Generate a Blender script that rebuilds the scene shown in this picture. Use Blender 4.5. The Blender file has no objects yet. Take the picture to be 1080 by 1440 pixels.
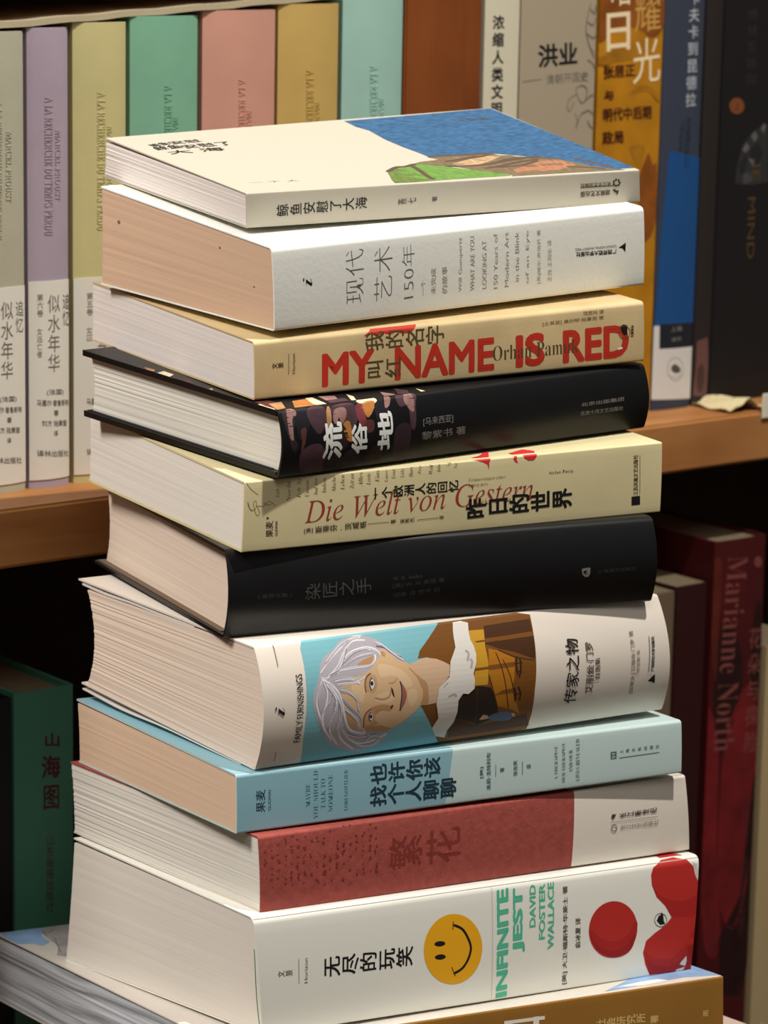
import bpy, bmesh, math, random
from mathutils import Vector, Matrix
from mathutils.geometry import tessellate_polygon

# ================================================================= camera, world, lights, exposure
LENS, PITCH, ROLL, CAM_Z = 105.829, 11.7492, 1.0770, 1.45
SC = bpy.context.scene
COL = SC.collection
SC.view_settings.view_transform = 'Standard'
SC.view_settings.look = 'None'
SC.view_settings.gamma = 1.0
SC.view_settings.use_curve_mapping = False
SC.view_settings.exposure = 0.0
cd = bpy.data.cameras.new('camera')
cam = bpy.data.objects.new('camera', cd)
COL.objects.link(cam)
cd.sensor_fit = 'VERTICAL'
cd.sensor_height = 36.0
cd.sensor_width = 27.0
cd.lens = LENS
cd.clip_start = 0.05
cd.dof.use_dof = True
cd.dof.focus_distance = 1.23
cd.dof.aperture_fstop = 18
cam.matrix_world = (Matrix.Translation((0, 0, CAM_Z)) @ Matrix.Rotation(math.radians(90-PITCH), 4, 'X')
                    @ Matrix.Rotation(math.radians(ROLL), 4, 'Z'))
SC.camera = cam
wd = bpy.data.worlds.new('room_ambience')
SC.world = wd
wd.use_nodes = True
wd.node_tree.nodes['Background'].inputs[0].default_value = (1.0, .93, .84, 1)
wd.node_tree.nodes['Background'].inputs[1].default_value = 0.10
SHELF_YAW = math.radians(38.5)
US = Vector((math.cos(SHELF_YAW), math.sin(SHELF_YAW), 0))
VS = Vector((-math.sin(SHELF_YAW), math.cos(SHELF_YAW), 0))
AIM = Vector((0.03, 1.17, CAM_Z-.28))
def lamp(name, direction, dist, size, energy, col, aim=AIM):
    ld = bpy.data.lights.new(name, 'AREA')
    ld.shape = 'DISK'
    ld.size = size
    ld.energy = energy
    ld.color = col
    o = bpy.data.objects.new(name, ld)
    COL.objects.link(o)
    d = Vector(direction).normalized()
    o.location = aim+d*dist
    o.rotation_euler = d.to_track_quat('Z', 'Y').to_euler()
    return o
lamp('ceiling_spot_lamp', (.265, -.165, 1), 1.7, .045, 32, (1, .955, .88))
lamp('side_fill_light', (-.84, -.28, 1), 2.2, .60, 44, (1, .94, .88))  # soft light added at the left to brighten the page ends
lamp('front_fill_light', (-.02, -.85, .95), 2.4, 1.0, 12, (1, .965, .89))  # broad fill added in front, standing in for the general shop lighting

# ================================================================= helpers
# ---------------------------------------------------------------- geometry of a book (pure maths)
def vadd(a, b): return [a[0]+b[0], a[1]+b[1], a[2]+b[2]]
def vmul(a, s): return [a[0]*s, a[1]*s, a[2]*s]
def cross(a, b): return [a[1]*b[2]-a[2]*b[1], a[2]*b[0]-a[0]*b[2], a[0]*b[1]-a[1]*b[0]]
def norm(a):
    l = math.sqrt(a[0]**2+a[1]**2+a[2]**2)
    return [a[0]/l, a[1]/l, a[2]/l]
def axes(yaw, tv, tu):
    a, tv, tu = (math.radians(q) for q in (yaw, tv, tu))
    u = [math.cos(a)*math.cos(tu), math.sin(a)*math.cos(tu), math.sin(tu)]
    v = [-math.sin(a)*math.cos(tv), math.cos(a)*math.cos(tv), math.sin(tv)]
    n = norm(cross(u, v))
    return u, cross(n, u), n
def spine_y(k, z):
    """how far the spine of a lying book stands forward (negative) or back at height z (0 top .. -T)"""
    T, d = k['T'], -z
    t = d/T
    y = -k.get('bulge', 0)*(1-(2*t-1)**2)
    for r, q in ((k.get('rt', .001), d), (k.get('rb', .0008), T-d)):
        if r > 0 and q < r:
            q = max(q, 0)
            y += r-math.sqrt(max(r*r-(r-q)**2, 0))
    return y
def warp(k, x, y, z):
    """small departures of a used book from a true box: c holds the shift of each corner"""
    c = k.get('c')
    if not c: return [x, y, z]
    tx, ty, tz = x/k['L'], max(0, y/k['W']), min(1, max(0, -z/k['T']))
    out = []
    for i, q in enumerate((x, y, z)):
        near = c['NT'][i]*(1-tz)+c['NB'][i]*tz
        far = c['RT'][i]*(1-tz)+c['RB'][i]*tz
        back = (c['LT'][i]-c['NT'][i])*(1-tz)+(c['LB'][i]-c['NB'][i])*tz
        if 'CT' in c: back += tx*c['CT'][i]
        out.append(q+near*(1-tx)+far*tx+ty*back)
    return out
def surf_spine(k, a, b, lift=0.):
    return warp(k, a, spine_y(k, b)-lift, b)
def surf_top(k, a, b, lift=0.):
    return warp(k, a, b, lift)
def surf_cap(k, a, b, lift=0.):
    return warp(k, k.get('inset', .0003)-.00012-lift, a, b)
def surf_stand(k, a, b, lift=0.):
    t = a/k['w']
    return [a, -k.get('bulge', 0)*(1-(2*t-1)**2)-lift, b]

def lin(c):
    return c/12.92 if c <= .04045 else ((c+.055)/1.055)**2.4
def rgb(h):
    return tuple(lin(int(h[i:i+2], 16)/255) for i in (0, 2, 4))+(1,)
PALETTE = dict(
    ink_black='1c1a1a', ink_grey='55524e', ink_grey2='6a675f', ink_grey3='6d675e', ink_brown='4a3a2c', ink_brown2='8c7c6c', ink_tan='a29884', ink_olive='57492a',
    ink_olive2='7c6a44', ink_wine='9c3a30', ink_white='e6e6e2', ink_white2='ece4d6', ink_dim='7d7972', ink_faint='3a3938', ink_faint2='474644',
    ink_navy='1f3a48', ink_teal='3a6e80', ink_slate='506a6e', ink_green='56bd9a', ink_pale='cfcfc6', ink_gold='d8b878', ink_cream='f2dcb4',
    ink_tan2='c89a50', ink_umber='4a1c0c', ink_silver='b8bcc4', ink_night='20283a', ink_bronze='54401e', ink_bronze2='332a22',
    ink_oxblood='4a1a20', ink_rose='7a403c', ink_rose2='542a2a', ink_sketch='6f665a',
    sea_blue='3a6288', rock_brown='786850', rock_rose='a87458', rock_tan='b89a76', grass_green='6a9046', grass_dark='66783f', rock_line='5a4a3c',
    title_red='c23424', paper_white='f4f1ea', press_red='84362e', stroke_red='d8303a',
    camo_brown='33242a', camo_brown2='2a1c1e', camo_black='1c1a20', camo_plum='4c343c', camo_pink='9c7670', camo_rust='5a302c', camo_tan='b88c60', camo_cream='f6dcb8',
    camo_orange='b8783e', camo_red='803a3e', cloth_black='16171a',
    art_teal='7cb8c4', art_brown='7a4c1c', art_amber='b4741c', art_umber='4a2c16', art_dark='2c2018', art_gold='c8962c', art_denim='5f6a8c', art_skin='d8b48c',
    art_skin2='d4b294', art_skin3='bc9066', art_skin4='c8a27a', art_hair_grey='b4aeb6', art_hair_dark='827a84', art_white='eceaf0', art_lilac='ccc6d2', art_eye='262a3c', art_lip='a0645a', art_fur='e2ddd6', art_fur2='b4aca8',
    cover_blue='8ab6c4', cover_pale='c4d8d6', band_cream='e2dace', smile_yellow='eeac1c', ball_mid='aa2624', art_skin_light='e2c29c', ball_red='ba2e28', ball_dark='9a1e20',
    map_blue='8fb0d8', map_grey='a9a4a4', map_white='ece8e2',
    cream='b2ae9a', lilac='a99aa9', straw='c6bc86', green='7cb094', coral='cc9684', ochre='c4a45e', teal='9cc2b6',
    rust='8c4e1a', rust2='a8701a', royal_blue='1c4c84', label_black='20222a', label_white='d8d4cf', dusk_rose='6a4844', dusk_dark='4a3432', seal_orange='7a4424',
    fleck_rose='bc7a70', crease_spot='8c6a50', gem_grey='2e2e30', gem_light='605c5a', gem_dark='222224', gem_mid='444242', berry='5a2018', berry_dark='280f0f', berry_bright='701a1e')
MATS = {}
def newmat(name, color, rough=.6, bump=0., scale=600., spec=.3, vary=0., vscale=30., stretch=(1, 1, 1), coat=0.):
    if name in MATS: return MATS[name]
    m = bpy.data.materials.new(name)
    MATS[name] = m
    m.use_nodes = True
    nt = m.node_tree
    b = nt.nodes['Principled BSDF']
    c = rgb(color) if isinstance(color, str) else color
    b.inputs['Base Color'].default_value = c
    b.inputs['Roughness'].default_value = rough
    b.inputs['Specular IOR Level'].default_value = spec
    b.inputs['Coat Weight'].default_value = coat
    tc = nt.nodes.new('ShaderNodeTexCoord')
    mp = nt.nodes.new('ShaderNodeMapping')
    mp.inputs['Scale'].default_value = stretch
    nt.links.new(tc.outputs['Object'], mp.inputs['Vector'])
    if bump:
        n = nt.nodes.new('ShaderNodeTexNoise')
        n.inputs['Scale'].default_value = scale
        n.inputs['Detail'].default_value = 3
        bp = nt.nodes.new('ShaderNodeBump')
        bp.inputs['Strength'].default_value = bump
        bp.inputs['Distance'].default_value = .0004
        nt.links.new(mp.outputs['Vector'], n.inputs['Vector'])
        nt.links.new(n.outputs['Fac'], bp.inputs['Height'])
        nt.links.new(bp.outputs['Normal'], b.inputs['Normal'])
    if vary:
        n = nt.nodes.new('ShaderNodeTexNoise')
        n.inputs['Scale'].default_value = vscale
        n.inputs['Detail'].default_value = 5
        r = nt.nodes.new('ShaderNodeValToRGB')
        r.color_ramp.elements[0].position = .3
        r.color_ramp.elements[1].position = .7
        r.color_ramp.elements[0].color = tuple(x*(1-vary) for x in c[:3])+(1,)
        r.color_ramp.elements[1].color = tuple(min(1, x*(1+vary*.6)) for x in c[:3])+(1,)
        nt.links.new(mp.outputs['Vector'], n.inputs['Vector'])
        nt.links.new(n.outputs['Fac'], r.inputs['Fac'])
        nt.links.new(r.outputs['Color'], b.inputs['Base Color'])
    return m
def ink(name):
    kw = {}
    if name == 'sea_blue': kw = dict(vary=.45, vscale=260, stretch=(1, 3, 1))
    elif name in ('grass_green', 'rock_brown', 'rock_rose', 'rock_tan', 'grass_dark'): kw = dict(vary=.3, vscale=200, stretch=(3, 1, 1))
    elif name in ('rust', 'rust2', 'map_blue', 'map_grey', 'berry', 'berry_dark', 'berry_bright'): kw = dict(vary=.3, vscale=60)
    elif name.startswith('camo'): kw = dict(vary=.35, vscale=120)
    return newmat('print_'+name, PALETTE[name], .55, **kw)
def pages_mat(name, color, axis, vary=.13, freq=2200, waves=0., bump=.35):
    """the edges of many sheets: fine lines across the stacking axis"""
    if name in MATS: return MATS[name]
    m = newmat(name, color, .8, spec=.1)
    nt = m.node_tree
    b = nt.nodes['Principled BSDF']
    tc = nt.nodes.new('ShaderNodeTexCoord')
    src = tc.outputs['Object']
    if waves:
        n0 = nt.nodes.new('ShaderNodeTexNoise')
        n0.inputs['Scale'].default_value = 9
        n0.inputs['Detail'].default_value = 1
        mu = nt.nodes.new('ShaderNodeVectorMath')
        mu.operation = 'SCALE'
        mu.inputs['Scale'].default_value = waves
        ad = nt.nodes.new('ShaderNodeVectorMath')
        nt.links.new(src, n0.inputs['Vector'])
        nt.links.new(n0.outputs['Color'], mu.inputs[0])
        nt.links.new(mu.outputs[0], ad.inputs[0])
        nt.links.new(src, ad.inputs[1])
        src = ad.outputs[0]
    mp = nt.nodes.new('ShaderNodeMapping')
    s = [6., 6., 6.]
    s[axis] = freq
    mp.inputs['Scale'].default_value = s
    nt.links.new(src, mp.inputs['Vector'])
    n = nt.nodes.new('ShaderNodeTexNoise')
    n.inputs['Scale'].default_value = 1
    n.inputs['Detail'].default_value = 4
    n.inputs['Roughness'].default_value = .6
    nt.links.new(mp.outputs['Vector'], n.inputs['Vector'])
    r = nt.nodes.new('ShaderNodeValToRGB')
    c = rgb(color)
    r.color_ramp.elements[0].position = .32
    r.color_ramp.elements[1].position = .62
    r.color_ramp.elements[0].color = tuple(x*(1-vary) for x in c[:3])+(1,)
    r.color_ramp.elements[1].color = c
    nt.links.new(n.outputs['Fac'], r.inputs['Fac'])
    nt.links.new(r.outputs['Color'], b.inputs['Base Color'])
    bp = nt.nodes.new('ShaderNodeBump')
    bp.inputs['Strength'].default_value = bump
    bp.inputs['Distance'].default_value = .0003
    nt.links.new(n.outputs['Fac'], bp.inputs['Height'])
    nt.links.new(bp.outputs['Normal'], b.inputs['Normal'])
    return m
def wood_mat(name, dark, light, along=(1, 0, 0), scale=1.0, rough=.5):
    if name in MATS: return MATS[name]
    m = newmat(name, light, rough, spec=.35)
    nt = m.node_tree
    b = nt.nodes['Principled BSDF']
    tc = nt.nodes.new('ShaderNodeTexCoord')
    mp = nt.nodes.new('ShaderNodeMapping')
    mp.inputs['Scale'].default_value = tuple((4 if a else 45)*scale for a in along)
    n = nt.nodes.new('ShaderNodeTexNoise')
    n.inputs['Scale'].default_value = 1
    n.inputs['Detail'].default_value = 6
    n.inputs['Distortion'].default_value = 1.2
    n2 = nt.nodes.new('ShaderNodeTexNoise')
    n2.inputs['Scale'].default_value = 14*scale
    n2.inputs['Detail'].default_value = 2
    mx = nt.nodes.new('ShaderNodeMath')
    mx.operation = 'ADD'
    hf = nt.nodes.new('ShaderNodeMath')
    hf.operation = 'MULTIPLY'
    hf.inputs[1].default_value = .5
    r = nt.nodes.new('ShaderNodeValToRGB')
    r.color_ramp.elements[0].position = .36
    r.color_ramp.elements[1].position = .64
    r.color_ramp.elements[0].color = rgb(dark)
    r.color_ramp.elements[1].color = rgb(light)
    bp = nt.nodes.new('ShaderNodeBump')
    bp.inputs['Strength'].default_value = .12
    bp.inputs['Distance'].default_value = .0006
    L = nt.links.new
    L(tc.outputs['Object'], mp.inputs['Vector']); L(mp.outputs['Vector'], n.inputs['Vector'])
    L(tc.outputs['Object'], n2.inputs['Vector'])
    L(n.outputs['Fac'], mx.inputs[0]); L(n2.outputs['Fac'], mx.inputs[1]); L(mx.outputs[0], hf.inputs[0])
    L(hf.outputs[0], r.inputs['Fac']); L(r.outputs['Color'], b.inputs['Base Color'])
    L(n.outputs['Fac'], bp.inputs['Height']); L(bp.outputs['Normal'], b.inputs['Normal'])
    return m
def obj(name, bm, mats, parent=None, smooth=None):
    me = bpy.data.meshes.new(name)
    bmesh.ops.remove_doubles(bm, verts=bm.verts, dist=1e-7)
    bmesh.ops.recalc_face_normals(bm, faces=bm.faces)
    bm.to_mesh(me)
    bm.free()
    for m in (mats if isinstance(mats, (list, tuple)) else [mats]): me.materials.append(m)
    if smooth:
        me.shade_smooth()
        me.set_sharp_from_angle(angle=math.radians(smooth))
    o = bpy.data.objects.new(name, me)
    COL.objects.link(o)
    o.parent = parent
    return o
def empty(name, matrix, label, cat, group=None):
    o = bpy.data.objects.new(name, None)
    COL.objects.link(o)
    o.empty_display_size = .02
    o.matrix_world = matrix
    tag(o, label, cat, group)
    return o
def tag(o, label=None, cat=None, group=None, kind=None):
    for k_, v_ in (('label', label), ('category', cat), ('group', group), ('kind', kind)):
        if v_: o[k_] = v_
    return o
def slab(fn, xs, ys, t):
    """closed sheet: fn(x, y, dz) gives the point, top at dz = 0, underside at dz = -t"""
    bm = bmesh.new()
    top = [[bm.verts.new(fn(x, y, 0)) for y in ys] for x in xs]
    bot = [[bm.verts.new(fn(x, y, -t)) for y in ys] for x in xs]
    nx, ny = len(xs), len(ys)
    for i in range(nx-1):
        for j in range(ny-1):
            bm.faces.new((top[i][j], top[i+1][j], top[i+1][j+1], top[i][j+1]))
            bm.faces.new((bot[i][j], bot[i][j+1], bot[i+1][j+1], bot[i+1][j]))
    for i in range(nx-1):
        bm.faces.new((top[i][0], bot[i][0], bot[i+1][0], top[i+1][0]))
        bm.faces.new((top[i][-1], top[i+1][-1], bot[i+1][-1], bot[i][-1]))
    for j in range(ny-1):
        bm.faces.new((top[0][j], top[0][j+1], bot[0][j+1], bot[0][j]))
        bm.faces.new((top[-1][j], bot[-1][j], bot[-1][j+1], top[-1][j+1]))
    return bm
def lins(a, b, n):
    return [a+(b-a)*i/n for i in range(n+1)]
def box_bm(x0, x1, y0, y1, z0, z1, bevel=0.):
    bm = bmesh.new()
    bmesh.ops.create_cube(bm, size=1)
    for v in bm.verts: v.co = Vector(((x0+x1)/2+v.co.x*(x1-x0), (y0+y1)/2+v.co.y*(y1-y0), (z0+z1)/2+v.co.z*(z1-z0)))
    if bevel: bmesh.ops.bevel(bm, geom=list(bm.edges), offset=bevel, segments=3, affect='EDGES')
    return bm
# ----------------------------------------------------------------- lettering
GLYPH = {}
EM = ('v', 'd')
def need(text, w): GLYPH.setdefault((text, round(w, 4)), None)
def build_glyphs():
    made = []
    for (s, w) in GLYPH:
        c = bpy.data.curves.new('lettering_source', 'FONT')
        c.body = s
        c.offset = min(w, 0)
        c.resolution_u = 3
        c.fill_mode = 'FRONT'
        o = bpy.data.objects.new('lettering_source', c)
        COL.objects.link(o)
        made.append(((s, w), o, c))
    bpy.context.view_layer.update()
    dg = bpy.context.evaluated_depsgraph_get()
    for key, o, c in made:
        me = bpy.data.meshes.new_from_object(o.evaluated_get(dg))
        vs, fs = [(v.co.x, v.co.y) for v in me.vertices], [tuple(p.vertices) for p in me.polygons]
        w = key[1]
        copies = [(vs, fs)]
        if w > 0:      # bolder strokes: the outline spread evenly to all sides
            m = 8 if w > .022 else 4
            for i in range(m):
                a = 2*math.pi*(i+.5)/m
                copies.append(([(x+w*math.cos(a), y+w*math.sin(a)) for x, y in vs], fs))
        GLYPH[key] = copies
        bpy.data.meshes.remove(me)
    for key, o, c in made:
        bpy.data.objects.remove(o)
        bpy.data.curves.remove(c)
def quad_text(text, w, O, E, U, em):
    copies = GLYPH[(text, round(w, 4))]
    if not copies[0][0]: return []
    if em: x0, x1, y0, y1 = .03, .97, -.09, .85
    else:
        al = [v for vs, fs in copies for v in vs]
        x0, x1 = min(v[0] for v in al), max(v[0] for v in al)
        y0, y1 = min(v[1] for v in al), max(v[1] for v in al)
    res = []
    for vs, fs in copies:
        out = []
        for x, y in vs:
            s, t = (x-x0)/max(x1-x0, 1e-6), (y-y0)/max(y1-y0, 1e-6)
            out.append((O[0]+s*(E[0]-O[0])+t*(U[0]-O[0]), O[1]+s*(E[1]-O[1])+t*(U[1]-O[1])))
        res.append((out, fs))
    return res
def text_pieces(text, w, mode, O, E, U):
    if mode == 'h': return quad_text(text, w, O, E, U, False)
    res, n = [], len(text)
    P = lambda s, t: (O[0]+s*(E[0]-O[0])+t*(U[0]-O[0]), O[1]+s*(E[1]-O[1])+t*(U[1]-O[1]))
    for i, ch in enumerate(text):
        if ch == ' ': continue
        a, b = i/n, (i+1)/n
        g = .04*(b-a)
        a, b = a+g, b-g
        res += quad_text(ch, w, P(b, 0), P(b, 1), P(a, 0), True)   # 'v': letters lie on their side along the spine, 'd': stand one below the other
    return res
def catmull(pts, closed, n=5):
    if len(pts) < 3: return pts
    out, m = [], len(pts)
    for i in range(m if closed else m-1):
        p = [pts[(i+j) % m] if closed else pts[min(max(i+j, 0), m-1)] for j in (-1, 0, 1, 2)]
        for k in range(n):
            t = k/n
            out.append(tuple(.5*(2*p[1][q]+(p[2][q]-p[0][q])*t+(2*p[0][q]-5*p[1][q]+4*p[2][q]-p[3][q])*t*t+(3*p[1][q]-p[0][q]-3*p[2][q]+p[3][q])*t**3) for q in (0, 1)))
    if not closed: out.append(tuple(pts[-1]))
    return out
def poly_piece(pts, smooth):
    pts = [tuple(p) for p in pts]
    if smooth: pts = catmull(pts, True)
    tris = tessellate_polygon([[Vector((p[0], p[1], 0)) for p in pts]])
    return pts, [tuple(t) for t in tris]
def stroke_piece(pts, w, smooth):
    pts = [tuple(p) for p in pts]
    if smooth: pts = catmull(pts, False)
    vs, fs = [], []
    for i, p in enumerate(pts):
        a, b = pts[max(i-1, 0)], pts[min(i+1, len(pts)-1)]
        d = Vector((b[0]-a[0], b[1]-a[1]))
        d = d.normalized() if d.length > 0 else Vector((1, 0))
        k = w/2*(1 if not smooth or 0 < i < len(pts)-1 else .45)
        vs += [(p[0]-d.y*k, p[1]+d.x*k), (p[0]+d.y*k, p[1]-d.x*k)]
        if i: fs.append((2*i-2, 2*i-1, 2*i+1, 2*i))
    return vs, fs
def art_parts(items, parent, fns, cuts, limits, extra=None):
    """fns: surface name -> f(a, b, lift) in metres; one mesh per part name, one material slot per ink"""
    named = {}
    for it in items: named.setdefault((it[1], it[6] if it[0] == 'T' else it[4] if it[0] == 'P' else it[5]), []).append(it)
    parts = []
    for (part, surf), its in named.items():        # prints standing well apart on the same book are parts of their own
        groups = []
        for n_, it in enumerate(its):
            ps = list(it[7]) if it[0] == 'T' else list(it[5] if it[0] == 'P' else it[6])
            if it[0] == 'T': ps.append((ps[1][0]+ps[2][0]-ps[0][0], ps[1][1]+ps[2][1]-ps[0][1]))
            bb = [min(p[0] for p in ps)-6, max(p[0] for p in ps)+6, min(p[1] for p in ps)-6, max(p[1] for p in ps)+6]
            new = [bb, [(n_, it)]]
            keep = []
            for g in groups:
                q = g[0]
                if q[0] <= bb[1] and bb[0] <= q[1] and q[2] <= bb[3] and bb[2] <= q[3]:
                    bb[:] = [min(q[0], bb[0]), max(q[1], bb[1]), min(q[2], bb[2]), max(q[3], bb[3])]
                    new[1] = g[1]+new[1]
                else: keep.append(g)
            groups = keep+[new]
        parts += [(part, surf, [it for _, it in sorted(g[1], key=lambda p: p[0])]) for g in groups]
    layer = 0
    for part, surf_, its in parts:
        out = bmesh.new()
        mats = []
        for it in its:
            layer += 3.5 if it[0] == 'T' and it[4] > 0 else 1
            col = it[3] if it[0] == 'T' else it[2]
            ex = it[8] if it[0] == 'T' and len(it) > 8 else 0
            m = ink(col) if not ex else MATS['cloth_'+col]
            if m not in mats: mats.append(m)
            mi = mats.index(m)
            if it[0] == 'T':
                surf, pcs = it[6], text_pieces(it[2], it[4], it[5], *it[7])
            elif it[0] == 'P':
                surf, pcs = it[4], [poly_piece(it[5], it[3])]
            else:
                surf, pcs = it[5], [stroke_piece(it[6], it[3], it[4])]
            f = fns[surf]
            lift = .00005+.0000014*layer+(extra or {}).get(part, 0)
            copy = 0
            for vs, fs in pcs:
                if not vs: continue
                copy = copy+1 if copy < 9 else 1
                dl = .0000005*copy
                b2 = bmesh.new()
                bv = [b2.verts.new((x/1e3, y/1e3, 0)) for x, y in vs]
                for q in fs:
                    try: b2.faces.new([bv[i] for i in q])
                    except ValueError: pass
                a0, a1, c0, c1 = limits[surf]          # print stops at the edges of its surface
                for ax_, val, sg in ((0, a0, -1), (0, a1, 1), (1, c0, -1), (1, c1, 1)):
                    if any((v.co[ax_]-val)*sg > 0 for v in b2.verts):
                        pc, nn = [0, 0, 0], [0, 0, 0]
                        pc[ax_], nn[ax_] = val, sg
                        bmesh.ops.bisect_plane(b2, geom=b2.verts[:]+b2.edges[:]+b2.faces[:], dist=1e-8, plane_co=pc, plane_no=nn, clear_outer=True)
                if not b2.verts:
                    b2.free()
                    continue
                for ax, lv in cuts.get(surf, ()):
                    lo, hi = min(v.co[ax] for v in b2.verts), max(v.co[ax] for v in b2.verts)
                    for c in lv:
                        if lo+1e-5 < c < hi-1e-5:
                            pc, nn = [0, 0, 0], [0, 0, 0]
                            pc[ax], nn[ax] = c, 1
                            bmesh.ops.bisect_plane(b2, geom=b2.verts[:]+b2.edges[:]+b2.faces[:], dist=1e-8, plane_co=pc, plane_no=nn)
                b2.verts.index_update()
                new = [out.verts.new(f(v.co.x, v.co.y, lift+ex+dl)) for v in b2.verts]
                for q in b2.faces:
                    try: nf = out.faces.new([new[v.index] for v in q.verts])
                    except ValueError: continue
                    nf.material_index = mi
                if ex:
                    base = {}
                    for e in b2.edges:
                        if len(e.link_faces) == 1:
                            qs = []
                            for v in e.verts:
                                if v.index not in base: base[v.index] = out.verts.new(f(v.co.x, v.co.y, -.0001))
                                qs.append(base[v.index])
                            nf = out.faces.new((new[e.verts[0].index], new[e.verts[1].index], qs[1], qs[0]))
                            nf.material_index = mi
                b2.free()
        if out.verts:
            me = bpy.data.meshes.new(part)
            out.to_mesh(me)
            for m in mats: me.materials.append(m)
            o = bpy.data.objects.new(part, me)
            COL.objects.link(o)
            o.parent = parent['band' if part == 'band_lettering' else surf_]
        out.free()

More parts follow.
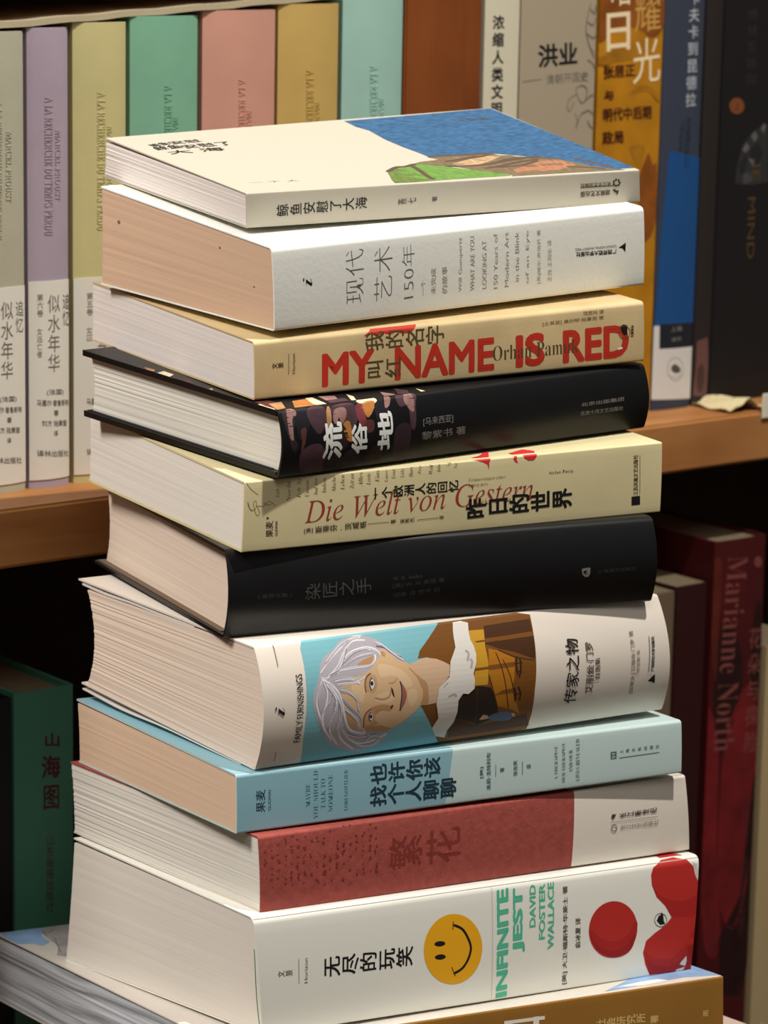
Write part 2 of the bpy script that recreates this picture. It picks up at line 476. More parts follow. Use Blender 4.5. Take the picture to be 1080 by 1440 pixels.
# ================================================================= measured data (metres, degrees; artwork in millimetres on its own surface)
STACK = {
    1: {'P': [-0.05741, 1.19846, -0.12144], 'yaw': 32.543, 'tv': 7.0, 'tu': 1.228, 'L': 0.19771, 'W': 0.12117, 'T': 0.01462, 'c': {'NT': [0.00013, 0.0, 0.0006], 'NB': [0.0013, 0.0, 0.00094], 'RT': [-0.00199, 0.0, -0.0009], 'RB': [7e-05, 0.0, -0.00084], 'LT': [0.00032, 0.00156, -0.00202], 'LB': [0.00032, 0.00154, -0.00455], 'CT': [0.0, -0.00748, 0.00715]}, 'rt': 0.0006, 'rb': 0.0005, 'tc': 0.0005},
    2: {'P': [-0.04488, 1.1795, -0.13945], 'yaw': 36.656, 'tv': 4.843, 'tu': 1.875, 'L': 0.19366, 'W': 0.13157, 'T': 0.03491, 'c': {'NT': [-0.00147, 0.0, -0.00066], 'NB': [0.00119, 0.0, 0.0004], 'RT': [-0.00163, 0.0, 9e-05], 'RB': [0.00145, 0.0, 0.00033], 'LT': [0.00036, 0.00028, 0.00064], 'LB': [0.00036, -0.00096, -0.00698]}, 'rt': 0.0022, 'rb': 0.0012, 'tc': 0.0006, 'bulge': 0.0006},
    3: {'P': [-0.0526, 1.17853, -0.1763], 'yaw': 31.215, 'tv': 1.944, 'tu': 1.326, 'L': 0.18971, 'W': 0.14787, 'T': 0.02535, 'c': {'NT': [-0.00012, 0.0, -0.00119], 'NB': [0.00035, 0.0, 0.00057], 'RT': [-0.00063, 0.0, 0.0003], 'RB': [0.00055, 0.0, -0.00041], 'LT': [0.00012, -0.00047, 0.0001], 'LB': [0.00012, 0.0007, -0.00091]}, 'rt': 0.0018, 'rb': 0.001, 'tc': 0.0006, 'bulge': 0.0004},
    4: {'P': [-0.04219, 1.16446, -0.20205], 'yaw': 37.495, 'tv': 1.628, 'tu': 0.767, 'L': 0.19332, 'W': 0.14519, 'T': 0.02809, 'c': {'NT': [-0.00015, 0.0, -0.00046], 'NB': [6e-05, 0.0, 0.00041], 'RT': [-0.00089, 0.0, 6e-05], 'RB': [0.00083, 0.0, -0.00018], 'LT': [6e-05, 0.0005, 0.00034], 'LB': [5e-05, -0.00075, -0.00035]}, 'rt': 0.0012, 'rb': 0.0012, 'tc': 0.0024, 'bulge': 0.0036, 'hard': 1, 'inset': 0.0028, 'over': 0.0028, 'fc': 0.002},
    5: {'P': [-0.05545, 1.16241, -0.23016], 'yaw': 29.429, 'tv': 1.27, 'tu': 0.073, 'L': 0.19912, 'W': 0.1501, 'T': 0.02948, 'c': {'NT': [0.00041, 0.0, -0.0007], 'NB': [-0.00028, 0.0, 0.00031], 'RT': [-0.00034, 0.0, 0.00037], 'RB': [0.00035, 0.0, -0.00063], 'LT': [0.0, 0.0, -0.0], 'LB': [0.0, 0.00017, -0.00161]}, 'rt': 0.0007, 'rb': 0.0006, 'tc': 0.0009, 'bulge': 0.0004},
    6: {'P': [-0.06293, 1.16665, -0.2593], 'yaw': 25.114, 'tv': 0.064, 'tu': -0.19, 'L': 0.19555, 'W': 0.15332, 'T': 0.03634, 'c': {'NT': [0.0003, 0.0, 0.00014], 'NB': [-0.00018, 0.0, 0.00015], 'RT': [-0.0005, 0.0, 0.00011], 'RB': [0.0005, 0.0, -0.0005], 'LT': [-0.0, 0.0, -0.0], 'LB': [-0.0, 0.00035, -0.00184]}, 'rt': 0.0018, 'rb': 0.0012, 'tc': 0.0014, 'bulge': 0.005, 'hard': 1, 'inset': 0.0042, 'over': 0.004, 'fc': 0.004},
    7: {'P': [-0.05014, 1.15273, -0.29506], 'yaw': 32.352, 'tv': -1.668, 'tu': -0.374, 'L': 0.20097, 'W': 0.1478, 'T': 0.05065, 'c': {'NT': [-0.00027, 0.0, -0.00013], 'NB': [0.00011, 0.0, 0.00035], 'RT': [-0.00198, 0.0, 0.00052], 'RB': [0.0019, 0.0, -0.00018], 'LT': [3e-05, -0.00061, 0.00025], 'LB': [3e-05, 0.00032, 0.00397]}, 'rt': 0.0008, 'rb': 0.0008, 'tc': 0.0008, 'bulge': 0.0075, 'fc': 0.0065},
    8: {'P': [-0.05653, 1.14522, -0.34563], 'yaw': 29.732, 'tv': -2.527, 'tu': -0.902, 'L': 0.21482, 'W': 0.1544, 'T': 0.02418, 'c': {'NT': [-6e-05, 0.0, -4e-05], 'NB': [0.00033, 0.0, 2e-05], 'RT': [-0.00035, 0.0, -0.00049], 'RB': [0.00039, 0.0, 0.00033], 'LT': [0.00011, 0.00131, -0.00047], 'LB': [0.00011, -0.00061, -0.00447]}, 'rt': 0.0014, 'rb': 0.0009, 'tc': 0.0006, 'bulge': 0.0003},
    9: {'P': [-0.04705, 1.14177, -0.36934], 'yaw': 33.017, 'tv': -4.154, 'tu': -1.919, 'L': 0.21628, 'W': 0.16287, 'T': 0.03213, 'c': {'NT': [-0.00048, 0.0, -0.00056], 'NB': [0.00058, 0.0, 0.00051], 'RT': [-0.00151, 0.0, 0.00039], 'RB': [0.00171, 0.0, -0.00108], 'LT': [0.0004, 0.0017, -0.00014], 'LB': [0.00039, -0.00135, 0.0005]}, 'rt': 0.0012, 'rb': 0.0006, 'tc': 0.0006, 'bulge': 0.0008, 'fc': 0.0008},
    10: {'P': [-0.04674, 1.13213, -0.40021], 'yaw': 32.643, 'tv': -4.613, 'tu': -2.667, 'L': 0.22008, 'W': 0.16545, 'T': 0.04916, 'c': {'NT': [-0.00226, 0.0, 0.00016], 'NB': [0.00252, 0.0, 0.00077], 'RT': [0.00165, 0.0, 0.00032], 'RB': [-0.00141, 0.0, -0.00109], 'LT': [0.00061, -0.00352, 0.00041], 'LB': [0.00064, 0.00456, -0.00744]}, 'rt': 0.0032, 'rb': 0.0008, 'tc': 0.0006, 'bulge': 0.0008},
    11: {'P': [-0.05604, 1.11508, -0.44874], 'yaw': 29.637, 'tv': -6.91, 'tu': -2.306, 'L': 0.2375, 'W': 0.242, 'T': 0.031, 'rt': 0.0008, 'rb': 0.0006, 'tc': 0.0006},
    12: {'P': [-0.0111, 1.16695, -0.48588], 'yaw': 29.637, 'tv': -6.91, 'tu': -2.306, 'L': 0.205, 'W': 0.215, 'T': 0.028, 'rt': 0.001, 'rb': 0.001, 'tc': 0.0006},
}
ART = {
    1: [
        ('P','cover_illustration','sea_blue',0,'F',[[117.11,117.88],[196.89,120.48],[197.93,3.58],[178.46,3.31],[173.46,6.07],[168.67,10.54],[165.52,30.54],[159.76,33.66],[153.81,37.95],[147.7,41.96],[132.15,43.27],[115.38,43.86],[115.54,50.13],[114.84,64.23],[115.14,78.68],[117.84,97.37],[116.17,105.8]]),
        ('P','cover_illustration','rock_brown',0,'F',[[114.58,42.58],[123.54,43.25],[131.94,42.95],[140.42,42.67],[147.49,41.65],[148.8,37.71],[153.4,37.32],[155.97,33.84],[166.14,31.46],[169.89,28.57],[175.87,17.76],[183.59,6.79],[191.25,1.27],[161.2,1.95],[131.41,1.95],[133.0,3.69],[129.63,8.65],[122.99,13.0],[117.58,22.13],[112.66,26.2],[106.97,29.07],[101.7,32.59],[98.49,31.93],[106.52,35.78],[117.06,37.53]]),
        ('P','cover_illustration','rock_rose',0,'F',[[138.51,11.94],[149.5,18.27],[161.4,24.4],[171.65,22.74],[173.47,14.26],[162.07,8.7],[149.47,6.74],[142.94,8.5],[138.36,7.41]]),
        ('P','cover_illustration','rock_tan',0,'F',[[117.94,28.55],[131.62,35.01],[143.38,38.3],[147.57,35.84],[140.15,30.42],[128.23,23.91],[119.2,24.63]]),
        ('P','cover_illustration','grass_green',0,'F',[[81.15,21.96],[88.3,27.51],[94.29,29.68],[101.7,32.59],[106.97,29.07],[112.06,25.27],[117.61,19.25],[123.39,13.61],[129.22,8.04],[132.17,3.18],[123.9,2.9],[110.78,3.03],[97.4,2.54],[82.17,1.79],[72.46,2.29],[74.23,7.28],[78.38,15.34]]),
        ('P','cover_illustration','grass_dark',0,'F',[[81.15,21.96],[88.3,27.51],[89.51,23.54],[91.13,15.86],[93.17,4.59],[82.17,1.79],[72.46,2.29],[74.23,7.28]]),
        ('K','cover_illustration','rock_line',2.6,1,'F',[[114.98,43.22],[123.54,43.25],[132.57,42.43],[142.08,42.26],[147.49,41.65]]),
        ('K','cover_illustration','rock_line',2.6,1,'F',[[112.26,25.59],[124.12,23.45],[134.42,24.6],[146.43,28.22],[157.71,30.57],[166.14,31.46]]),
        ('K','cover_illustration','rock_line',2.6,1,'F',[[127.88,17.56],[136.96,19.72],[149.82,24.57],[162.6,27.66]]),
        ('K','cover_illustration','rock_line',2.6,1,'F',[[98.49,31.93],[96.72,21.76],[93.75,9.82],[93.37,4.18]]),
        ('K','cover_illustration','rock_line',2.6,1,'F',[[81.15,21.96],[90.09,28.9],[94.89,29.16],[101.7,32.59]]),
        ('K','cover_illustration','rock_line',2.6,1,'F',[[117.09,33.13],[128.32,35.82],[138.38,39.53]]),
        ('K','cover_illustration','rock_line',2.2,1,'F',[[130.52,36.06],[138.91,37.9],[146.64,41.84]]),
        ('K','cover_illustration','rock_line',2.2,1,'F',[[134.64,23.48],[150.14,31.33],[161.87,30.11],[173.78,25.88]]),
        ('K','cover_illustration','rock_line',2.2,1,'F',[[133.15,18.1],[146.96,18.73],[160.6,25.09]]),
        ('K','cover_illustration','rock_line',2.2,1,'F',[[179.3,24.64],[184.11,16.13],[187.83,6.13]]),
        ('K','cover_illustration','rock_line',2.2,1,'F',[[166.74,12.45],[176.67,8.47],[182.98,5.31]]),
        ('T','cover_lettering','鲸鱼','ink_black',0.006,'h','F',[[10.54,95.85],[20.07,98.99],[9.28,101.16]]),
        ('T','cover_lettering','安慰','ink_black',0.006,'h','F',[[20.28,98.11],[35.69,99.21],[19.95,103.88]]),
        ('T','cover_lettering','鲸鱼','ink_black',0.006,'h','F',[[8.06,88.65],[21.32,90.53],[8.46,95.77]]),
        ('T','cover_lettering','安慰了','ink_black',0.006,'h','F',[[21.38,88.12],[45.65,89.56],[21.2,95.37]]),
        ('T','cover_lettering','大 海','ink_black',0.006,'h','F',[[9.22,79.49],[36.2,80.09],[10.19,86.32]]),
        ('T','cover_lettering','作 品 集','ink_grey',0.01,'h','F',[[166.37,101.3],[185.67,100.22],[165.24,106.84]]),
        ('T','cover_lettering','一 个 人','ink_grey',0.0,'h','F',[[11.91,17.08],[34.82,15.91],[12.07,19.08]]),
        ('T','title','鲸鱼安慰了大海','ink_black',0.008,'v','S',[[13.67,-10.62],[57.49,-9.47],[13.78,-5.53]]),
        ('T','lettering','燕七','ink_grey',0.01,'v','S',[[72.13,-8.75],[81.63,-8.5],[72.19,-6.31]]),
        ('T','lettering','著','ink_grey',0.01,'v','S',[[89.06,-8.45],[91.91,-8.3],[89.12,-6.15]]),
        ('T','publisher_mark','长江文艺出版社','ink_brown',0.015,'h','S',[[182.16,-4.45],[165.78,-4.56],[182.12,-6.19]]),
        ('T','publisher_mark','湖南文艺出版','ink_brown',0.02,'h','S',[[181.69,-7.9],[165.69,-8.02],[181.62,-10.43]]),
        ('K','publisher_mark','ink_brown',0.35,0,'S',[[165.74,-6.29],[186.34,-6.24]]),
        ('P','publisher_mark','ink_brown',0,'S',[[187.45,-5.13],[187.27,-5.5],[186.85,-5.64],[186.45,-5.46],[186.29,-5.07],[186.47,-4.7],[186.88,-4.56],[187.29,-4.74]]),
        ('P','publisher_mark','ink_brown',0,'S',[[186.8,-6.16],[186.62,-6.53],[186.2,-6.67],[185.8,-6.49],[185.64,-6.1],[185.82,-5.73],[186.23,-5.59],[186.64,-5.77]]),
        ('P','publisher_mark','ink_brown',0,'S',[[185.39,-6.35],[185.21,-6.72],[184.8,-6.86],[184.4,-6.68],[184.24,-6.29],[184.42,-5.92],[184.83,-5.78],[185.23,-5.96]]),
        ('P','publisher_mark','ink_brown',0,'S',[[184.29,-5.56],[184.11,-5.93],[183.7,-6.07],[183.3,-5.89],[183.14,-5.5],[183.32,-5.13],[183.73,-4.99],[184.13,-5.17]]),
        ('P','publisher_mark','ink_brown',0,'S',[[184.32,-4.38],[184.14,-4.75],[183.73,-4.89],[183.33,-4.71],[183.17,-4.32],[183.35,-3.95],[183.76,-3.82],[184.16,-3.99]]),
        ('P','publisher_mark','ink_brown',0,'S',[[185.46,-3.7],[185.28,-4.07],[184.87,-4.21],[184.47,-4.03],[184.31,-3.65],[184.49,-3.28],[184.9,-3.14],[185.3,-3.32]]),
        ('P','publisher_mark','ink_brown',0,'S',[[186.85,-4.04],[186.67,-4.41],[186.26,-4.54],[185.86,-4.37],[185.7,-3.98],[185.88,-3.61],[186.29,-3.47],[186.69,-3.65]]),
        ('P','publisher_mark','ink_brown',0,'S',[[182.83,-8.12],[183.99,-7.71],[185.12,-8.56],[186.28,-8.3],[185.86,-9.86],[184.68,-10.75],[185.09,-9.66],[183.96,-9.13]]),
    ],
    2: [
        ('T','publisher_mark','𝑖','ink_black',0.0,'h','S',[[18.43,-17.5],[18.58,-13.77],[13.94,-17.49]]),
        ('T','title','现代','ink_grey2',-0.018,'h','S',[[43.47,-26.93],[44.28,-4.22],[34.63,-27.07]]),
        ('T','title','艺术','ink_grey2',-0.018,'h','S',[[57.95,-27.07],[58.68,-4.39],[48.81,-27.34]]),
        ('T','title','150年','ink_grey2',-0.018,'h','S',[[69.16,-27.62],[69.82,-4.83],[62.82,-27.88]]),
        ('T','lettering','一个','ink_tan',0.0,'h','S',[[74.82,-27.28],[74.85,-20.5],[72.62,-27.36]]),
        ('T','lettering','未完成','ink_tan',0.0,'h','S',[[80.31,-27.23],[80.43,-16.15],[77.74,-27.27]]),
        ('T','lettering','的故事','ink_tan',0.0,'h','S',[[86.21,-27.37],[86.32,-15.81],[83.44,-27.39]]),
        ('T','lettering','Will Gompertz','ink_tan',-0.004,'h','S',[[94.15,-27.68],[94.73,-4.31],[92.03,-27.65]]),
        ('T','lettering','WHAT ARE YOU','ink_tan',-0.004,'h','S',[[100.36,-27.85],[100.9,-4.39],[98.11,-27.81]]),
        ('T','lettering','LOOKING AT','ink_tan',-0.004,'h','S',[[106.74,-27.56],[107.12,-6.79],[104.48,-27.52]]),
        ('T','lettering','150 Years of','ink_tan',-0.004,'h','S',[[112.6,-28.16],[113.09,-4.29],[110.52,-28.14]]),
        ('T','lettering','Modern Art','ink_tan',-0.004,'h','S',[[118.49,-27.97],[118.95,-4.22],[116.39,-27.95]]),
        ('T','lettering','in the Blink','ink_tan',-0.004,'h','S',[[123.99,-26.17],[124.43,-4.71],[121.89,-26.14]]),
        ('T','lettering','of an Eye','ink_tan',-0.004,'h','S',[[129.77,-27.69],[130.16,-4.62],[127.66,-27.67]]),
        ('T','lettering','[英]威尔·贡培兹 著','ink_tan',-0.004,'h','S',[[135.96,-28.31],[136.3,-4.87],[133.83,-28.29]]),
        ('T','lettering','王烁 王同乐 译','ink_tan',-0.004,'h','S',[[141.77,-27.94],[141.88,-9.68],[139.63,-27.92]]),
        ('T','publisher_mark','GUANGXI NORMAL UNIVERSITY PRESS','ink_grey',0.0,'h','S',[[177.81,-15.26],[154.82,-14.76],[177.8,-16.43]]),
        ('T','publisher_mark','广西师范大学出版社','ink_black',0.03,'h','S',[[177.8,-17.06],[155.19,-16.43],[177.8,-19.27]]),
        ('P','publisher_mark','ink_black',0,'S',[[178.8,-16.68],[183.04,-14.71],[182.78,-18.95],[181.01,-17.04]]),
        ('P','page_spots','crease_spot',0,'C',[[116.15,-10.38],[116.35,-10.78],[116.88,-11.1],[117.53,-11.19],[118.05,-11.03],[118.25,-10.68],[118.04,-10.28],[117.52,-9.96],[116.87,-9.87],[116.35,-10.03]]),
        ('P','page_spots','crease_spot',0,'C',[[13.52,-18.55],[13.62,-18.78],[13.86,-18.96],[14.15,-19.01],[14.37,-18.92],[14.45,-18.72],[14.35,-18.48],[14.11,-18.31],[13.83,-18.25],[13.6,-18.35]]),
        ('P','page_spots','crease_spot',0,'C',[[37.78,-7.17],[37.9,-7.45],[38.2,-7.66],[38.56,-7.73],[38.85,-7.62],[38.95,-7.39],[38.82,-7.11],[38.52,-6.9],[38.16,-6.83],[37.88,-6.94]]),
    ],
    3: [
        ('P','title_block','title_red',0,'S',[[54.33,0.0],[76.17,0.0],[72.78,-2.99],[68.83,-2.93],[65.48,-2.02],[62.73,-2.97],[60.08,-1.97],[56.68,-2.71],[54.02,-2.01],[50.32,-2.42]]),
        ('T','title','MY','title_red',0.035,'h','S',[[30.69,-22.69],[55.31,-22.53],[30.73,-8.17]]),
        ('T','title','NAME','title_red',0.035,'h','S',[[64.94,-22.8],[113.32,-22.69],[64.94,-8.49]]),
        ('T','title','IS','title_red',0.04,'h','S',[[123.94,-22.85],[138.59,-22.58],[123.87,-8.64]]),
        ('T','title','RED','title_red',0.04,'h','S',[[147.7,-22.75],[181.77,-22.71],[147.6,-8.73]]),
        ('T','translated_title','我的名字','ink_olive',0.012,'v','S',[[50.46,-8.97],[89.03,-8.87],[50.88,-0.85]]),
        ('T','translated_title','叫红','ink_olive',0.012,'v','S',[[51.09,-21.2],[68.64,-21.13],[51.07,-12.86]]),
        ('T','author_lettering','𝐎𝐫𝐡𝐚𝐧 𝐏𝐚𝐦𝐮𝐤','ink_olive',-0.012,'h','S',[[112.53,-18.61],[155.52,-18.67],[112.51,-12.35]]),
        ('T','lettering','[土耳其] 奥尔罕·帕慕克 著','ink_olive2',0.01,'h','S',[[137.49,-6.05],[168.74,-5.87],[137.54,-4.25]]),
        ('T','lettering','沈志兴 译','ink_olive2',0.01,'h','S',[[158.2,-3.18],[168.82,-3.33],[158.3,-1.4]]),
        ('T','publisher_mark','文景','ink_olive',0.02,'v','S',[[7.67,-12.4],[13.18,-12.32],[7.71,-9.93]]),
        ('K','publisher_mark','ink_olive2',0.25,0,'S',[[15.57,-6.41],[15.42,-15.47]]),
        ('T','publisher_mark','Horizon','ink_olive2',0.01,'h','S',[[18.35,-15.29],[18.49,-6.69],[17.05,-15.32]]),
        ('P','publisher_mark','ink_black',0,'S',[[177.16,-9.43],[179.03,-8.68],[180.87,-9.44],[180.85,-13.05],[179.37,-13.54],[177.88,-11.9]]),
        ('K','publisher_mark','ink_olive',0.3,0,'S',[[182.34,-12.42],[182.26,-13.02],[182.04,-13.58],[181.69,-14.06],[181.22,-14.46],[180.66,-14.74],[180.03,-14.88],[179.37,-14.9],[178.71,-14.77],[178.08,-14.52],[177.52,-14.15],[177.05,-13.68],[176.69,-13.13],[176.48,-12.54],[176.4,-11.93],[176.48,-11.33],[176.7,-10.77],[177.06,-10.29],[177.53,-9.9],[178.1,-9.62],[178.73,-9.48],[179.39,-9.46],[180.05,-9.59],[180.67,-9.84],[181.23,-10.21],[181.7,-10.68],[182.05,-11.22],[182.27,-11.81],[182.34,-12.42]]),
        ('T','publisher_mark','文景译丛','ink_black',0.03,'h','S',[[184.2,-14.54],[184.22,-9.41],[182.72,-14.57]]),
        ('P','publisher_mark','paper_white',0,'S',[[175.72,-18.69],[177.56,-18.09],[178.49,-18.47],[178.32,-19.06],[176.1,-19.34]]),
    ],
    4: [
        ('P','spine_illustration','camo_brown',1,'S',[[1.68,-1.08],[6.8,-0.51],[6.98,-4.29],[5.29,-9.57],[7.3,-14.66],[5.23,-16.91],[2.66,-10.08],[1.81,-6.06]]),
        ('P','spine_illustration','camo_black',1,'S',[[6.58,-0.83],[14.04,-0.49],[13.57,-7.31],[8.74,-12.37],[6.96,-6.61]]),
        ('P','spine_illustration','camo_plum',1,'S',[[13.8,-0.81],[21.78,-0.5],[22.07,-5.86],[17.96,-10.97],[14.18,-6.59]]),
        ('P','spine_illustration','camo_pink',1,'S',[[3.87,-0.58],[7.72,-0.27],[8.01,-2.25],[5.58,-4.14],[5.12,-11.96],[3.21,-9.34]]),
        ('P','spine_illustration','camo_rust',1,'S',[[9.07,-8.4],[11.55,-7.88],[10.65,-14.22],[8.91,-17.35],[9.22,-12.42]]),
        ('P','spine_illustration','camo_tan',1,'S',[[23.09,-1.35],[24.81,-1.15],[24.45,-6.11],[22.47,-9.46],[22.07,-5.86]]),
        ('P','spine_illustration','camo_plum',1,'S',[[25.91,-0.89],[36.28,-0.78],[37.74,-5.93],[34.12,-10.32],[30.68,-6.77],[26.22,-4.74]]),
        ('P','spine_illustration','camo_pink',1,'S',[[26.94,-2.12],[31.93,-1.86],[31.77,-5.31],[28.98,-8.17],[28.23,-5.34],[26.32,-8.28],[25.2,-5.8]]),
        ('P','spine_illustration','camo_cream',1,'S',[[39.51,0.0],[48.2,0.0],[46.64,-2.95],[42.59,-6.44],[41.62,-2.45],[39.21,-0.84]]),
        ('P','spine_illustration','camo_orange',1,'S',[[40.06,-1.15],[46.77,-0.69],[46.03,-3.66],[42.51,-6.82],[40.7,-3.9]]),
        ('P','spine_illustration','camo_red',1,'S',[[37.42,-1.65],[40.54,-1.19],[41.09,-5.11],[41.41,-8.69],[38.59,-10.0],[37.26,-5.88]]),
        ('P','spine_illustration','camo_orange',1,'S',[[30.0,-7.88],[33.02,-7.41],[33.98,-12.74],[35.48,-15.4],[32.05,-15.42],[30.08,-11.9]]),
        ('P','spine_illustration','camo_brown2',1,'S',[[24.65,-7.71],[30.32,-9.11],[32.13,-16.69],[26.59,-19.45],[23.23,-12.36]]),
        ('P','spine_illustration','camo_rust',1,'S',[[40.79,-8.23],[44.75,-8.25],[44.67,-12.28],[41.38,-12.74]]),
        ('P','spine_illustration','camo_black',1,'S',[[46.67,-2.19],[51.52,-1.13],[53.34,-5.19],[51.96,-10.63],[47.1,-9.3]]),
        ('P','spine_illustration','camo_pink',1,'S',[[52.59,-0.19],[55.44,-0.11],[53.84,-3.29],[51.68,-3.85]]),
        ('P','spine_illustration','camo_plum',1,'S',[[58.6,0.0],[68.04,0.0],[67.02,-5.0],[65.73,-13.77],[63.41,-12.68],[63.06,-4.6],[59.12,-4.21]]),
        ('P','spine_illustration','camo_pink',1,'S',[[63.09,0.0],[66.84,-0.26],[65.87,-6.47],[63.77,-5.86],[61.76,-2.14]]),
        ('P','spine_illustration','camo_brown',1,'S',[[55.85,-12.69],[62.94,-11.81],[63.37,-22.1],[61.48,-28.09],[55.51,-24.73]]),
        ('P','spine_illustration','camo_brown2',1,'S',[[42.68,-21.38],[48.15,-18.55],[50.17,-28.09],[41.82,-28.09]]),
        ('P','spine_illustration','camo_brown',1,'S',[[30.74,-20.82],[37.31,-19.0],[37.91,-27.81],[31.33,-27.69]]),
        ('P','spine_illustration','camo_plum',1,'S',[[8.91,-17.35],[18.39,-15.11],[22.33,-26.0],[10.85,-26.34]]),
        ('P','spine_illustration','camo_brown2',1,'S',[[21.1,-21.39],[28.73,-20.57],[30.89,-27.78],[22.59,-28.03]]),
        ('P','cover_illustration','camo_cream',0,'F',[[-0.68,13.71],[3.69,13.81],[2.27,6.37],[-3.25,-4.75],[-3.26,-2.1],[-1.53,6.4]]),
        ('P','cover_illustration','camo_rust',0,'F',[[1.79,19.3],[7.91,18.42],[9.41,9.65],[1.04,0.61],[0.64,9.47]]),
        ('P','cover_illustration','camo_tan',0,'F',[[4.28,12.6],[10.94,13.16],[5.38,2.41],[0.8,1.61]]),
        ('P','cover_illustration','camo_orange',0,'F',[[15.61,12.23],[23.49,13.02],[18.34,-0.75],[12.58,-2.69],[8.2,-0.08]]),
        ('P','cover_illustration','camo_cream',0,'F',[[23.25,14.05],[26.59,13.92],[24.47,0.98],[19.69,-1.55],[19.67,3.75]]),
        ('P','cover_illustration','camo_pink',0,'F',[[30.05,14.61],[36.43,11.86],[33.18,4.8],[28.11,5.93]]),
        ('P','cover_illustration','camo_plum',0,'F',[[28.57,6.56],[37.57,6.72],[34.74,-2.37],[24.67,-2.72]]),
        ('P','cover_illustration','camo_cream',0,'F',[[42.48,11.99],[42.57,7.44],[38.94,0.6],[37.21,1.59]]),
        ('P','cover_illustration','camo_pink',0,'F',[[57.26,8.95],[59.77,2.99],[58.78,0.39],[53.39,1.24]]),
        ('P','cover_illustration','camo_plum',0,'F',[[66.6,11.87],[69.09,5.85],[65.39,-0.23],[61.17,2.19]]),
        ('P','cover_illustration','camo_cream',0,'F',[[74.41,7.41],[74.68,-0.09],[71.77,-1.2]]),
        ('P','cover_illustration','camo_cream',0,'F',[[-4.13,84.88],[4.62,88.53],[4.06,80.23],[-3.77,74.28],[-5.74,78.69]]),
        ('P','cover_illustration','camo_tan',0,'F',[[2.05,99.66],[3.0,92.82],[0.35,89.5],[-0.55,93.38]]),
        ('P','cover_illustration','camo_rust',0,'F',[[-3.32,74.96],[2.06,74.26],[-2.17,64.96],[-6.13,66.29]]),
        ('P','cover_illustration','camo_plum',0,'F',[[0.64,75.07],[4.03,68.43],[-3.27,51.77],[-6.63,58.27]]),
        ('P','cover_illustration','camo_pink',0,'F',[[-1.82,64.76],[-3.14,56.27],[-4.98,56.41]]),
        ('P','cover_illustration','camo_cream',0,'F',[[-1.24,48.33],[1.96,48.78],[-3.1,40.34],[-5.63,40.44]]),
        ('T','title','流','ink_white',0.03,'h','S',[[29.24,-22.74],[29.1,-6.85],[19.72,-22.52]]),
        ('T','title','俗','ink_white',0.03,'h','S',[[41.76,-21.73],[41.21,-8.7],[33.87,-21.41]]),
        ('T','title','地','ink_white',0.03,'h','S',[[54.3,-21.65],[54.43,-5.23],[46.69,-21.37]]),
        ('T','lettering','[马来西亚]','ink_dim',0.0,'h','S',[[69.79,-13.55],[85.31,-13.58],[70.01,-9.87]]),
        ('T','lettering','黎紫书 著','ink_dim',0.01,'h','S',[[69.5,-19.34],[92.25,-19.12],[69.12,-15.74]]),
        ('T','publisher_mark','北京出版集团','ink_dim',0.01,'h','S',[[154.53,-14.05],[178.64,-13.9],[154.57,-12.37]]),
        ('T','publisher_mark','北京十月文艺出版社','ink_dim',0.01,'h','S',[[154.38,-17.94],[178.48,-17.97],[154.2,-16.03]]),
    ],
    5: [
        ('T','publisher_mark','果麦','ink_brown',0.02,'h','S',[[13.52,-24.08],[13.16,-17.3],[10.2,-24.08]]),
        ('T','publisher_mark','GUOMAI','ink_brown',0.02,'h','S',[[15.57,-23.82],[15.24,-17.64],[14.46,-23.87]]),
        ('P','publisher_mark','ink_brown',0,'S',[[11.2,-15.99],[11.12,-16.31],[10.85,-16.49],[10.52,-16.46],[10.24,-16.23],[10.12,-15.89],[10.21,-15.56],[10.47,-15.38],[10.81,-15.41],[11.09,-15.64]]),
        ('K','spine_illustration','ink_olive2',0.2,1,'S',[[0.75,0.0],[2.65,-2.95],[6.24,-5.85]]),
        ('K','spine_illustration','ink_olive2',0.2,1,'S',[[1.84,-8.76],[3.03,-11.89],[5.13,-11.47],[5.35,-8.48],[4.09,-8.96],[5.2,-13.29],[6.34,-14.49],[6.93,-13.15],[5.39,-9.68]]),
        ('K','spine_illustration','ink_olive2',0.2,1,'S',[[6.05,-10.35],[8.64,-10.7],[11.16,-8.88],[14.14,-11.2]]),
        ('K','spine_illustration','ink_olive2',0.2,1,'S',[[8.6,-9.37],[10.56,-10.45],[12.49,-10.02]]),
        ('K','spine_illustration','ink_olive2',0.2,1,'S',[[1.5,-8.13],[2.22,-10.6],[3.88,-12.27]]),
        ('T','spine_illustration','𝑳𝒊𝒆𝒃','ink_olive2',-0.015,'h','S',[[15.58,-7.58],[15.49,-4.21],[13.77,-7.54]]),
        ('T','spine_illustration','𝑵𝒂𝒄𝒉𝒕','ink_olive2',-0.015,'h','S',[[20.65,-10.03],[20.43,-1.17],[18.83,-9.98]]),
        ('T','spine_illustration','𝑰𝒄𝒉 𝒍𝒂','ink_olive2',-0.015,'h','S',[[25.16,-8.74],[24.98,-0.73],[23.34,-8.7]]),
        ('T','spine_illustration','𝑼𝒎𝒂𝒓𝒎','ink_olive2',-0.015,'h','S',[[28.94,-8.35],[28.79,-1.78],[27.11,-8.31]]),
        ('T','spine_illustration','𝒃𝒂𝒅 𝒅𝒆𝒏','ink_olive2',-0.015,'h','S',[[32.86,-7.91],[32.71,-1.23],[31.02,-7.87]]),
        ('T','spine_illustration','𝑰𝒏𝒅𝒆𝒎','ink_olive2',-0.015,'h','S',[[36.66,-7.64],[36.53,-1.38],[34.82,-7.6]]),
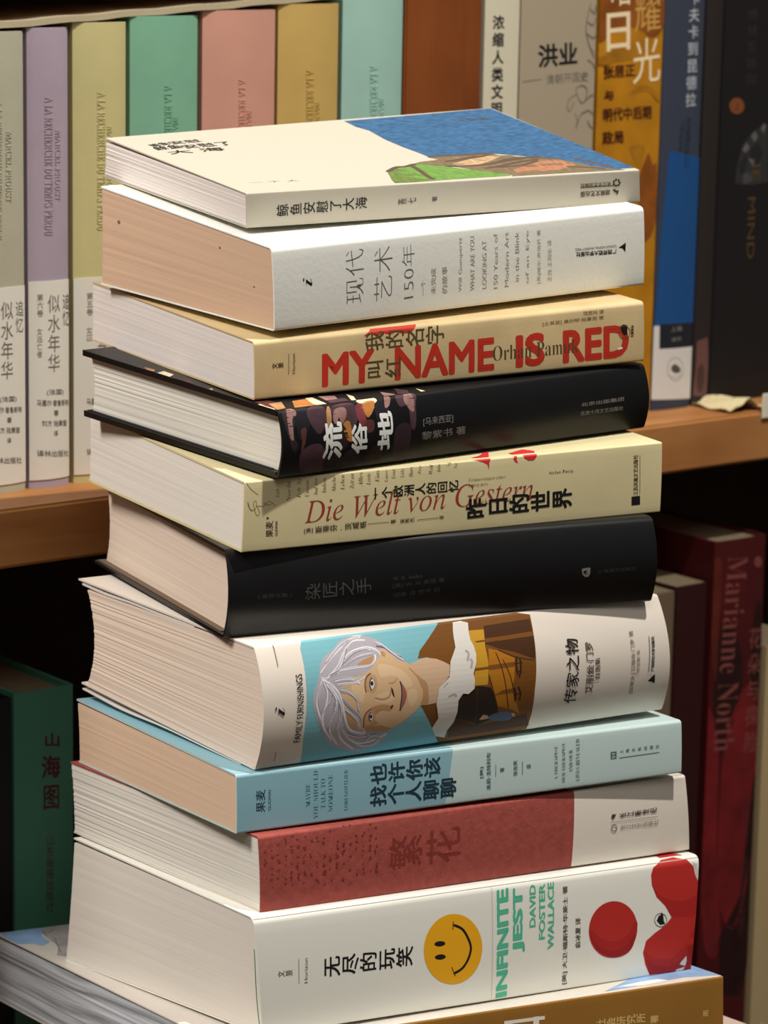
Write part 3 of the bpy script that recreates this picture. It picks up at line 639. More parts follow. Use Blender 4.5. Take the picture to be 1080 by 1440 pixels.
        ('T','spine_illustration','𝑴𝒂𝒄𝒉𝒆','ink_olive2',-0.015,'h','S',[[41.07,-7.43],[40.95,-1.17],[39.23,-7.38]]),
        ('T','spine_illustration','𝑳𝒆𝒃𝒆𝒏','ink_olive2',-0.015,'h','S',[[45.03,-7.05],[44.91,-0.91],[43.18,-7.01]]),
        ('T','spine_illustration','𝒁𝒆𝒊𝒕 𝒂𝒏','ink_olive2',-0.015,'h','S',[[49.34,-6.82],[49.23,-0.68],[47.48,-6.78]]),
        ('T','spine_illustration','𝑨𝒍𝒍𝒆𝒔','ink_olive2',-0.015,'h','S',[[53.33,-6.56],[53.25,-0.44],[51.47,-6.52]]),
        ('T','spine_illustration','𝑳𝒆𝒖𝒕𝒆','ink_olive2',-0.015,'h','S',[[57.0,-6.04],[56.91,-1.1],[55.12,-5.99]]),
        ('T','spine_illustration','𝑬𝒊𝒏𝒔','ink_olive2',-0.015,'h','S',[[61.0,-5.18],[61.0,-0.28],[59.12,-5.13]]),
        ('T','spine_illustration','𝑳𝒂𝒈𝒆𝒓','ink_olive2',-0.015,'h','S',[[65.38,-5.55],[65.3,-0.62],[63.49,-5.51]]),
        ('T','spine_illustration','𝑬𝒓𝒏𝒔𝒕','ink_olive2',-0.015,'h','S',[[68.48,-4.46],[68.44,-0.47],[66.71,-4.44]]),
        ('T','spine_illustration','𝑳𝒊𝒆𝒃𝒆','ink_olive2',-0.015,'h','S',[[72.53,-4.28],[72.48,-0.61],[70.76,-4.26]]),
        ('T','spine_illustration','𝑯𝒂𝒖𝒔','ink_olive2',-0.015,'h','S',[[76.6,-4.36],[76.66,-0.21],[74.83,-4.34]]),
        ('T','spine_illustration','𝒁𝒖𝒈','ink_olive2',-0.015,'h','S',[[80.67,-3.52],[80.99,-0.01],[78.89,-3.5]]),
        ('T','spine_illustration','𝑾𝒆𝒍𝒕','ink_olive2',-0.015,'h','S',[[85.9,-3.96],[86.09,-0.06],[84.11,-3.94]]),
        ('T','spine_illustration','𝑱𝒂𝒉𝒓','ink_olive2',-0.015,'h','S',[[89.63,-3.62],[89.84,-0.05],[87.83,-3.6]]),
        ('T','spine_illustration','𝑳𝒂𝒏𝒅','ink_olive2',-0.015,'h','S',[[93.73,-1.34],[94.86,0.0],[91.92,-1.32]]),
        ('T','spine_illustration','𝑻𝒂𝒈','ink_olive2',-0.015,'h','S',[[97.88,-2.47],[97.92,-0.33],[96.07,-2.45]]),
        ('T','title','𝐷𝑖𝑒 𝑊𝑒𝑙𝑡 𝑣𝑜𝑛 𝐺𝑒𝑠𝑡𝑒𝑟𝑛','ink_wine',-0.004,'h','S',[[27.3,-19.63],[134.89,-18.74],[26.9,-10.05]]),
        ('T','translated_title','一个欧洲人的回忆','ink_black',0.02,'v','S',[[56.82,-12.24],[98.69,-12.25],[56.67,-7.47]]),
        ('T','translated_title','昨日的世界','ink_black',0.03,'v','S',[[102.16,-24.57],[154.48,-23.69],[101.73,-16.25]]),
        ('T','lettering','[奥]','ink_brown',0.01,'h','S',[[27.41,-24.0],[31.38,-23.91],[27.28,-21.73]]),
        ('T','lettering','斯蒂芬·茨威格','ink_brown',0.015,'v','S',[[32.36,-24.15],[55.9,-24.0],[32.2,-21.27]]),
        ('K','lettering','ink_brown',0.2,0,'S',[[56.3,-22.43],[66.17,-22.49]]),
        ('T','lettering','著','ink_brown',0.01,'v','S',[[66.88,-23.31],[69.53,-23.3],[66.78,-21.49]]),
        ('T','lettering','吴秀杰','ink_brown',0.01,'v','S',[[71.37,-23.56],[78.19,-23.55],[71.26,-21.59]]),
        ('K','lettering','ink_brown',0.2,0,'S',[[79.38,-22.75],[89.43,-22.72]]),
        ('T','lettering','译','ink_brown',0.01,'v','S',[[89.75,-23.5],[92.11,-23.49],[89.65,-21.83]]),
        ('T','lettering','𝐄𝐫𝐢𝐧𝐧𝐞𝐫𝐮𝐧𝐠𝐞𝐧 𝐞𝐢𝐧𝐞𝐬','ink_olive2',-0.02,'h','S',[[103.18,-8.91],[121.0,-8.9],[103.14,-7.27]]),
        ('T','lettering','𝐄𝐮𝐫𝐨𝐩𝐚𝐞𝐫𝐬','ink_olive2',-0.02,'h','S',[[103.24,-11.15],[112.47,-11.17],[103.19,-9.5]]),
        ('T','lettering','𝐒𝐭𝐞𝐟𝐚𝐧 𝐙𝐰𝐞𝐢𝐠','ink_brown',-0.02,'h','S',[[142.24,-9.16],[154.22,-9.09],[142.2,-7.52]]),
        ('P','spine_illustration','stroke_red',0,'S',[[105.01,0.0],[108.05,0.0],[113.68,0.0],[112.98,-1.67],[112.82,-4.37],[112.03,-2.17],[109.83,-1.0],[107.08,-0.23]]),
        ('P','cover_illustration','stroke_red',0,'F',[[106.41,3.79],[111.45,5.85],[119.64,13.34],[118.37,9.67],[114.55,2.92],[108.89,3.18]]),
        ('P','spine_illustration','stroke_red',0,'S',[[125.09,0.0],[126.48,0.0],[126.3,-1.53],[126.89,-2.89],[125.63,-2.29],[124.56,-0.98]]),
        ('P','spine_illustration','stroke_red',0,'S',[[129.56,0.0],[136.26,0.0],[135.86,-1.15],[134.61,-2.28],[132.09,-2.24],[129.96,-1.0]]),
        ('P','cover_illustration','stroke_red',0,'F',[[125.61,5.44],[133.77,9.24],[135.36,9.43],[138.2,5.73],[136.98,2.87],[132.75,2.93],[128.07,3.18],[126.12,3.15]]),
        ('T','publisher_mark','江苏凤凰文艺出版社','ink_brown',0.02,'h','S',[[187.3,-21.22],[186.75,-4.08],[184.95,-21.33]]),
        ('K','publisher_mark','ink_olive2',0.3,0,'S',[[188.22,-20.69],[187.77,-4.46]]),
        ('P','publisher_mark','ink_black',0,'S',[[184.07,-21.72],[188.41,-21.61],[188.64,-25.43],[184.29,-25.47]]),
    ],
    6: [
        ('T','lettering','( 奥登文集 )','ink_faint',0.0,'h','S',[[12.55,-20.17],[27.05,-20.43],[12.47,-18.12]]),
        ('T','title','染匠之手','ink_faint2',0.0,'v','S',[[32.77,-22.38],[62.54,-21.44],[32.53,-15.61]]),
        ('T','lettering','𝐖. 𝐇. 𝐀𝐮𝐝𝐞𝐧','ink_faint',-0.01,'h','S',[[71.93,-16.97],[85.08,-16.63],[71.93,-15.51]]),
        ('T','lettering','[英] W. H. 奥登 著','ink_faint',0.0,'h','S',[[71.87,-20.37],[95.17,-19.46],[71.79,-18.28]]),
        ('T','lettering','胡桑 译 梵予 校','ink_faint',0.0,'h','S',[[72.34,-24.21],[93.49,-23.28],[72.15,-22.2]]),
        ('P','publisher_mark','ink_dim',0,'S',[[159.12,-18.52],[161.14,-18.25],[163.18,-18.22],[163.28,-20.66],[162.55,-22.15],[161.02,-22.19],[159.57,-21.0]]),
        ('P','publisher_mark','cloth_black',0,'S',[[160.0,-19.5],[161.85,-19.33],[161.87,-19.64],[160.89,-20.48],[162.25,-20.43],[161.28,-21.28],[160.04,-20.42]]),
        ('T','publisher_mark','上海译文出版社','ink_faint',0.0,'h','S',[[166.71,-21.07],[185.55,-21.09],[166.62,-19.38]]),
    ],
    7: [
        ('P','spine_illustration','art_teal',0,'S',[[21.8,0.0],[32.78,0.0],[41.09,0.0],[49.46,0.0],[57.88,0.0],[66.36,0.0],[74.9,0.0],[83.5,0.0],[88.66,0.0],[77.82,-13.79],[76.57,-28.29],[87.63,-50.65],[77.94,-50.65],[69.34,-50.65],[60.8,-50.65],[49.98,-50.1],[41.6,-50.11],[33.28,-50.11],[25.02,-50.11],[20.79,-50.62],[19.2,-39.32],[19.4,-30.07],[19.88,-19.88],[20.38,-10.18],[20.45,-2.66]]),
        ('P','spine_illustration','art_brown',0,'S',[[87.68,0.0],[92.16,0.0],[100.88,0.0],[109.67,0.0],[118.51,0.0],[127.42,0.0],[133.27,-1.22],[132.44,-8.37],[131.41,-19.81],[130.42,-31.91],[130.54,-43.33],[130.25,-50.22],[121.92,-50.65],[112.99,-50.65],[104.13,-50.65],[95.34,-50.65],[86.32,-50.65],[73.24,-30.93],[70.15,-18.64],[75.38,-9.33]]),
        ('P','spine_illustration','art_amber',0,'S',[[108.66,-11.98],[113.09,-13.41],[120.73,-17.14],[119.95,-25.48],[118.78,-29.43],[124.06,-41.89],[118.66,-38.96],[112.39,-37.04],[109.91,-30.4],[107.0,-22.94]]),
        ('P','spine_illustration','art_umber',0,'S',[[109.01,-3.18],[132.31,-2.77],[132.11,-11.65],[131.01,-18.78],[121.16,-14.77],[113.3,-12.48],[106.82,-9.9]]),
        ('P','spine_illustration','art_dark',0,'S',[[91.76,-31.22],[93.98,-28.93],[96.91,-29.29],[101.27,-26.52],[108.06,-28.11],[109.98,-31.44],[112.57,-38.15],[113.26,-41.53],[103.41,-44.63],[101.88,-43.29],[91.71,-39.69]]),
        ('P','spine_illustration','art_umber',0,'S',[[89.02,-45.4],[91.6,-39.13],[103.41,-44.63],[112.75,-44.25],[127.78,-42.39],[130.79,-48.51],[108.21,-48.74],[90.58,-48.59]]),
        ('P','spine_illustration','art_gold',0,'S',[[101.21,-4.22],[108.52,-4.51],[107.27,-10.88],[107.57,-17.61],[106.57,-26.66],[100.39,-26.41],[99.92,-23.1],[101.47,-16.92],[102.09,-12.21],[100.76,-8.32]]),
        ('K','spine_illustration','art_umber',0.5,1,'S',[[107.07,-21.96],[109.98,-31.44],[112.57,-38.15]]),
        ('K','spine_illustration','art_umber',0.5,1,'S',[[111.82,-13.75],[114.2,-21.8],[116.78,-34.41],[118.05,-38.87]]),
        ('K','spine_illustration','art_umber',0.5,1,'S',[[114.79,-16.96],[118.17,-25.27],[120.41,-34.87]]),
        ('K','spine_illustration','art_umber',0.5,1,'S',[[113.19,-12.94],[120.81,-16.67],[130.64,-19.23]]),
        ('K','spine_illustration','art_umber',0.5,1,'S',[[112.97,-9.14],[122.34,-14.9],[129.07,-17.59]]),
        ('K','spine_illustration','art_umber',0.5,1,'S',[[101.27,-26.77],[101.86,-35.67],[102.19,-44.46]]),
        ('K','spine_illustration','art_dark',0.8,1,'S',[[121.99,-16.8],[121.22,-20.13],[121.77,-24.68]]),
        ('K','spine_illustration','art_dark',0.8,1,'S',[[123.38,-17.44],[123.49,-21.38],[122.33,-25.76]]),
        ('K','spine_illustration','art_dark',0.8,1,'S',[[120.39,-19.55],[124.59,-19.53]]),
        ('K','spine_illustration','art_dark',0.8,1,'S',[[120.69,-22.55],[124.23,-23.47]]),
        ('K','spine_illustration','art_dark',0.8,1,'S',[[119.98,-29.57],[120.78,-32.8],[120.86,-36.0]]),
        ('K','spine_illustration','art_dark',0.8,1,'S',[[121.76,-29.28],[123.15,-32.58],[122.91,-35.73]]),
        ('K','spine_illustration','art_dark',0.8,1,'S',[[119.58,-32.65],[123.76,-32.65]]),
        ('P','spine_illustration','art_denim',0,'S',[[108.44,-41.15],[111.17,-40.14],[115.23,-39.7],[119.62,-40.73],[120.94,-42.58],[119.93,-44.4],[115.14,-44.3],[109.46,-42.95]]),
        ('P','spine_illustration','art_skin2',0,'S',[[119.99,-41.06],[121.69,-41.45],[121.94,-42.99],[120.58,-42.81]]),
        ('P','spine_illustration','art_skin2',0,'S',[[105.52,-39.92],[107.7,-40.49],[108.94,-42.04],[106.33,-42.24],[103.96,-42.19]]),
        ('P','spine_illustration','art_skin2',0,'S',[[70.27,-13.52],[70.96,-13.5],[74.57,-12.73],[77.56,-12.26],[82.55,-13.28],[86.29,-14.98],[88.66,-16.44],[87.83,-20.7],[83.5,-25.12],[81.33,-31.44],[77.32,-31.7],[73.28,-31.44],[66.33,-23.05]]),
        ('P','spine_illustration','art_skin3',1,'S',[[70.51,-16.05],[73.49,-19.51],[76.7,-22.32],[77.42,-26.88],[77.3,-31.44],[73.82,-31.0],[74.54,-27.03],[73.78,-22.96],[71.84,-18.84]]),
        ('P','spine_illustration','art_hair_grey',1,'S',[[22.62,-23.58],[23.76,-18.92],[25.93,-14.95],[27.69,-10.08],[30.47,-6.76],[35.28,-4.59],[38.98,-1.86],[44.49,-0.66],[50.09,-0.79],[55.64,-2.69],[59.26,-5.55],[61.38,-8.05],[64.86,-10.03],[67.71,-12.58],[62.2,-11.6],[56.55,-11.44],[52.21,-16.57],[47.32,-19.81],[44.83,-29.33],[48.18,-39.11],[54.24,-41.3],[59.42,-41.76],[57.65,-45.93],[52.62,-48.01],[46.12,-48.74],[38.75,-46.51],[32.24,-42.8],[27.5,-36.79],[24.38,-30.72]]),
        ('P','spine_illustration','art_skin',1,'S',[[53.78,-11.13],[57.03,-9.41],[62.36,-10.92],[69.19,-13.77],[71.96,-17.89],[74.31,-24.01],[74.55,-28.04],[72.78,-32.41],[68.62,-36.05],[63.41,-39.07],[57.55,-40.96],[51.69,-39.87],[47.31,-38.99],[43.81,-36.39],[39.43,-32.18],[36.95,-25.35],[36.17,-19.44],[40.95,-16.68],[47.92,-15.13],[51.65,-13.22]]),
        ('P','spine_illustration','art_skin3',1,'S',[[48.18,-39.11],[46.66,-34.69],[49.34,-29.91],[54.93,-28.85],[60.08,-30.27],[59.08,-32.19],[54.51,-31.59],[52.02,-34.88],[59.54,-39.61],[64.48,-38.68],[68.62,-36.05],[63.41,-39.07],[57.55,-40.96],[51.72,-40.03]]),
        ('P','spine_illustration','art_skin',1,'S',[[56.59,-6.85],[59.28,-7.37],[62.07,-9.73],[62.92,-10.98],[59.98,-11.35],[56.92,-9.86]]),
        ('P','spine_illustration','art_skin3',1,'S',[[56.95,-7.57],[58.76,-8.23],[58.5,-9.9],[57.09,-9.19]]),
        ('P','spine_illustration','art_skin_light',1,'S',[[54.6,-12.61],[59.59,-13.17],[64.85,-15.65],[68.39,-18.92],[69.79,-22.48],[66.33,-23.05],[63.27,-18.8],[58.9,-17.34],[54.93,-17.36]]),
        ('P','spine_illustration','art_skin_light',1,'S',[[40.83,-17.62],[46.6,-16.39],[47.23,-20.76],[45.88,-26.46],[42.0,-24.01]]),
        ('P','spine_illustration','art_skin_light',1,'S',[[51.51,-25.18],[56.07,-23.77],[59.45,-24.18],[60.55,-27.3],[57.17,-28.38],[52.63,-27.31]]),
        ('P','spine_illustration','art_skin_light',1,'S',[[67.99,-24.23],[71.41,-24.65],[71.99,-28.73],[69.27,-31.44],[67.39,-28.15]]),
        ('P','spine_illustration','art_skin4',1,'S',[[47.98,-22.06],[47.86,-18.91],[49.4,-16.48],[52.25,-16.33],[53.14,-19.06],[52.47,-22.36],[50.43,-23.58]]),
        ('P','spine_illustration','art_skin4',1,'S',[[47.81,-36.94],[47.63,-33.26],[49.37,-30.52],[51.73,-32.0],[52.31,-34.92],[50.6,-36.79]]),
        ('K','spine_illustration','art_skin3',1.0,1,'S',[[50.69,-15.45],[48.44,-16.89],[47.43,-19.82],[47.76,-23.01]]),
        ('K','spine_illustration','art_skin3',1.0,1,'S',[[47.2,-38.02],[46.89,-34.2],[47.87,-31.5],[50.35,-29.94]]),
        ('K','spine_illustration','art_umber',0.35,1,'S',[[50.47,-15.42],[48.22,-16.86],[47.15,-19.79],[47.49,-22.73]]),
        ('K','spine_illustration','art_umber',0.35,1,'S',[[47.2,-38.02],[46.77,-34.18],[47.75,-31.48],[50.02,-30.0]]),
        ('P','spine_illustration','art_white',1,'S',[[50.48,-17.7],[51.58,-18.87],[51.55,-20.31],[50.3,-21.85],[49.76,-20.1],[49.91,-18.68]]),
        ('P','spine_illustration','art_eye',0,'S',[[51.29,-19.61],[51.17,-20.02],[50.94,-20.33],[50.63,-20.48],[50.3,-20.45],[50.02,-20.22],[49.85,-19.86],[49.82,-19.43],[49.93,-19.02],[50.17,-18.71],[50.49,-18.56],[50.82,-18.6],[51.09,-18.82],[51.26,-19.18]]),
        ('K','spine_illustration','art_umber',0.5,1,'S',[[50.77,-17.16],[49.75,-18.56],[49.52,-20.31],[50.15,-22.47]]),
        ('K','spine_illustration','art_skin3',0.35,1,'S',[[51.08,-17.39],[52.32,-19.34],[51.8,-21.4],[50.37,-22.49]]),
        ('P','spine_illustration','art_white',1,'S',[[49.81,-31.9],[50.91,-32.97],[50.97,-34.53],[50.03,-35.14],[49.39,-33.5]]),
        ('P','spine_illustration','art_eye',0,'S',[[50.79,-33.47],[50.77,-33.86],[50.61,-34.15],[50.36,-34.3],[50.05,-34.25],[49.76,-34.04],[49.54,-33.7],[49.43,-33.29],[49.46,-32.91],[49.62,-32.62],[49.88,-32.48],[50.18,-32.52],[50.47,-32.73],[50.69,-33.07]]),
        ('K','spine_illustration','art_umber',0.5,1,'S',[[49.88,-31.4],[49.15,-32.74],[49.36,-34.27],[50.09,-35.56]]),
        ('K','spine_illustration','art_skin3',0.35,1,'S',[[50.12,-31.53],[51.48,-33.05],[51.34,-34.79],[50.2,-35.58]]),
        ('K','spine_illustration','art_skin3',0.8,1,'S',[[51.51,-25.43],[54.89,-26.59],[58.28,-26.02],[59.49,-23.2]]),
        ('P','spine_illustration','art_umber',1,'S',[[59.44,-22.22],[60.34,-23.31],[61.0,-26.45],[59.99,-25.24]]),
        ('P','spine_illustration','art_umber',1,'S',[[59.09,-30.65],[60.05,-29.5],[60.43,-30.31],[59.58,-31.22]]),
        ('P','spine_illustration','art_lip',1,'S',[[63.87,-20.08],[65.26,-21.94],[66.55,-24.55],[66.8,-27.07],[66.02,-29.5],[64.23,-32.6],[63.84,-31.26],[64.42,-26.78],[64.47,-23.81]]),
        ('K','spine_illustration','art_eye',0.45,1,'S',[[63.87,-20.08],[64.41,-22.82],[64.42,-26.78],[64.04,-29.75],[63.85,-32.81]]),
        ('K','spine_illustration','art_skin3',0.5,1,'S',[[62.71,-18.74],[60.82,-20.44],[58.58,-20.18]]),
        ('K','spine_illustration','art_skin3',0.5,1,'S',[[68.93,-15.16],[72.36,-19.38],[74.31,-24.01]]),
        ('P','spine_illustration','art_skin3',1,'S',[[45.32,-11.12],[49.03,-9.69],[53.77,-8.83],[53.61,-10.65],[50.73,-12.18],[46.18,-12.37]]),
        ('P','spine_illustration','art_skin3',1,'S',[[38.19,-30.5],[40.6,-32.85],[43.32,-36.85],[42.92,-37.85],[39.76,-35.32]]),
        ('K','spine_illustration','art_white',0.77,1,'S',[[27.09,-14.62],[30.07,-14.96],[35.46,-12.79],[43.38,-12.29],[50.73,-12.18],[53.71,-10.2],[53.89,-8.39]]),
        ('K','spine_illustration','art_white',0.28,1,'S',[[27.09,-14.43],[30.07,-14.77],[35.46,-12.6],[43.38,-12.1],[50.72,-11.99],[53.7,-10.01],[53.88,-8.2]]),
        ('K','spine_illustration','art_lilac',0.28,1,'S',[[26.75,-15.12],[29.69,-15.46],[35.0,-13.28],[42.86,-12.77],[50.14,-12.66],[53.06,-10.67],[53.17,-8.84]]),
        ('K','spine_illustration','art_hair_grey',0.28,1,'S',[[26.74,-14.58],[29.66,-14.92],[34.96,-12.74],[42.81,-12.23],[50.08,-12.11],[52.99,-10.13],[53.09,-8.3]]),
        ('K','spine_illustration','art_white',0.77,1,'S',[[27.13,-12.77],[31.9,-8.73],[37.32,-5.25],[44.17,-1.51],[49.3,-1.37]]),
        ('K','spine_illustration','art_white',0.28,1,'S',[[27.52,-12.2],[32.41,-8.17],[37.93,-4.71],[44.9,-0.99],[50.13,-0.86]]),
        ('K','spine_illustration','art_lilac',0.28,1,'S',[[27.14,-12.94],[31.91,-8.9],[37.33,-5.42],[44.18,-1.67],[49.33,-1.54]]),
        ('K','spine_illustration','art_hair_grey',0.28,1,'S',[[26.85,-12.56],[31.53,-8.51],[36.86,-5.03],[43.62,-1.28],[48.66,-1.13]]),
        ('K','spine_illustration','art_white',0.63,1,'S',[[30.07,-14.96],[35.93,-10.54],[39.9,-5.98],[44.95,-2.48],[51.11,-2.67]]),
        ('K','spine_illustration','art_white',0.28,1,'S',[[30.23,-14.91],[36.13,-10.49],[40.15,-5.93],[45.24,-2.44],[51.44,-2.64]]),
        ('K','spine_illustration','art_lilac',0.28,1,'S',[[30.31,-14.48],[36.24,-10.07],[40.29,-5.52],[45.42,-2.04],[51.62,-2.23]]),
        ('K','spine_illustration','art_hair_grey',0.28,1,'S',[[29.98,-14.37],[35.82,-9.96],[39.77,-5.4],[44.79,-1.91],[50.89,-2.09]]),
        ('K','spine_illustration','art_white',0.7,1,'S',[[35.29,-13.7],[38.41,-9.44],[43.17,-6.32],[50.25,-5.27],[54.93,-6.68],[56.53,-9.13]]),
        ('K','spine_illustration','art_white',0.28,1,'S',[[35.19,-14.31],[38.28,-10.04],[43.0,-6.92],[50.08,-5.87],[54.77,-7.27],[56.39,-9.74]]),
        ('K','spine_illustration','art_lilac',0.28,1,'S',[[35.28,-14.1],[38.4,-9.84],[43.15,-6.72],[50.25,-5.67],[54.95,-7.08],[56.58,-9.54]]),
        ('K','spine_illustration','art_hair_grey',0.28,1,'S',[[35.14,-14.04],[38.23,-9.78],[42.95,-6.66],[50.0,-5.6],[54.67,-7.0],[56.26,-9.46]]),
        ('K','spine_illustration','art_hair_dark',0.4,1,'S',[[36.82,-11.56],[44.01,-7.32],[49.99,-6.15],[53.15,-6.94]]),
        ('K','spine_illustration','art_white',0.28,1,'S',[[36.61,-11.22],[43.71,-6.98],[49.58,-5.8],[52.64,-6.58]]),
        ('K','spine_illustration','art_lilac',0.28,1,'S',[[36.87,-11.89],[44.09,-7.66],[50.11,-6.49],[53.32,-7.29]]),
        ('K','spine_illustration','art_hair_grey',0.28,1,'S',[[36.89,-10.96],[44.1,-6.73],[50.06,-5.56],[53.21,-6.35]]),
        ('K','spine_illustration','art_hair_dark',0.45,1,'S',[[31.31,-14.17],[36.09,-12.4],[39.18,-8.61],[41.38,-4.78]]),
        ('K','spine_illustration','art_white',0.28,1,'S',[[31.22,-13.73],[35.95,-11.95],[39.0,-8.17],[41.16,-4.35]]),
        ('K','spine_illustration','art_lilac',0.28,1,'S',[[31.09,-14.61],[35.79,-12.82],[38.8,-9.02],[40.93,-5.18]]),
        ('K','spine_illustration','art_hair_grey',0.28,1,'S',[[31.01,-14.71],[35.69,-12.92],[38.67,-9.12],[40.77,-5.27]]),
        ('K','spine_illustration','art_hair_dark',0.35,1,'S',[[38.46,-11.74],[42.24,-9.86],[47.06,-8.56],[52.79,-8.27]]),
        ('K','spine_illustration','art_white',0.28,1,'S',[[38.86,-11.13],[42.76,-9.27],[47.69,-7.98],[53.53,-7.7]]),
        ('K','spine_illustration','art_lilac',0.28,1,'S',[[38.37,-11.72],[42.12,-9.84],[46.91,-8.53],[52.61,-8.24]]),
        ('K','spine_illustration','art_hair_grey',0.28,1,'S',[[38.14,-11.59],[41.8,-9.7],[46.5,-8.39],[52.1,-8.08]]),
        ('K','spine_illustration','art_hair_dark',0.25,1,'S',[[30.06,-9.43],[34.22,-6.27],[39.08,-3.2],[43.47,-1.88]]),
        ('K','spine_illustration','art_white',0.28,1,'S',[[30.47,-8.91],[34.77,-5.77],[39.76,-2.72],[44.26,-1.41]]),
        ('K','spine_illustration','art_lilac',0.28,1,'S',[[30.26,-8.9],[34.47,-5.75],[39.38,-2.69],[43.8,-1.38]]),
        ('K','spine_illustration','art_hair_grey',0.28,1,'S',[[29.98,-10.0],[34.14,-6.83],[39.0,-3.76],[43.4,-2.43]]),
        ('K','spine_illustration','art_white',0.7,1,'S',[[33.15,-16.72],[37.65,-16.3],[42.02,-17.05],[45.14,-19.07]]),
        ('K','spine_illustration','art_white',0.28,1,'S',[[33.04,-15.97],[37.47,-15.54],[41.76,-16.27],[44.78,-18.28]]),
        ('K','spine_illustration','art_lilac',0.28,1,'S',[[32.85,-16.75],[37.24,-16.31],[41.5,-17.04],[44.51,-19.06]]),
        ('K','spine_illustration','art_hair_grey',0.28,1,'S',[[32.89,-16.07],[37.28,-15.63],[41.51,-16.36],[44.49,-18.36]]),
        ('K','spine_illustration','art_white',0.5599999999999999,1,'S',[[34.12,-17.78],[38.57,-17.83],[43.04,-17.87],[47.78,-16.06]]),
        ('K','spine_illustration','art_white',0.28,1,'S',[[34.05,-18.41],[38.49,-18.46],[42.96,-18.5],[47.68,-16.68]]),
        ('K','spine_illustration','art_lilac',0.28,1,'S',[[34.08,-17.62],[38.51,-17.66],[42.96,-17.71],[47.68,-15.89]]),
        ('K','spine_illustration','art_hair_grey',0.28,1,'S',[[34.3,-17.18],[38.78,-17.23],[43.29,-17.29],[48.08,-15.48]]),
        ('K','spine_illustration','art_white',0.77,1,'S',[[27.21,-15.56],[30.84,-17.39],[34.35,-21.14],[36.39,-26.27],[37.78,-32.48],[40.73,-38.08],[46.19,-40.45],[48.39,-40.21]]),
        ('K','spine_illustration','art_white',0.28,1,'S',[[27.34,-15.09],[30.97,-16.91],[34.47,-20.65],[36.48,-25.76],[37.83,-31.95],[40.75,-37.53],[46.2,-39.88],[48.41,-39.65]]),
        ('K','spine_illustration','art_lilac',0.28,1,'S',[[27.19,-16.25],[30.85,-18.09],[34.41,-21.86],[36.52,-27.01],[37.99,-33.26],[41.02,-38.9],[46.53,-41.29],[48.74,-41.06]]),
        ('K','spine_illustration','art_hair_grey',0.28,1,'S',[[26.89,-15.61],[30.46,-17.43],[33.92,-21.18],[35.9,-26.29],[37.22,-32.5],[40.11,-38.09],[45.51,-40.45],[47.65,-40.21]]),
        ('K','spine_illustration','art_white',0.63,1,'S',[[27.15,-16.02],[25.58,-20.09],[24.27,-23.78],[25.38,-28.84],[28.06,-34.78]]),
        ('K','spine_illustration','art_white',0.28,1,'S',[[27.3,-15.52],[25.73,-19.57],[24.4,-23.25],[25.5,-28.3],[28.16,-34.22]]),
        ('K','spine_illustration','art_lilac',0.28,1,'S',[[26.89,-16.73],[25.31,-20.81],[23.98,-24.51],[25.1,-29.6],[27.8,-35.57]]),
        ('K','spine_illustration','art_hair_grey',0.28,1,'S',[[27.58,-15.51],[26.08,-19.57],[24.85,-23.26],[26.03,-28.32],[28.77,-34.25]]),
        ('K','spine_illustration','art_white',0.63,1,'S',[[28.17,-16.61],[29.41,-20.55],[28.64,-25.3],[27.09,-30.07],[28.12,-35.31],[32.44,-41.2]]),
        ('K','spine_illustration','art_white',0.28,1,'S',[[28.23,-17.3],[29.54,-21.26],[28.85,-26.03],[27.39,-30.83],[28.52,-36.12],[32.95,-42.05]]),
        ('K','spine_illustration','art_lilac',0.28,1,'S',[[27.97,-16.75],[29.17,-20.69],[28.36,-25.44],[26.77,-30.2],[27.77,-35.45],[32.05,-41.33]]),
        ('K','spine_illustration','art_hair_grey',0.28,1,'S',[[27.88,-16.38],[29.03,-20.3],[28.16,-25.03],[26.51,-29.77],[27.44,-35.0],[31.64,-40.85]]),
        ('K','spine_illustration','art_white',0.5599999999999999,1,'S',[[29.2,-17.2],[32.64,-21.9],[33.62,-26.91],[31.14,-32.62],[31.25,-37.83],[35.82,-43.86]]),
        ('K','spine_illustration','art_white',0.28,1,'S',[[29.31,-17.35],[32.78,-22.06],[33.81,-27.07],[31.37,-32.8],[31.53,-38.02],[36.15,-44.07]]),
        ('K','spine_illustration','art_lilac',0.28,1,'S',[[29.47,-16.61],[32.92,-21.3],[33.91,-26.29],[31.43,-31.99],[31.54,-37.17],[36.09,-43.18]]),
        ('K','spine_illustration','art_hair_grey',0.28,1,'S',[[29.03,-17.73],[32.47,-22.44],[33.47,-27.47],[31.01,-33.2],[31.14,-38.43],[35.73,-44.49]]),
        ('K','spine_illustration','art_white',0.63,1,'S',[[30.78,-17.86],[34.76,-24.1],[35.95,-30.21],[34.88,-36.23],[37.58,-41.93],[44.57,-47.38]]),
        ('K','spine_illustration','art_white',0.28,1,'S',[[30.85,-17.79],[34.84,-24.03],[36.04,-30.14],[34.98,-36.16],[37.69,-41.86],[44.69,-47.31]]),
        ('K','spine_illustration','art_lilac',0.28,1,'S',[[30.63,-18.58],[34.65,-24.85],[35.89,-30.99],[34.88,-37.04],[37.64,-42.79],[44.69,-48.28]]),
        ('K','spine_illustration','art_hair_grey',0.28,1,'S',[[30.92,-17.15],[34.85,-23.36],[35.99,-29.43],[34.87,-35.42],[37.51,-41.09],[44.43,-46.49]]),
        ('K','spine_illustration','art_white',0.63,1,'S',[[37.31,-37.61],[41.61,-42.51],[47.25,-44.97],[53.81,-44.26],[58.97,-42.24]]),
        ('K','spine_illustration','art_white',0.28,1,'S',[[37.48,-37.35],[41.83,-42.24],[47.53,-44.71],[54.16,-44.01],[59.39,-42.0]]),
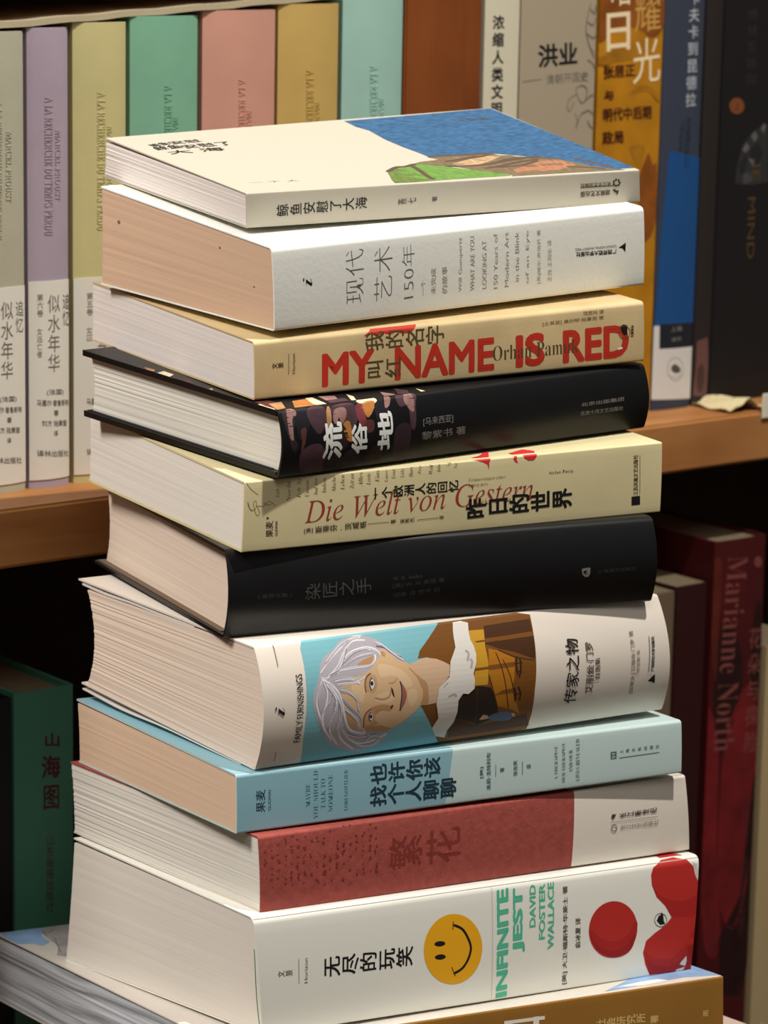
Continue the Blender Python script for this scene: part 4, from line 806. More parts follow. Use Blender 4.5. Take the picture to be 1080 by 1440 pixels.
        ('K','spine_illustration','art_lilac',0.28,1,'S',[[37.19,-37.11],[41.43,-41.98],[47.04,-44.43],[53.58,-43.72],[58.74,-41.71]]),
        ('K','spine_illustration','art_hair_grey',0.28,1,'S',[[37.22,-37.3],[41.48,-42.18],[47.1,-44.64],[53.65,-43.93],[58.8,-41.91]]),
        ('K','spine_illustration','art_hair_dark',0.5,1,'S',[[39.2,-38.93],[43.54,-41.15],[48.74,-41.89],[53.72,-41.5]]),
        ('K','spine_illustration','art_white',0.28,1,'S',[[38.94,-39.12],[43.18,-41.32],[48.26,-42.05],[53.12,-41.64]]),
        ('K','spine_illustration','art_lilac',0.28,1,'S',[[39.0,-39.39],[43.25,-41.6],[48.34,-42.33],[53.2,-41.93]]),
        ('K','spine_illustration','art_hair_grey',0.28,1,'S',[[38.94,-39.38],[43.17,-41.59],[48.24,-42.31],[53.08,-41.9]]),
        ('K','spine_illustration','art_hair_dark',0.45,1,'S',[[24.85,-22.88],[26.31,-18.28],[27.63,-16.55]]),
        ('K','spine_illustration','art_white',0.28,1,'S',[[25.07,-22.9],[26.63,-18.31],[28.06,-16.59]]),
        ('K','spine_illustration','art_lilac',0.28,1,'S',[[25.02,-22.51],[26.57,-17.93],[27.97,-16.21]]),
        ('K','spine_illustration','art_hair_grey',0.28,1,'S',[[25.02,-22.79],[26.57,-18.19],[27.97,-16.48]]),
        ('K','spine_illustration','art_hair_dark',0.45,1,'S',[[27.04,-29.06],[30.31,-24.53],[31.6,-20.81]]),
        ('K','spine_illustration','art_white',0.28,1,'S',[[26.89,-29.78],[30.02,-25.22],[31.18,-21.47]]),
        ('K','spine_illustration','art_lilac',0.28,1,'S',[[26.96,-28.84],[30.21,-24.32],[31.48,-20.6]]),
        ('K','spine_illustration','art_hair_grey',0.28,1,'S',[[27.29,-28.88],[30.7,-24.37],[32.13,-20.67]]),
        ('K','spine_illustration','art_hair_dark',0.4,1,'S',[[29.81,-35.54],[32.56,-28.76],[33.1,-23.9]]),
        ('K','spine_illustration','art_white',0.28,1,'S',[[29.86,-35.0],[32.72,-28.26],[33.36,-23.41]]),
        ('K','spine_illustration','art_lilac',0.28,1,'S',[[30.0,-35.16],[32.91,-28.42],[33.6,-23.58]]),
        ('K','spine_illustration','art_hair_grey',0.28,1,'S',[[29.6,-36.3],[32.11,-29.47],[32.44,-24.56]]),
        ('K','spine_illustration','art_hair_dark',0.4,1,'S',[[34.32,-36.15],[35.45,-31.15],[35.0,-26.09]]),
        ('K','spine_illustration','art_white',0.28,1,'S',[[34.19,-36.88],[35.16,-31.84],[34.54,-26.74]]),
        ('K','spine_illustration','art_lilac',0.28,1,'S',[[34.69,-36.38],[35.99,-31.4],[35.7,-26.35]]),
        ('K','spine_illustration','art_hair_grey',0.28,1,'S',[[33.86,-35.36],[34.88,-30.37],[34.32,-25.32]]),
        ('K','spine_illustration','art_hair_grey',0.8,1,'S',[[35.53,-20.32],[39.88,-21.81],[43.09,-25.13],[44.31,-30.28]]),
        ('K','spine_illustration','art_white',0.28,1,'S',[[35.34,-20.13],[39.6,-21.6],[42.73,-24.91],[43.86,-30.04]]),
        ('K','spine_illustration','art_lilac',0.28,1,'S',[[35.55,-21.04],[39.94,-22.54],[43.22,-25.88],[44.53,-31.06]]),
        ('K','spine_illustration','art_hair_grey',0.28,1,'S',[[35.48,-19.77],[39.77,-21.24],[42.92,-24.54],[44.06,-29.66]]),
        ('K','spine_illustration','art_hair_dark',0.4,1,'S',[[36.42,-24.3],[39.75,-27.68],[43.25,-31.15],[45.81,-34.57]]),
        ('K','spine_illustration','art_white',0.28,1,'S',[[36.48,-23.75],[39.8,-27.11],[43.29,-30.57],[45.84,-33.98]]),
        ('K','spine_illustration','art_lilac',0.28,1,'S',[[36.12,-24.36],[39.34,-27.72],[42.74,-31.18],[45.18,-34.58]]),
        ('K','spine_illustration','art_hair_grey',0.28,1,'S',[[36.57,-23.65],[39.93,-27.01],[43.45,-30.47],[46.03,-33.88]]),
        ('K','spine_illustration','art_hair_grey',0.6,1,'S',[[37.53,-28.4],[40.44,-30.79],[43.48,-33.75],[45.12,-37.63]]),
        ('K','spine_illustration','art_white',0.28,1,'S',[[37.51,-28.72],[40.41,-31.12],[43.46,-34.08],[45.1,-37.97]]),
        ('K','spine_illustration','art_lilac',0.28,1,'S',[[37.72,-28.24],[40.69,-30.63],[43.79,-33.59],[45.5,-37.48]]),
        ('K','spine_illustration','art_hair_grey',0.28,1,'S',[[37.8,-27.9],[40.79,-30.3],[43.91,-33.26],[45.63,-37.14]]),
        ('K','spine_illustration','art_hair_dark',0.55,1,'S',[[49.14,-43.59],[52.1,-41.82],[55.72,-42.88],[53.96,-44.84]]),
        ('K','spine_illustration','art_white',0.28,1,'S',[[49.43,-44.11],[52.43,-42.34],[56.13,-43.42],[54.44,-45.39]]),
        ('K','spine_illustration','art_lilac',0.28,1,'S',[[49.42,-43.62],[52.48,-41.86],[56.22,-42.94],[54.57,-44.91]]),
        ('K','spine_illustration','art_hair_grey',0.28,1,'S',[[48.64,-42.72],[51.51,-40.95],[55.01,-41.99],[53.11,-43.91]]),
        ('K','spine_illustration','art_hair_dark',0.4,1,'S',[[55.33,-5.36],[59.05,-6.21],[61.31,-8.27],[65.81,-10.83]]),
        ('K','spine_illustration','art_white',0.28,1,'S',[[55.49,-4.9],[59.22,-5.75],[61.48,-7.81],[65.97,-10.37]]),
        ('K','spine_illustration','art_lilac',0.28,1,'S',[[55.6,-4.79],[59.36,-5.63],[61.64,-7.7],[66.15,-10.25]]),
        ('K','spine_illustration','art_hair_grey',0.28,1,'S',[[55.65,-4.99],[59.45,-5.84],[61.77,-7.91],[66.33,-10.48]]),
        ('K','spine_illustration','art_white',0.48999999999999994,1,'S',[[55.2,-3.99],[58.22,-5.21],[62.31,-8.84],[66.67,-12.09]]),
        ('K','spine_illustration','art_white',0.28,1,'S',[[55.01,-3.51],[57.89,-4.71],[61.82,-8.31],[66.03,-11.54]]),
        ('K','spine_illustration','art_lilac',0.28,1,'S',[[55.14,-4.07],[58.15,-5.29],[62.23,-8.92],[66.58,-12.17]]),
        ('K','spine_illustration','art_hair_grey',0.28,1,'S',[[55.27,-3.53],[58.26,-4.74],[62.29,-8.35],[66.6,-11.6]]),
        ('K','spine_illustration','art_white',0.48999999999999994,1,'S',[[42.19,-42.59],[47.57,-46.14],[52.27,-46.83],[56.31,-45.18]]),
        ('K','spine_illustration','art_white',0.28,1,'S',[[42.37,-43.4],[47.8,-46.97],[52.5,-47.67],[56.51,-46.01]]),
        ('K','spine_illustration','art_lilac',0.28,1,'S',[[42.4,-43.39],[47.85,-46.97],[52.56,-47.67],[56.6,-46.01]]),
        ('K','spine_illustration','art_hair_grey',0.28,1,'S',[[42.05,-43.43],[47.35,-46.99],[51.92,-47.67],[55.81,-45.99]]),
        ('P','spine_illustration','art_fur',0,'S',[[94.51,-0.38],[98.47,-0.25],[101.78,-1.18],[100.93,-4.19],[100.68,-7.62],[101.68,-10.29],[102.08,-13.63],[101.47,-16.92],[99.6,-21.09],[100.16,-24.13],[99.8,-27.61],[96.92,-29.55],[94.27,-28.96],[92.09,-31.78],[92.12,-37.05],[91.17,-41.26],[88.86,-44.82],[88.44,-48.28],[83.66,-46.9],[80.82,-42.85],[83.08,-38.52],[81.37,-31.97],[82.33,-25.48],[87.78,-21.18],[89.07,-15.05],[92.7,-9.79],[92.91,-6.11],[93.43,-3.42]]),
        ('K','spine_illustration','art_fur2',1.1,1,'S',[[96.93,-11.65],[98.44,-12.76],[97.22,-15.96]]),
        ('K','spine_illustration','art_fur2',1.1,1,'S',[[98.54,-15.15],[99.53,-16.22],[98.53,-19.01]]),
        ('K','spine_illustration','art_fur2',1.1,1,'S',[[87.02,-29.59],[89.9,-28.93],[91.11,-30.11]]),
        ('K','spine_illustration','art_fur2',1.1,1,'S',[[84.65,-25.26],[87.04,-23.56]]),
        ('K','lettering','ink_brown',0.25,1,'S',[[8.54,0.0],[8.54,-2.64],[8.48,-8.41]]),
        ('K','lettering','ink_brown',0.25,1,'S',[[7.32,-43.07],[7.72,-45.4],[7.63,-47.7]]),
        ('T','lettering','FAMILY FURNISHINGS','ink_black',0.006,'h','S',[[17.7,-40.07],[18.7,-11.91],[14.76,-40.13]]),
        ('T','publisher_mark','𝑖','ink_black',0.0,'h','S',[[9.49,-27.59],[9.5,-23.79],[5.26,-27.34]]),
        ('T','title','传家之物','ink_black',0.008,'h','S',[[152.28,-40.55],[153.79,-12.61],[145.6,-40.17]]),
        ('T','lettering','艾丽丝·门罗','ink_brown',0.01,'h','S',[[160.32,-37.3],[161.02,-14.99],[156.41,-37.12]]),
        ('T','lettering','自选集','ink_brown',0.01,'h','S',[[163.68,-30.95],[164.05,-21.72],[161.08,-30.95]]),
        ('T','lettering','[加拿大] 艾丽丝·门罗 著','ink_brown2',0.01,'h','S',[[182.14,-40.11],[183.18,-12.52],[179.7,-40.13]]),
        ('T','lettering','李玉瑶 译','ink_brown2',0.01,'h','S',[[184.64,-30.63],[185.17,-20.76],[182.94,-30.74]]),
        ('P','publisher_mark','ink_black',0,'S',[[189.22,-35.22],[192.91,-32.46],[193.23,-36.7],[191.58,-35.84]]),
        ('T','publisher_mark','广西师范大学出版社','ink_black',0.03,'h','S',[[192.25,-31.22],[193.53,-15.97],[190.54,-31.21]]),
        ('K','publisher_mark','ink_brown',0.25,0,'S',[[189.43,-31.04],[190.77,-15.67]]),
    ],
    8: [
        ('P','spine_illustration','cover_blue',0,'S',[[0.28,-0.11],[22.04,-0.15],[54.51,-0.22],[87.93,-0.23],[100.13,-0.27],[96.27,-23.25],[84.09,-23.21],[54.13,-24.18],[20.77,-23.88],[0.03,-24.06]]),
        ('P','cover_illustration','cover_blue',0,'F',[[-2.06,-2.83],[100.53,1.2],[103.61,75.73],[68.84,157.96],[7.4,185.18],[-7.66,147.08]]),
        ('T','publisher_mark','果麦','ink_navy',0.02,'h','S',[[12.66,-16.62],[12.78,-7.25],[8.36,-16.53]]),
        ('T','publisher_mark','GUOMAI','ink_navy',0.02,'h','S',[[15.21,-16.2],[15.32,-7.69],[13.93,-16.33]]),
        ('T','lettering','𝐌𝐀𝐘𝐁𝐄','ink_teal',-0.015,'h','S',[[32.93,-16.82],[33.03,-7.17],[30.88,-16.78]]),
        ('T','lettering','𝐘𝐎𝐔 𝐒𝐇𝐎𝐔𝐋𝐃','ink_teal',-0.015,'h','S',[[36.53,-22.28],[36.74,-2.26],[34.41,-22.22]]),
        ('T','lettering','𝐓𝐀𝐋𝐊 𝐓𝐎','ink_teal',-0.015,'h','S',[[39.92,-18.28],[40.05,-5.91],[37.8,-18.23]]),
        ('T','lettering','𝐒𝐎𝐌𝐄𝐎𝐍𝐄','ink_teal',-0.015,'h','S',[[43.29,-19.9],[43.45,-4.61],[41.2,-19.85]]),
        ('T','lettering','𝐋𝐎𝐑𝐈 𝐆𝐎𝐓𝐓𝐋𝐈𝐄𝐁','ink_teal',-0.015,'h','S',[[50.19,-20.46],[50.36,-3.56],[48.54,-20.46]]),
        ('T','title','也许你该','ink_navy',0.025,'v','S',[[60.33,-11.04],[94.09,-11.05],[60.51,-2.68]]),
        ('T','title','找个人聊聊','ink_navy',0.025,'v','S',[[60.32,-20.26],[101.63,-20.75],[60.33,-11.79]]),
        ('T','lettering','[美]','ink_slate',0.02,'h','S',[[114.66,-14.33],[114.7,-9.44],[112.76,-14.32]]),
        ('T','lettering','洛莉·戈特利布','ink_slate',0.02,'h','S',[[118.17,-19.9],[118.27,-3.68],[116.09,-19.87]]),
        ('T','lettering','著','ink_slate',0.02,'h','S',[[124.74,-12.96],[124.75,-10.91],[122.65,-12.94]]),
        ('T','lettering','张含笑','ink_slate',0.02,'h','S',[[131.21,-15.19],[131.24,-8.54],[129.18,-15.17]]),
        ('T','lettering','译','ink_slate',0.02,'h','S',[[137.95,-12.94],[137.96,-10.87],[135.77,-12.91]]),
        ('K','lettering','ink_slate',0.25,0,'S',[[120.59,-9.19],[120.56,-14.47]]),
        ('K','lettering','ink_slate',0.25,0,'S',[[133.69,-9.29],[133.66,-15.08]]),
        ('T','lettering','𝐀 𝐓𝐇𝐄𝐑𝐀𝐏𝐈𝐒𝐓,','ink_slate',-0.015,'h','S',[[151.38,-19.31],[151.45,-4.19],[149.61,-19.32]]),
        ('T','lettering','𝐇𝐄𝐑 𝐓𝐇𝐄𝐑𝐀𝐏𝐈𝐒𝐓,','ink_slate',-0.015,'h','S',[[155.16,-21.08],[155.22,-3.1],[153.38,-21.09]]),
        ('T','lettering','𝐀𝐍𝐃 𝐎𝐔𝐑','ink_slate',-0.015,'h','S',[[158.67,-16.87],[158.71,-6.94],[156.89,-16.88]]),
        ('T','lettering','𝐋𝐈𝐕𝐄𝐒 𝐑𝐄𝐕𝐄𝐀𝐋𝐄𝐃','ink_slate',-0.015,'h','S',[[162.22,-21.14],[162.29,-2.61],[160.35,-21.13]]),
        ('P','publisher_mark','ink_slate',0,'S',[[178.0,-10.26],[181.05,-10.23],[181.04,-13.56],[177.99,-13.6]]),
        ('K','publisher_mark','cover_pale',0.5,0,'S',[[178.68,-11.11],[180.32,-11.14],[178.86,-12.09],[180.5,-12.6],[178.68,-13.03]]),
        ('T','publisher_mark','上','ink_slate',0.02,'v','S',[[182.69,-11.57],[184.51,-11.58],[182.7,-9.84]]),
        ('T','publisher_mark','海','ink_slate',0.02,'v','S',[[185.75,-11.53],[187.58,-11.54],[185.76,-9.79]]),
        ('T','publisher_mark','文','ink_slate',0.02,'v','S',[[188.83,-11.49],[190.66,-11.5],[188.84,-9.75]]),
        ('T','publisher_mark','化','ink_slate',0.02,'v','S',[[191.91,-11.45],[193.74,-11.46],[191.92,-9.71]]),
        ('T','publisher_mark','出','ink_slate',0.02,'v','S',[[194.99,-11.41],[196.84,-11.42],[195.0,-9.66]]),
        ('T','publisher_mark','版','ink_slate',0.02,'v','S',[[198.09,-11.36],[199.93,-11.38],[198.1,-9.62]]),
        ('T','publisher_mark','社','ink_slate',0.02,'v','S',[[201.19,-11.32],[203.04,-11.34],[201.2,-9.58]]),
        ('K','publisher_mark','ink_slate',0.3,0,'S',[[182.5,-13.41],[203.08,-13.2]]),
    ],
    9: [
        ('P','spine_illustration','band_cream',0,'S',[[156.21,0.0],[219.06,0.0],[217.06,-9.11],[217.29,-21.36],[217.06,-32.13],[152.66,-31.84]]),
        ('P','cover_illustration','band_cream',0,'F',[[155.77,3.11],[216.4,0.64],[210.22,109.59],[157.2,113.81]]),
        ('T','title','繁','press_red',0.01,'h','S',[[76.73,-21.82],[77.78,-8.07],[60.56,-21.87]]),
        ('T','title','花','press_red',0.01,'h','S',[[95.79,-22.1],[96.97,-7.43],[78.82,-22.09]]),
        ('P','pressed_pattern','press_red',0,'S',[[2.28,-10.23],[2.68,-10.02],[3.05,-10.36],[2.77,-10.57]]),
        ('P','pressed_pattern','press_red',0,'S',[[1.64,-11.43],[2.24,-11.12],[2.8,-11.7],[2.32,-11.92]]),
        ('P','pressed_pattern','press_red',0,'S',[[2.46,-17.52],[2.83,-17.06],[3.17,-17.51],[2.92,-18.08]]),
        ('P','pressed_pattern','press_red',0,'S',[[1.98,-6.41],[2.76,-5.9],[3.45,-6.74],[2.8,-7.12]]),
        ('P','pressed_pattern','press_red',0,'S',[[1.92,-12.2],[2.46,-11.92],[2.97,-12.23],[2.54,-12.64]]),
        ('P','pressed_pattern','press_red',0,'S',[[2.16,-11.06],[2.97,-10.6],[3.73,-11.06],[3.03,-11.75]]),
        ('P','pressed_pattern','press_red',0,'S',[[1.84,-9.87],[2.55,-9.63],[3.23,-10.02],[2.63,-10.3]]),
        ('P','pressed_pattern','press_red',0,'S',[[4.85,-9.32],[5.58,-9.14],[6.3,-9.32],[5.67,-9.7]]),
        ('P','pressed_pattern','press_red',0,'S',[[5.0,-13.72],[5.58,-13.4],[6.12,-14.07],[5.67,-14.19]]),
        ('P','pressed_pattern','press_red',0,'S',[[5.02,-6.36],[5.68,-6.09],[6.3,-6.47],[5.75,-6.82]]),
        ('P','pressed_pattern','press_red',0,'S',[[4.74,-16.2],[5.51,-16.0],[6.27,-16.22],[5.61,-16.62]]),
        ('P','pressed_pattern','press_red',0,'S',[[5.42,-9.06],[5.89,-8.74],[6.33,-9.05],[5.96,-9.52]]),
        ('P','pressed_pattern','press_red',0,'S',[[5.18,-9.21],[5.97,-8.7],[6.69,-9.51],[6.02,-9.93]]),
        ('P','pressed_pattern','press_red',0,'S',[[4.4,-18.45],[5.2,-18.01],[5.98,-18.63],[5.29,-19.13]]),
        ('P','pressed_pattern','press_red',0,'S',[[5.14,-21.76],[5.63,-21.49],[6.11,-21.87],[5.74,-22.18]]),
        ('P','pressed_pattern','press_red',0,'S',[[7.89,-8.39],[8.53,-8.08],[9.12,-8.54],[8.6,-8.88]]),
        ('P','pressed_pattern','press_red',0,'S',[[8.49,-11.83],[9.12,-11.49],[9.71,-11.87],[9.19,-12.34]]),
        ('P','pressed_pattern','press_red',0,'S',[[7.31,-18.13],[8.01,-17.74],[8.68,-18.52],[8.1,-18.73]]),
        ('P','pressed_pattern','press_red',0,'S',[[8.09,-14.85],[8.59,-14.64],[9.07,-15.12],[8.69,-15.21]]),
        ('P','pressed_pattern','press_red',0,'S',[[8.35,-11.55],[8.81,-11.28],[9.23,-11.65],[8.89,-11.96]]),
        ('P','pressed_pattern','press_red',0,'S',[[7.99,-10.78],[8.66,-10.45],[9.29,-10.83],[8.73,-11.29]]),
        ('P','pressed_pattern','press_red',0,'S',[[8.3,-4.06],[8.93,-3.6],[9.48,-4.18],[8.97,-4.69]]),
        ('P','pressed_pattern','press_red',0,'S',[[12.0,-3.33],[12.66,-2.8],[13.22,-3.45],[12.68,-4.04]]),
        ('P','pressed_pattern','press_red',0,'S',[[10.95,-21.04],[11.65,-20.68],[12.34,-21.05],[11.75,-21.6]]),
        ('P','pressed_pattern','press_red',0,'S',[[11.39,-9.26],[12.19,-8.98],[12.94,-9.53],[12.26,-9.76]]),
        ('P','pressed_pattern','press_red',0,'S',[[11.11,-19.05],[11.71,-18.62],[12.29,-19.29],[11.81,-19.65]]),
        ('P','pressed_pattern','press_red',0,'S',[[11.76,-10.68],[12.18,-10.11],[12.52,-10.97],[12.23,-11.36]]),
        ('P','pressed_pattern','press_red',0,'S',[[11.57,-13.14],[12.0,-12.58],[12.38,-13.32],[12.06,-13.83]]),
        ('P','pressed_pattern','press_red',0,'S',[[11.8,-2.45],[12.45,-2.01],[13.0,-2.78],[12.48,-3.07]]),
        ('P','pressed_pattern','press_red',0,'S',[[12.16,-4.51],[12.56,-3.99],[12.88,-4.45],[12.59,-5.15]]),
        ('P','pressed_pattern','press_red',0,'S',[[13.86,-16.89],[14.25,-16.32],[14.61,-16.84],[14.33,-17.57]]),
        ('P','pressed_pattern','press_red',0,'S',[[13.85,-16.35],[14.58,-15.85],[15.28,-16.52],[14.66,-17.06]]),
        ('P','pressed_pattern','press_red',0,'S',[[14.1,-5.68],[14.73,-5.41],[15.3,-5.95],[14.79,-6.12]]),
        ('P','pressed_pattern','press_red',0,'S',[[14.98,-1.58],[15.78,-1.31],[16.53,-1.71],[15.84,-2.05]]),
        ('P','pressed_pattern','press_red',0,'S',[[14.47,-7.16],[14.96,-6.61],[15.37,-7.23],[15.0,-7.85]]),
        ('P','pressed_pattern','press_red',0,'S',[[13.95,-19.45],[14.34,-18.9],[14.71,-19.68],[14.43,-20.13]]),
        ('P','pressed_pattern','press_red',0,'S',[[13.89,-12.81],[14.58,-12.47],[15.24,-13.04],[14.66,-13.34]]),
        ('P','pressed_pattern','press_red',0,'S',[[14.22,-21.7],[14.79,-21.47],[15.36,-21.88],[14.9,-22.1]]),
        ('P','pressed_pattern','press_red',0,'S',[[14.59,-8.18],[15.13,-7.68],[15.6,-8.21],[15.17,-8.83]]),
        ('P','pressed_pattern','press_red',0,'S',[[13.49,-18.53],[14.15,-18.31],[14.79,-18.54],[14.25,-18.95]]),
        ('P','pressed_pattern','press_red',0,'S',[[13.88,-18.48],[14.48,-18.15],[15.06,-18.55],[14.57,-19.0]]),
        ('P','pressed_pattern','press_red',0,'S',[[15.06,-5.67],[15.43,-5.44],[15.75,-5.93],[15.51,-6.01]]),
        ('P','pressed_pattern','press_red',0,'S',[[17.34,-20.14],[17.85,-19.62],[18.33,-20.4],[17.94,-20.81]]),
        ('P','pressed_pattern','press_red',0,'S',[[16.58,-14.18],[17.31,-13.88],[18.0,-14.43],[17.39,-14.68]]),
        ('P','pressed_pattern','press_red',0,'S',[[17.25,-3.17],[18.0,-2.94],[18.69,-3.52],[18.07,-3.59]]),
        ('P','pressed_pattern','press_red',0,'S',[[17.03,-10.45],[17.68,-10.24],[18.31,-10.58],[17.77,-10.84]]),
        ('P','pressed_pattern','press_red',0,'S',[[17.12,-18.88],[17.63,-18.57],[18.13,-18.81],[17.73,-19.34]]),
        ('P','pressed_pattern','press_red',0,'S',[[17.68,-6.06],[18.44,-5.6],[19.11,-6.43],[18.47,-6.72]]),
        ('P','pressed_pattern','press_red',0,'S',[[17.43,-6.53],[18.09,-6.01],[18.66,-6.8],[18.13,-7.22]]),
        ('P','pressed_pattern','press_red',0,'S',[[16.95,-19.11],[17.63,-18.65],[18.28,-19.33],[17.72,-19.75]]),
        ('P','pressed_pattern','press_red',0,'S',[[17.37,-17.63],[17.92,-17.21],[18.44,-17.94],[18.01,-18.2]]),
        ('P','pressed_pattern','press_red',0,'S',[[16.84,-15.16],[17.36,-14.74],[17.83,-15.51],[17.44,-15.74]]),
        ('P','pressed_pattern','press_red',0,'S',[[20.7,-10.01],[21.21,-9.67],[21.68,-9.94],[21.28,-10.5]]),
        ('P','pressed_pattern','press_red',0,'S',[[20.64,-6.74],[21.3,-6.43],[21.9,-7.09],[21.37,-7.22]]),
        ('P','pressed_pattern','press_red',0,'S',[[19.53,-12.66],[20.37,-12.15],[21.13,-13.05],[20.43,-13.41]]),
        ('P','pressed_pattern','press_red',0,'S',[[19.86,-13.24],[20.35,-12.96],[20.8,-13.55],[20.44,-13.66]]),
        ('P','pressed_pattern','press_red',0,'S',[[19.68,-21.45],[20.15,-21.13],[20.6,-21.76],[20.26,-21.9]]),
        ('P','pressed_pattern','press_red',0,'S',[[20.59,-7.78],[21.23,-7.25],[21.8,-7.84],[21.27,-8.48]]),
        ('P','pressed_pattern','press_red',0,'S',[[20.09,-10.88],[20.48,-10.55],[20.83,-10.81],[20.56,-11.32]]),
        ('P','pressed_pattern','press_red',0,'S',[[20.11,-6.96],[20.91,-6.55],[21.64,-7.25],[20.96,-7.59]]),
        ('P','pressed_pattern','press_red',0,'S',[[20.21,-17.99],[20.91,-17.61],[21.59,-18.26],[21.0,-18.57]]),
        ('P','pressed_pattern','press_red',0,'S',[[20.16,-16.96],[20.6,-16.44],[21.0,-17.06],[20.68,-17.61]]),
        ('P','pressed_pattern','press_red',0,'S',[[21.31,-2.52],[21.81,-2.18],[22.24,-2.72],[21.86,-2.99]]),
        ('P','pressed_pattern','press_red',0,'S',[[19.88,-18.25],[20.44,-18.05],[20.98,-18.55],[20.54,-18.61]]),
        ('P','pressed_pattern','press_red',0,'S',[[23.13,-10.32],[23.57,-9.89],[23.95,-10.22],[23.63,-10.87]]),
        ('P','pressed_pattern','press_red',0,'S',[[24.11,-4.59],[24.75,-4.09],[25.31,-4.73],[24.78,-5.26]]),
        ('P','pressed_pattern','press_red',0,'S',[[23.07,-18.91],[23.76,-18.61],[24.43,-18.95],[23.86,-19.4]]),
        ('P','pressed_pattern','press_red',0,'S',[[23.08,-11.12],[23.88,-10.83],[24.62,-11.5],[23.95,-11.62]]),
        ('P','pressed_pattern','press_red',0,'S',[[23.08,-18.16],[23.83,-17.91],[24.55,-18.39],[23.93,-18.61]]),
        ('P','pressed_pattern','press_red',0,'S',[[23.27,-18.66],[23.87,-18.16],[24.42,-18.94],[23.95,-19.32]]),
        ('P','pressed_pattern','press_red',0,'S',[[26.28,-22.1],[26.95,-21.66],[27.6,-22.32],[27.05,-22.73]]),
        ('P','pressed_pattern','press_red',0,'S',[[26.21,-15.66],[26.62,-15.19],[26.99,-15.76],[26.7,-16.25]]),
        ('P','pressed_pattern','press_red',0,'S',[[26.14,-13.74],[26.6,-13.51],[27.02,-13.98],[26.69,-14.1]]),
        ('P','pressed_pattern','press_red',0,'S',[[25.42,-21.15],[26.24,-20.69],[27.04,-21.37],[26.34,-21.85]]),
        ('P','pressed_pattern','press_red',0,'S',[[26.83,-4.97],[27.5,-4.79],[28.11,-5.23],[27.57,-5.34]]),
        ('P','pressed_pattern','press_red',0,'S',[[26.63,-3.48],[27.2,-2.97],[27.66,-3.71],[27.22,-4.14]]),
        ('P','pressed_pattern','press_red',0,'S',[[29.21,-23.59],[29.76,-23.33],[30.3,-23.73],[29.87,-24.01]]),
        ('P','pressed_pattern','press_red',0,'S',[[29.9,-4.21],[30.54,-3.92],[31.14,-4.24],[30.6,-4.66]]),
        ('P','pressed_pattern','press_red',0,'S',[[28.99,-15.07],[29.58,-14.72],[30.14,-15.42],[29.67,-15.58]]),
        ('P','pressed_pattern','press_red',0,'S',[[29.64,-11.5],[30.45,-11.19],[31.21,-11.81],[30.53,-12.02]]),
        ('P','pressed_pattern','press_red',0,'S',[[29.46,-5.57],[30.04,-5.16],[30.54,-5.78],[30.08,-6.13]]),
        ('P','pressed_pattern','press_red',0,'S',[[28.84,-15.57],[29.66,-15.12],[30.43,-15.82],[29.74,-16.24]]),
        ('P','pressed_pattern','press_red',0,'S',[[29.03,-18.6],[29.5,-18.16],[29.94,-18.83],[29.59,-19.18]]),
        ('P','pressed_pattern','press_red',0,'S',[[29.58,-12.23],[30.05,-11.99],[30.48,-12.35],[30.14,-12.6]]),
        ('P','pressed_pattern','press_red',0,'S',[[29.4,-6.37],[30.19,-6.0],[30.93,-6.42],[30.24,-6.96]]),
        ('P','pressed_pattern','press_red',0,'S',[[29.43,-17.93],[30.22,-17.49],[30.98,-18.24],[30.31,-18.59]]),
        ('P','pressed_pattern','press_red',0,'S',[[28.85,-18.99],[29.5,-18.57],[30.11,-19.26],[29.59,-19.59]]),
        ('P','pressed_pattern','press_red',0,'S',[[29.73,-19.49],[30.17,-19.0],[30.59,-19.41],[30.26,-20.11]]),
        ('P','pressed_pattern','press_red',0,'S',[[32.8,-22.0],[33.19,-21.44],[33.56,-22.18],[33.29,-22.67]]),
        ('P','pressed_pattern','press_red',0,'S',[[32.01,-17.39],[32.47,-17.13],[32.91,-17.5],[32.57,-17.78]]),
        ('P','pressed_pattern','press_red',0,'S',[[32.16,-13.33],[32.89,-12.85],[33.56,-13.62],[32.95,-14.0]]),
        ('P','pressed_pattern','press_red',0,'S',[[33.09,-1.65],[33.6,-1.24],[34.03,-1.64],[33.63,-2.18]]),
        ('P','pressed_pattern','press_red',0,'S',[[32.16,-13.68],[32.88,-13.16],[33.54,-13.73],[32.94,-14.39]]),
        ('P','pressed_pattern','press_red',0,'S',[[32.42,-12.16],[32.8,-11.88],[33.14,-12.39],[32.88,-12.55]]),
        ('P','pressed_pattern','press_red',0,'S',[[35.94,-9.13],[36.78,-8.68],[37.54,-9.46],[36.83,-9.8]]),
        ('P','pressed_pattern','press_red',0,'S',[[35.94,-8.77],[36.48,-8.57],[36.98,-8.98],[36.56,-9.11]]),
        ('P','pressed_pattern','press_red',0,'S',[[35.83,-12.66],[36.54,-12.41],[37.22,-12.77],[36.62,-13.11]]),
        ('P','pressed_pattern','press_red',0,'S',[[35.35,-11.46],[35.81,-11.01],[36.22,-11.39],[35.87,-12.04]]),
        ('P','pressed_pattern','press_red',0,'S',[[35.41,-17.07],[35.79,-16.61],[36.14,-17.11],[35.88,-17.64]]),
        ('P','pressed_pattern','press_red',0,'S',[[36.12,-7.7],[36.57,-7.28],[36.96,-7.7],[36.62,-8.25]]),
        ('P','pressed_pattern','press_red',0,'S',[[35.11,-16.96],[35.83,-16.45],[36.51,-17.29],[35.91,-17.68]]),
        ('P','pressed_pattern','press_red',0,'S',[[35.2,-15.62],[35.86,-15.08],[36.48,-15.59],[35.93,-16.34]]),
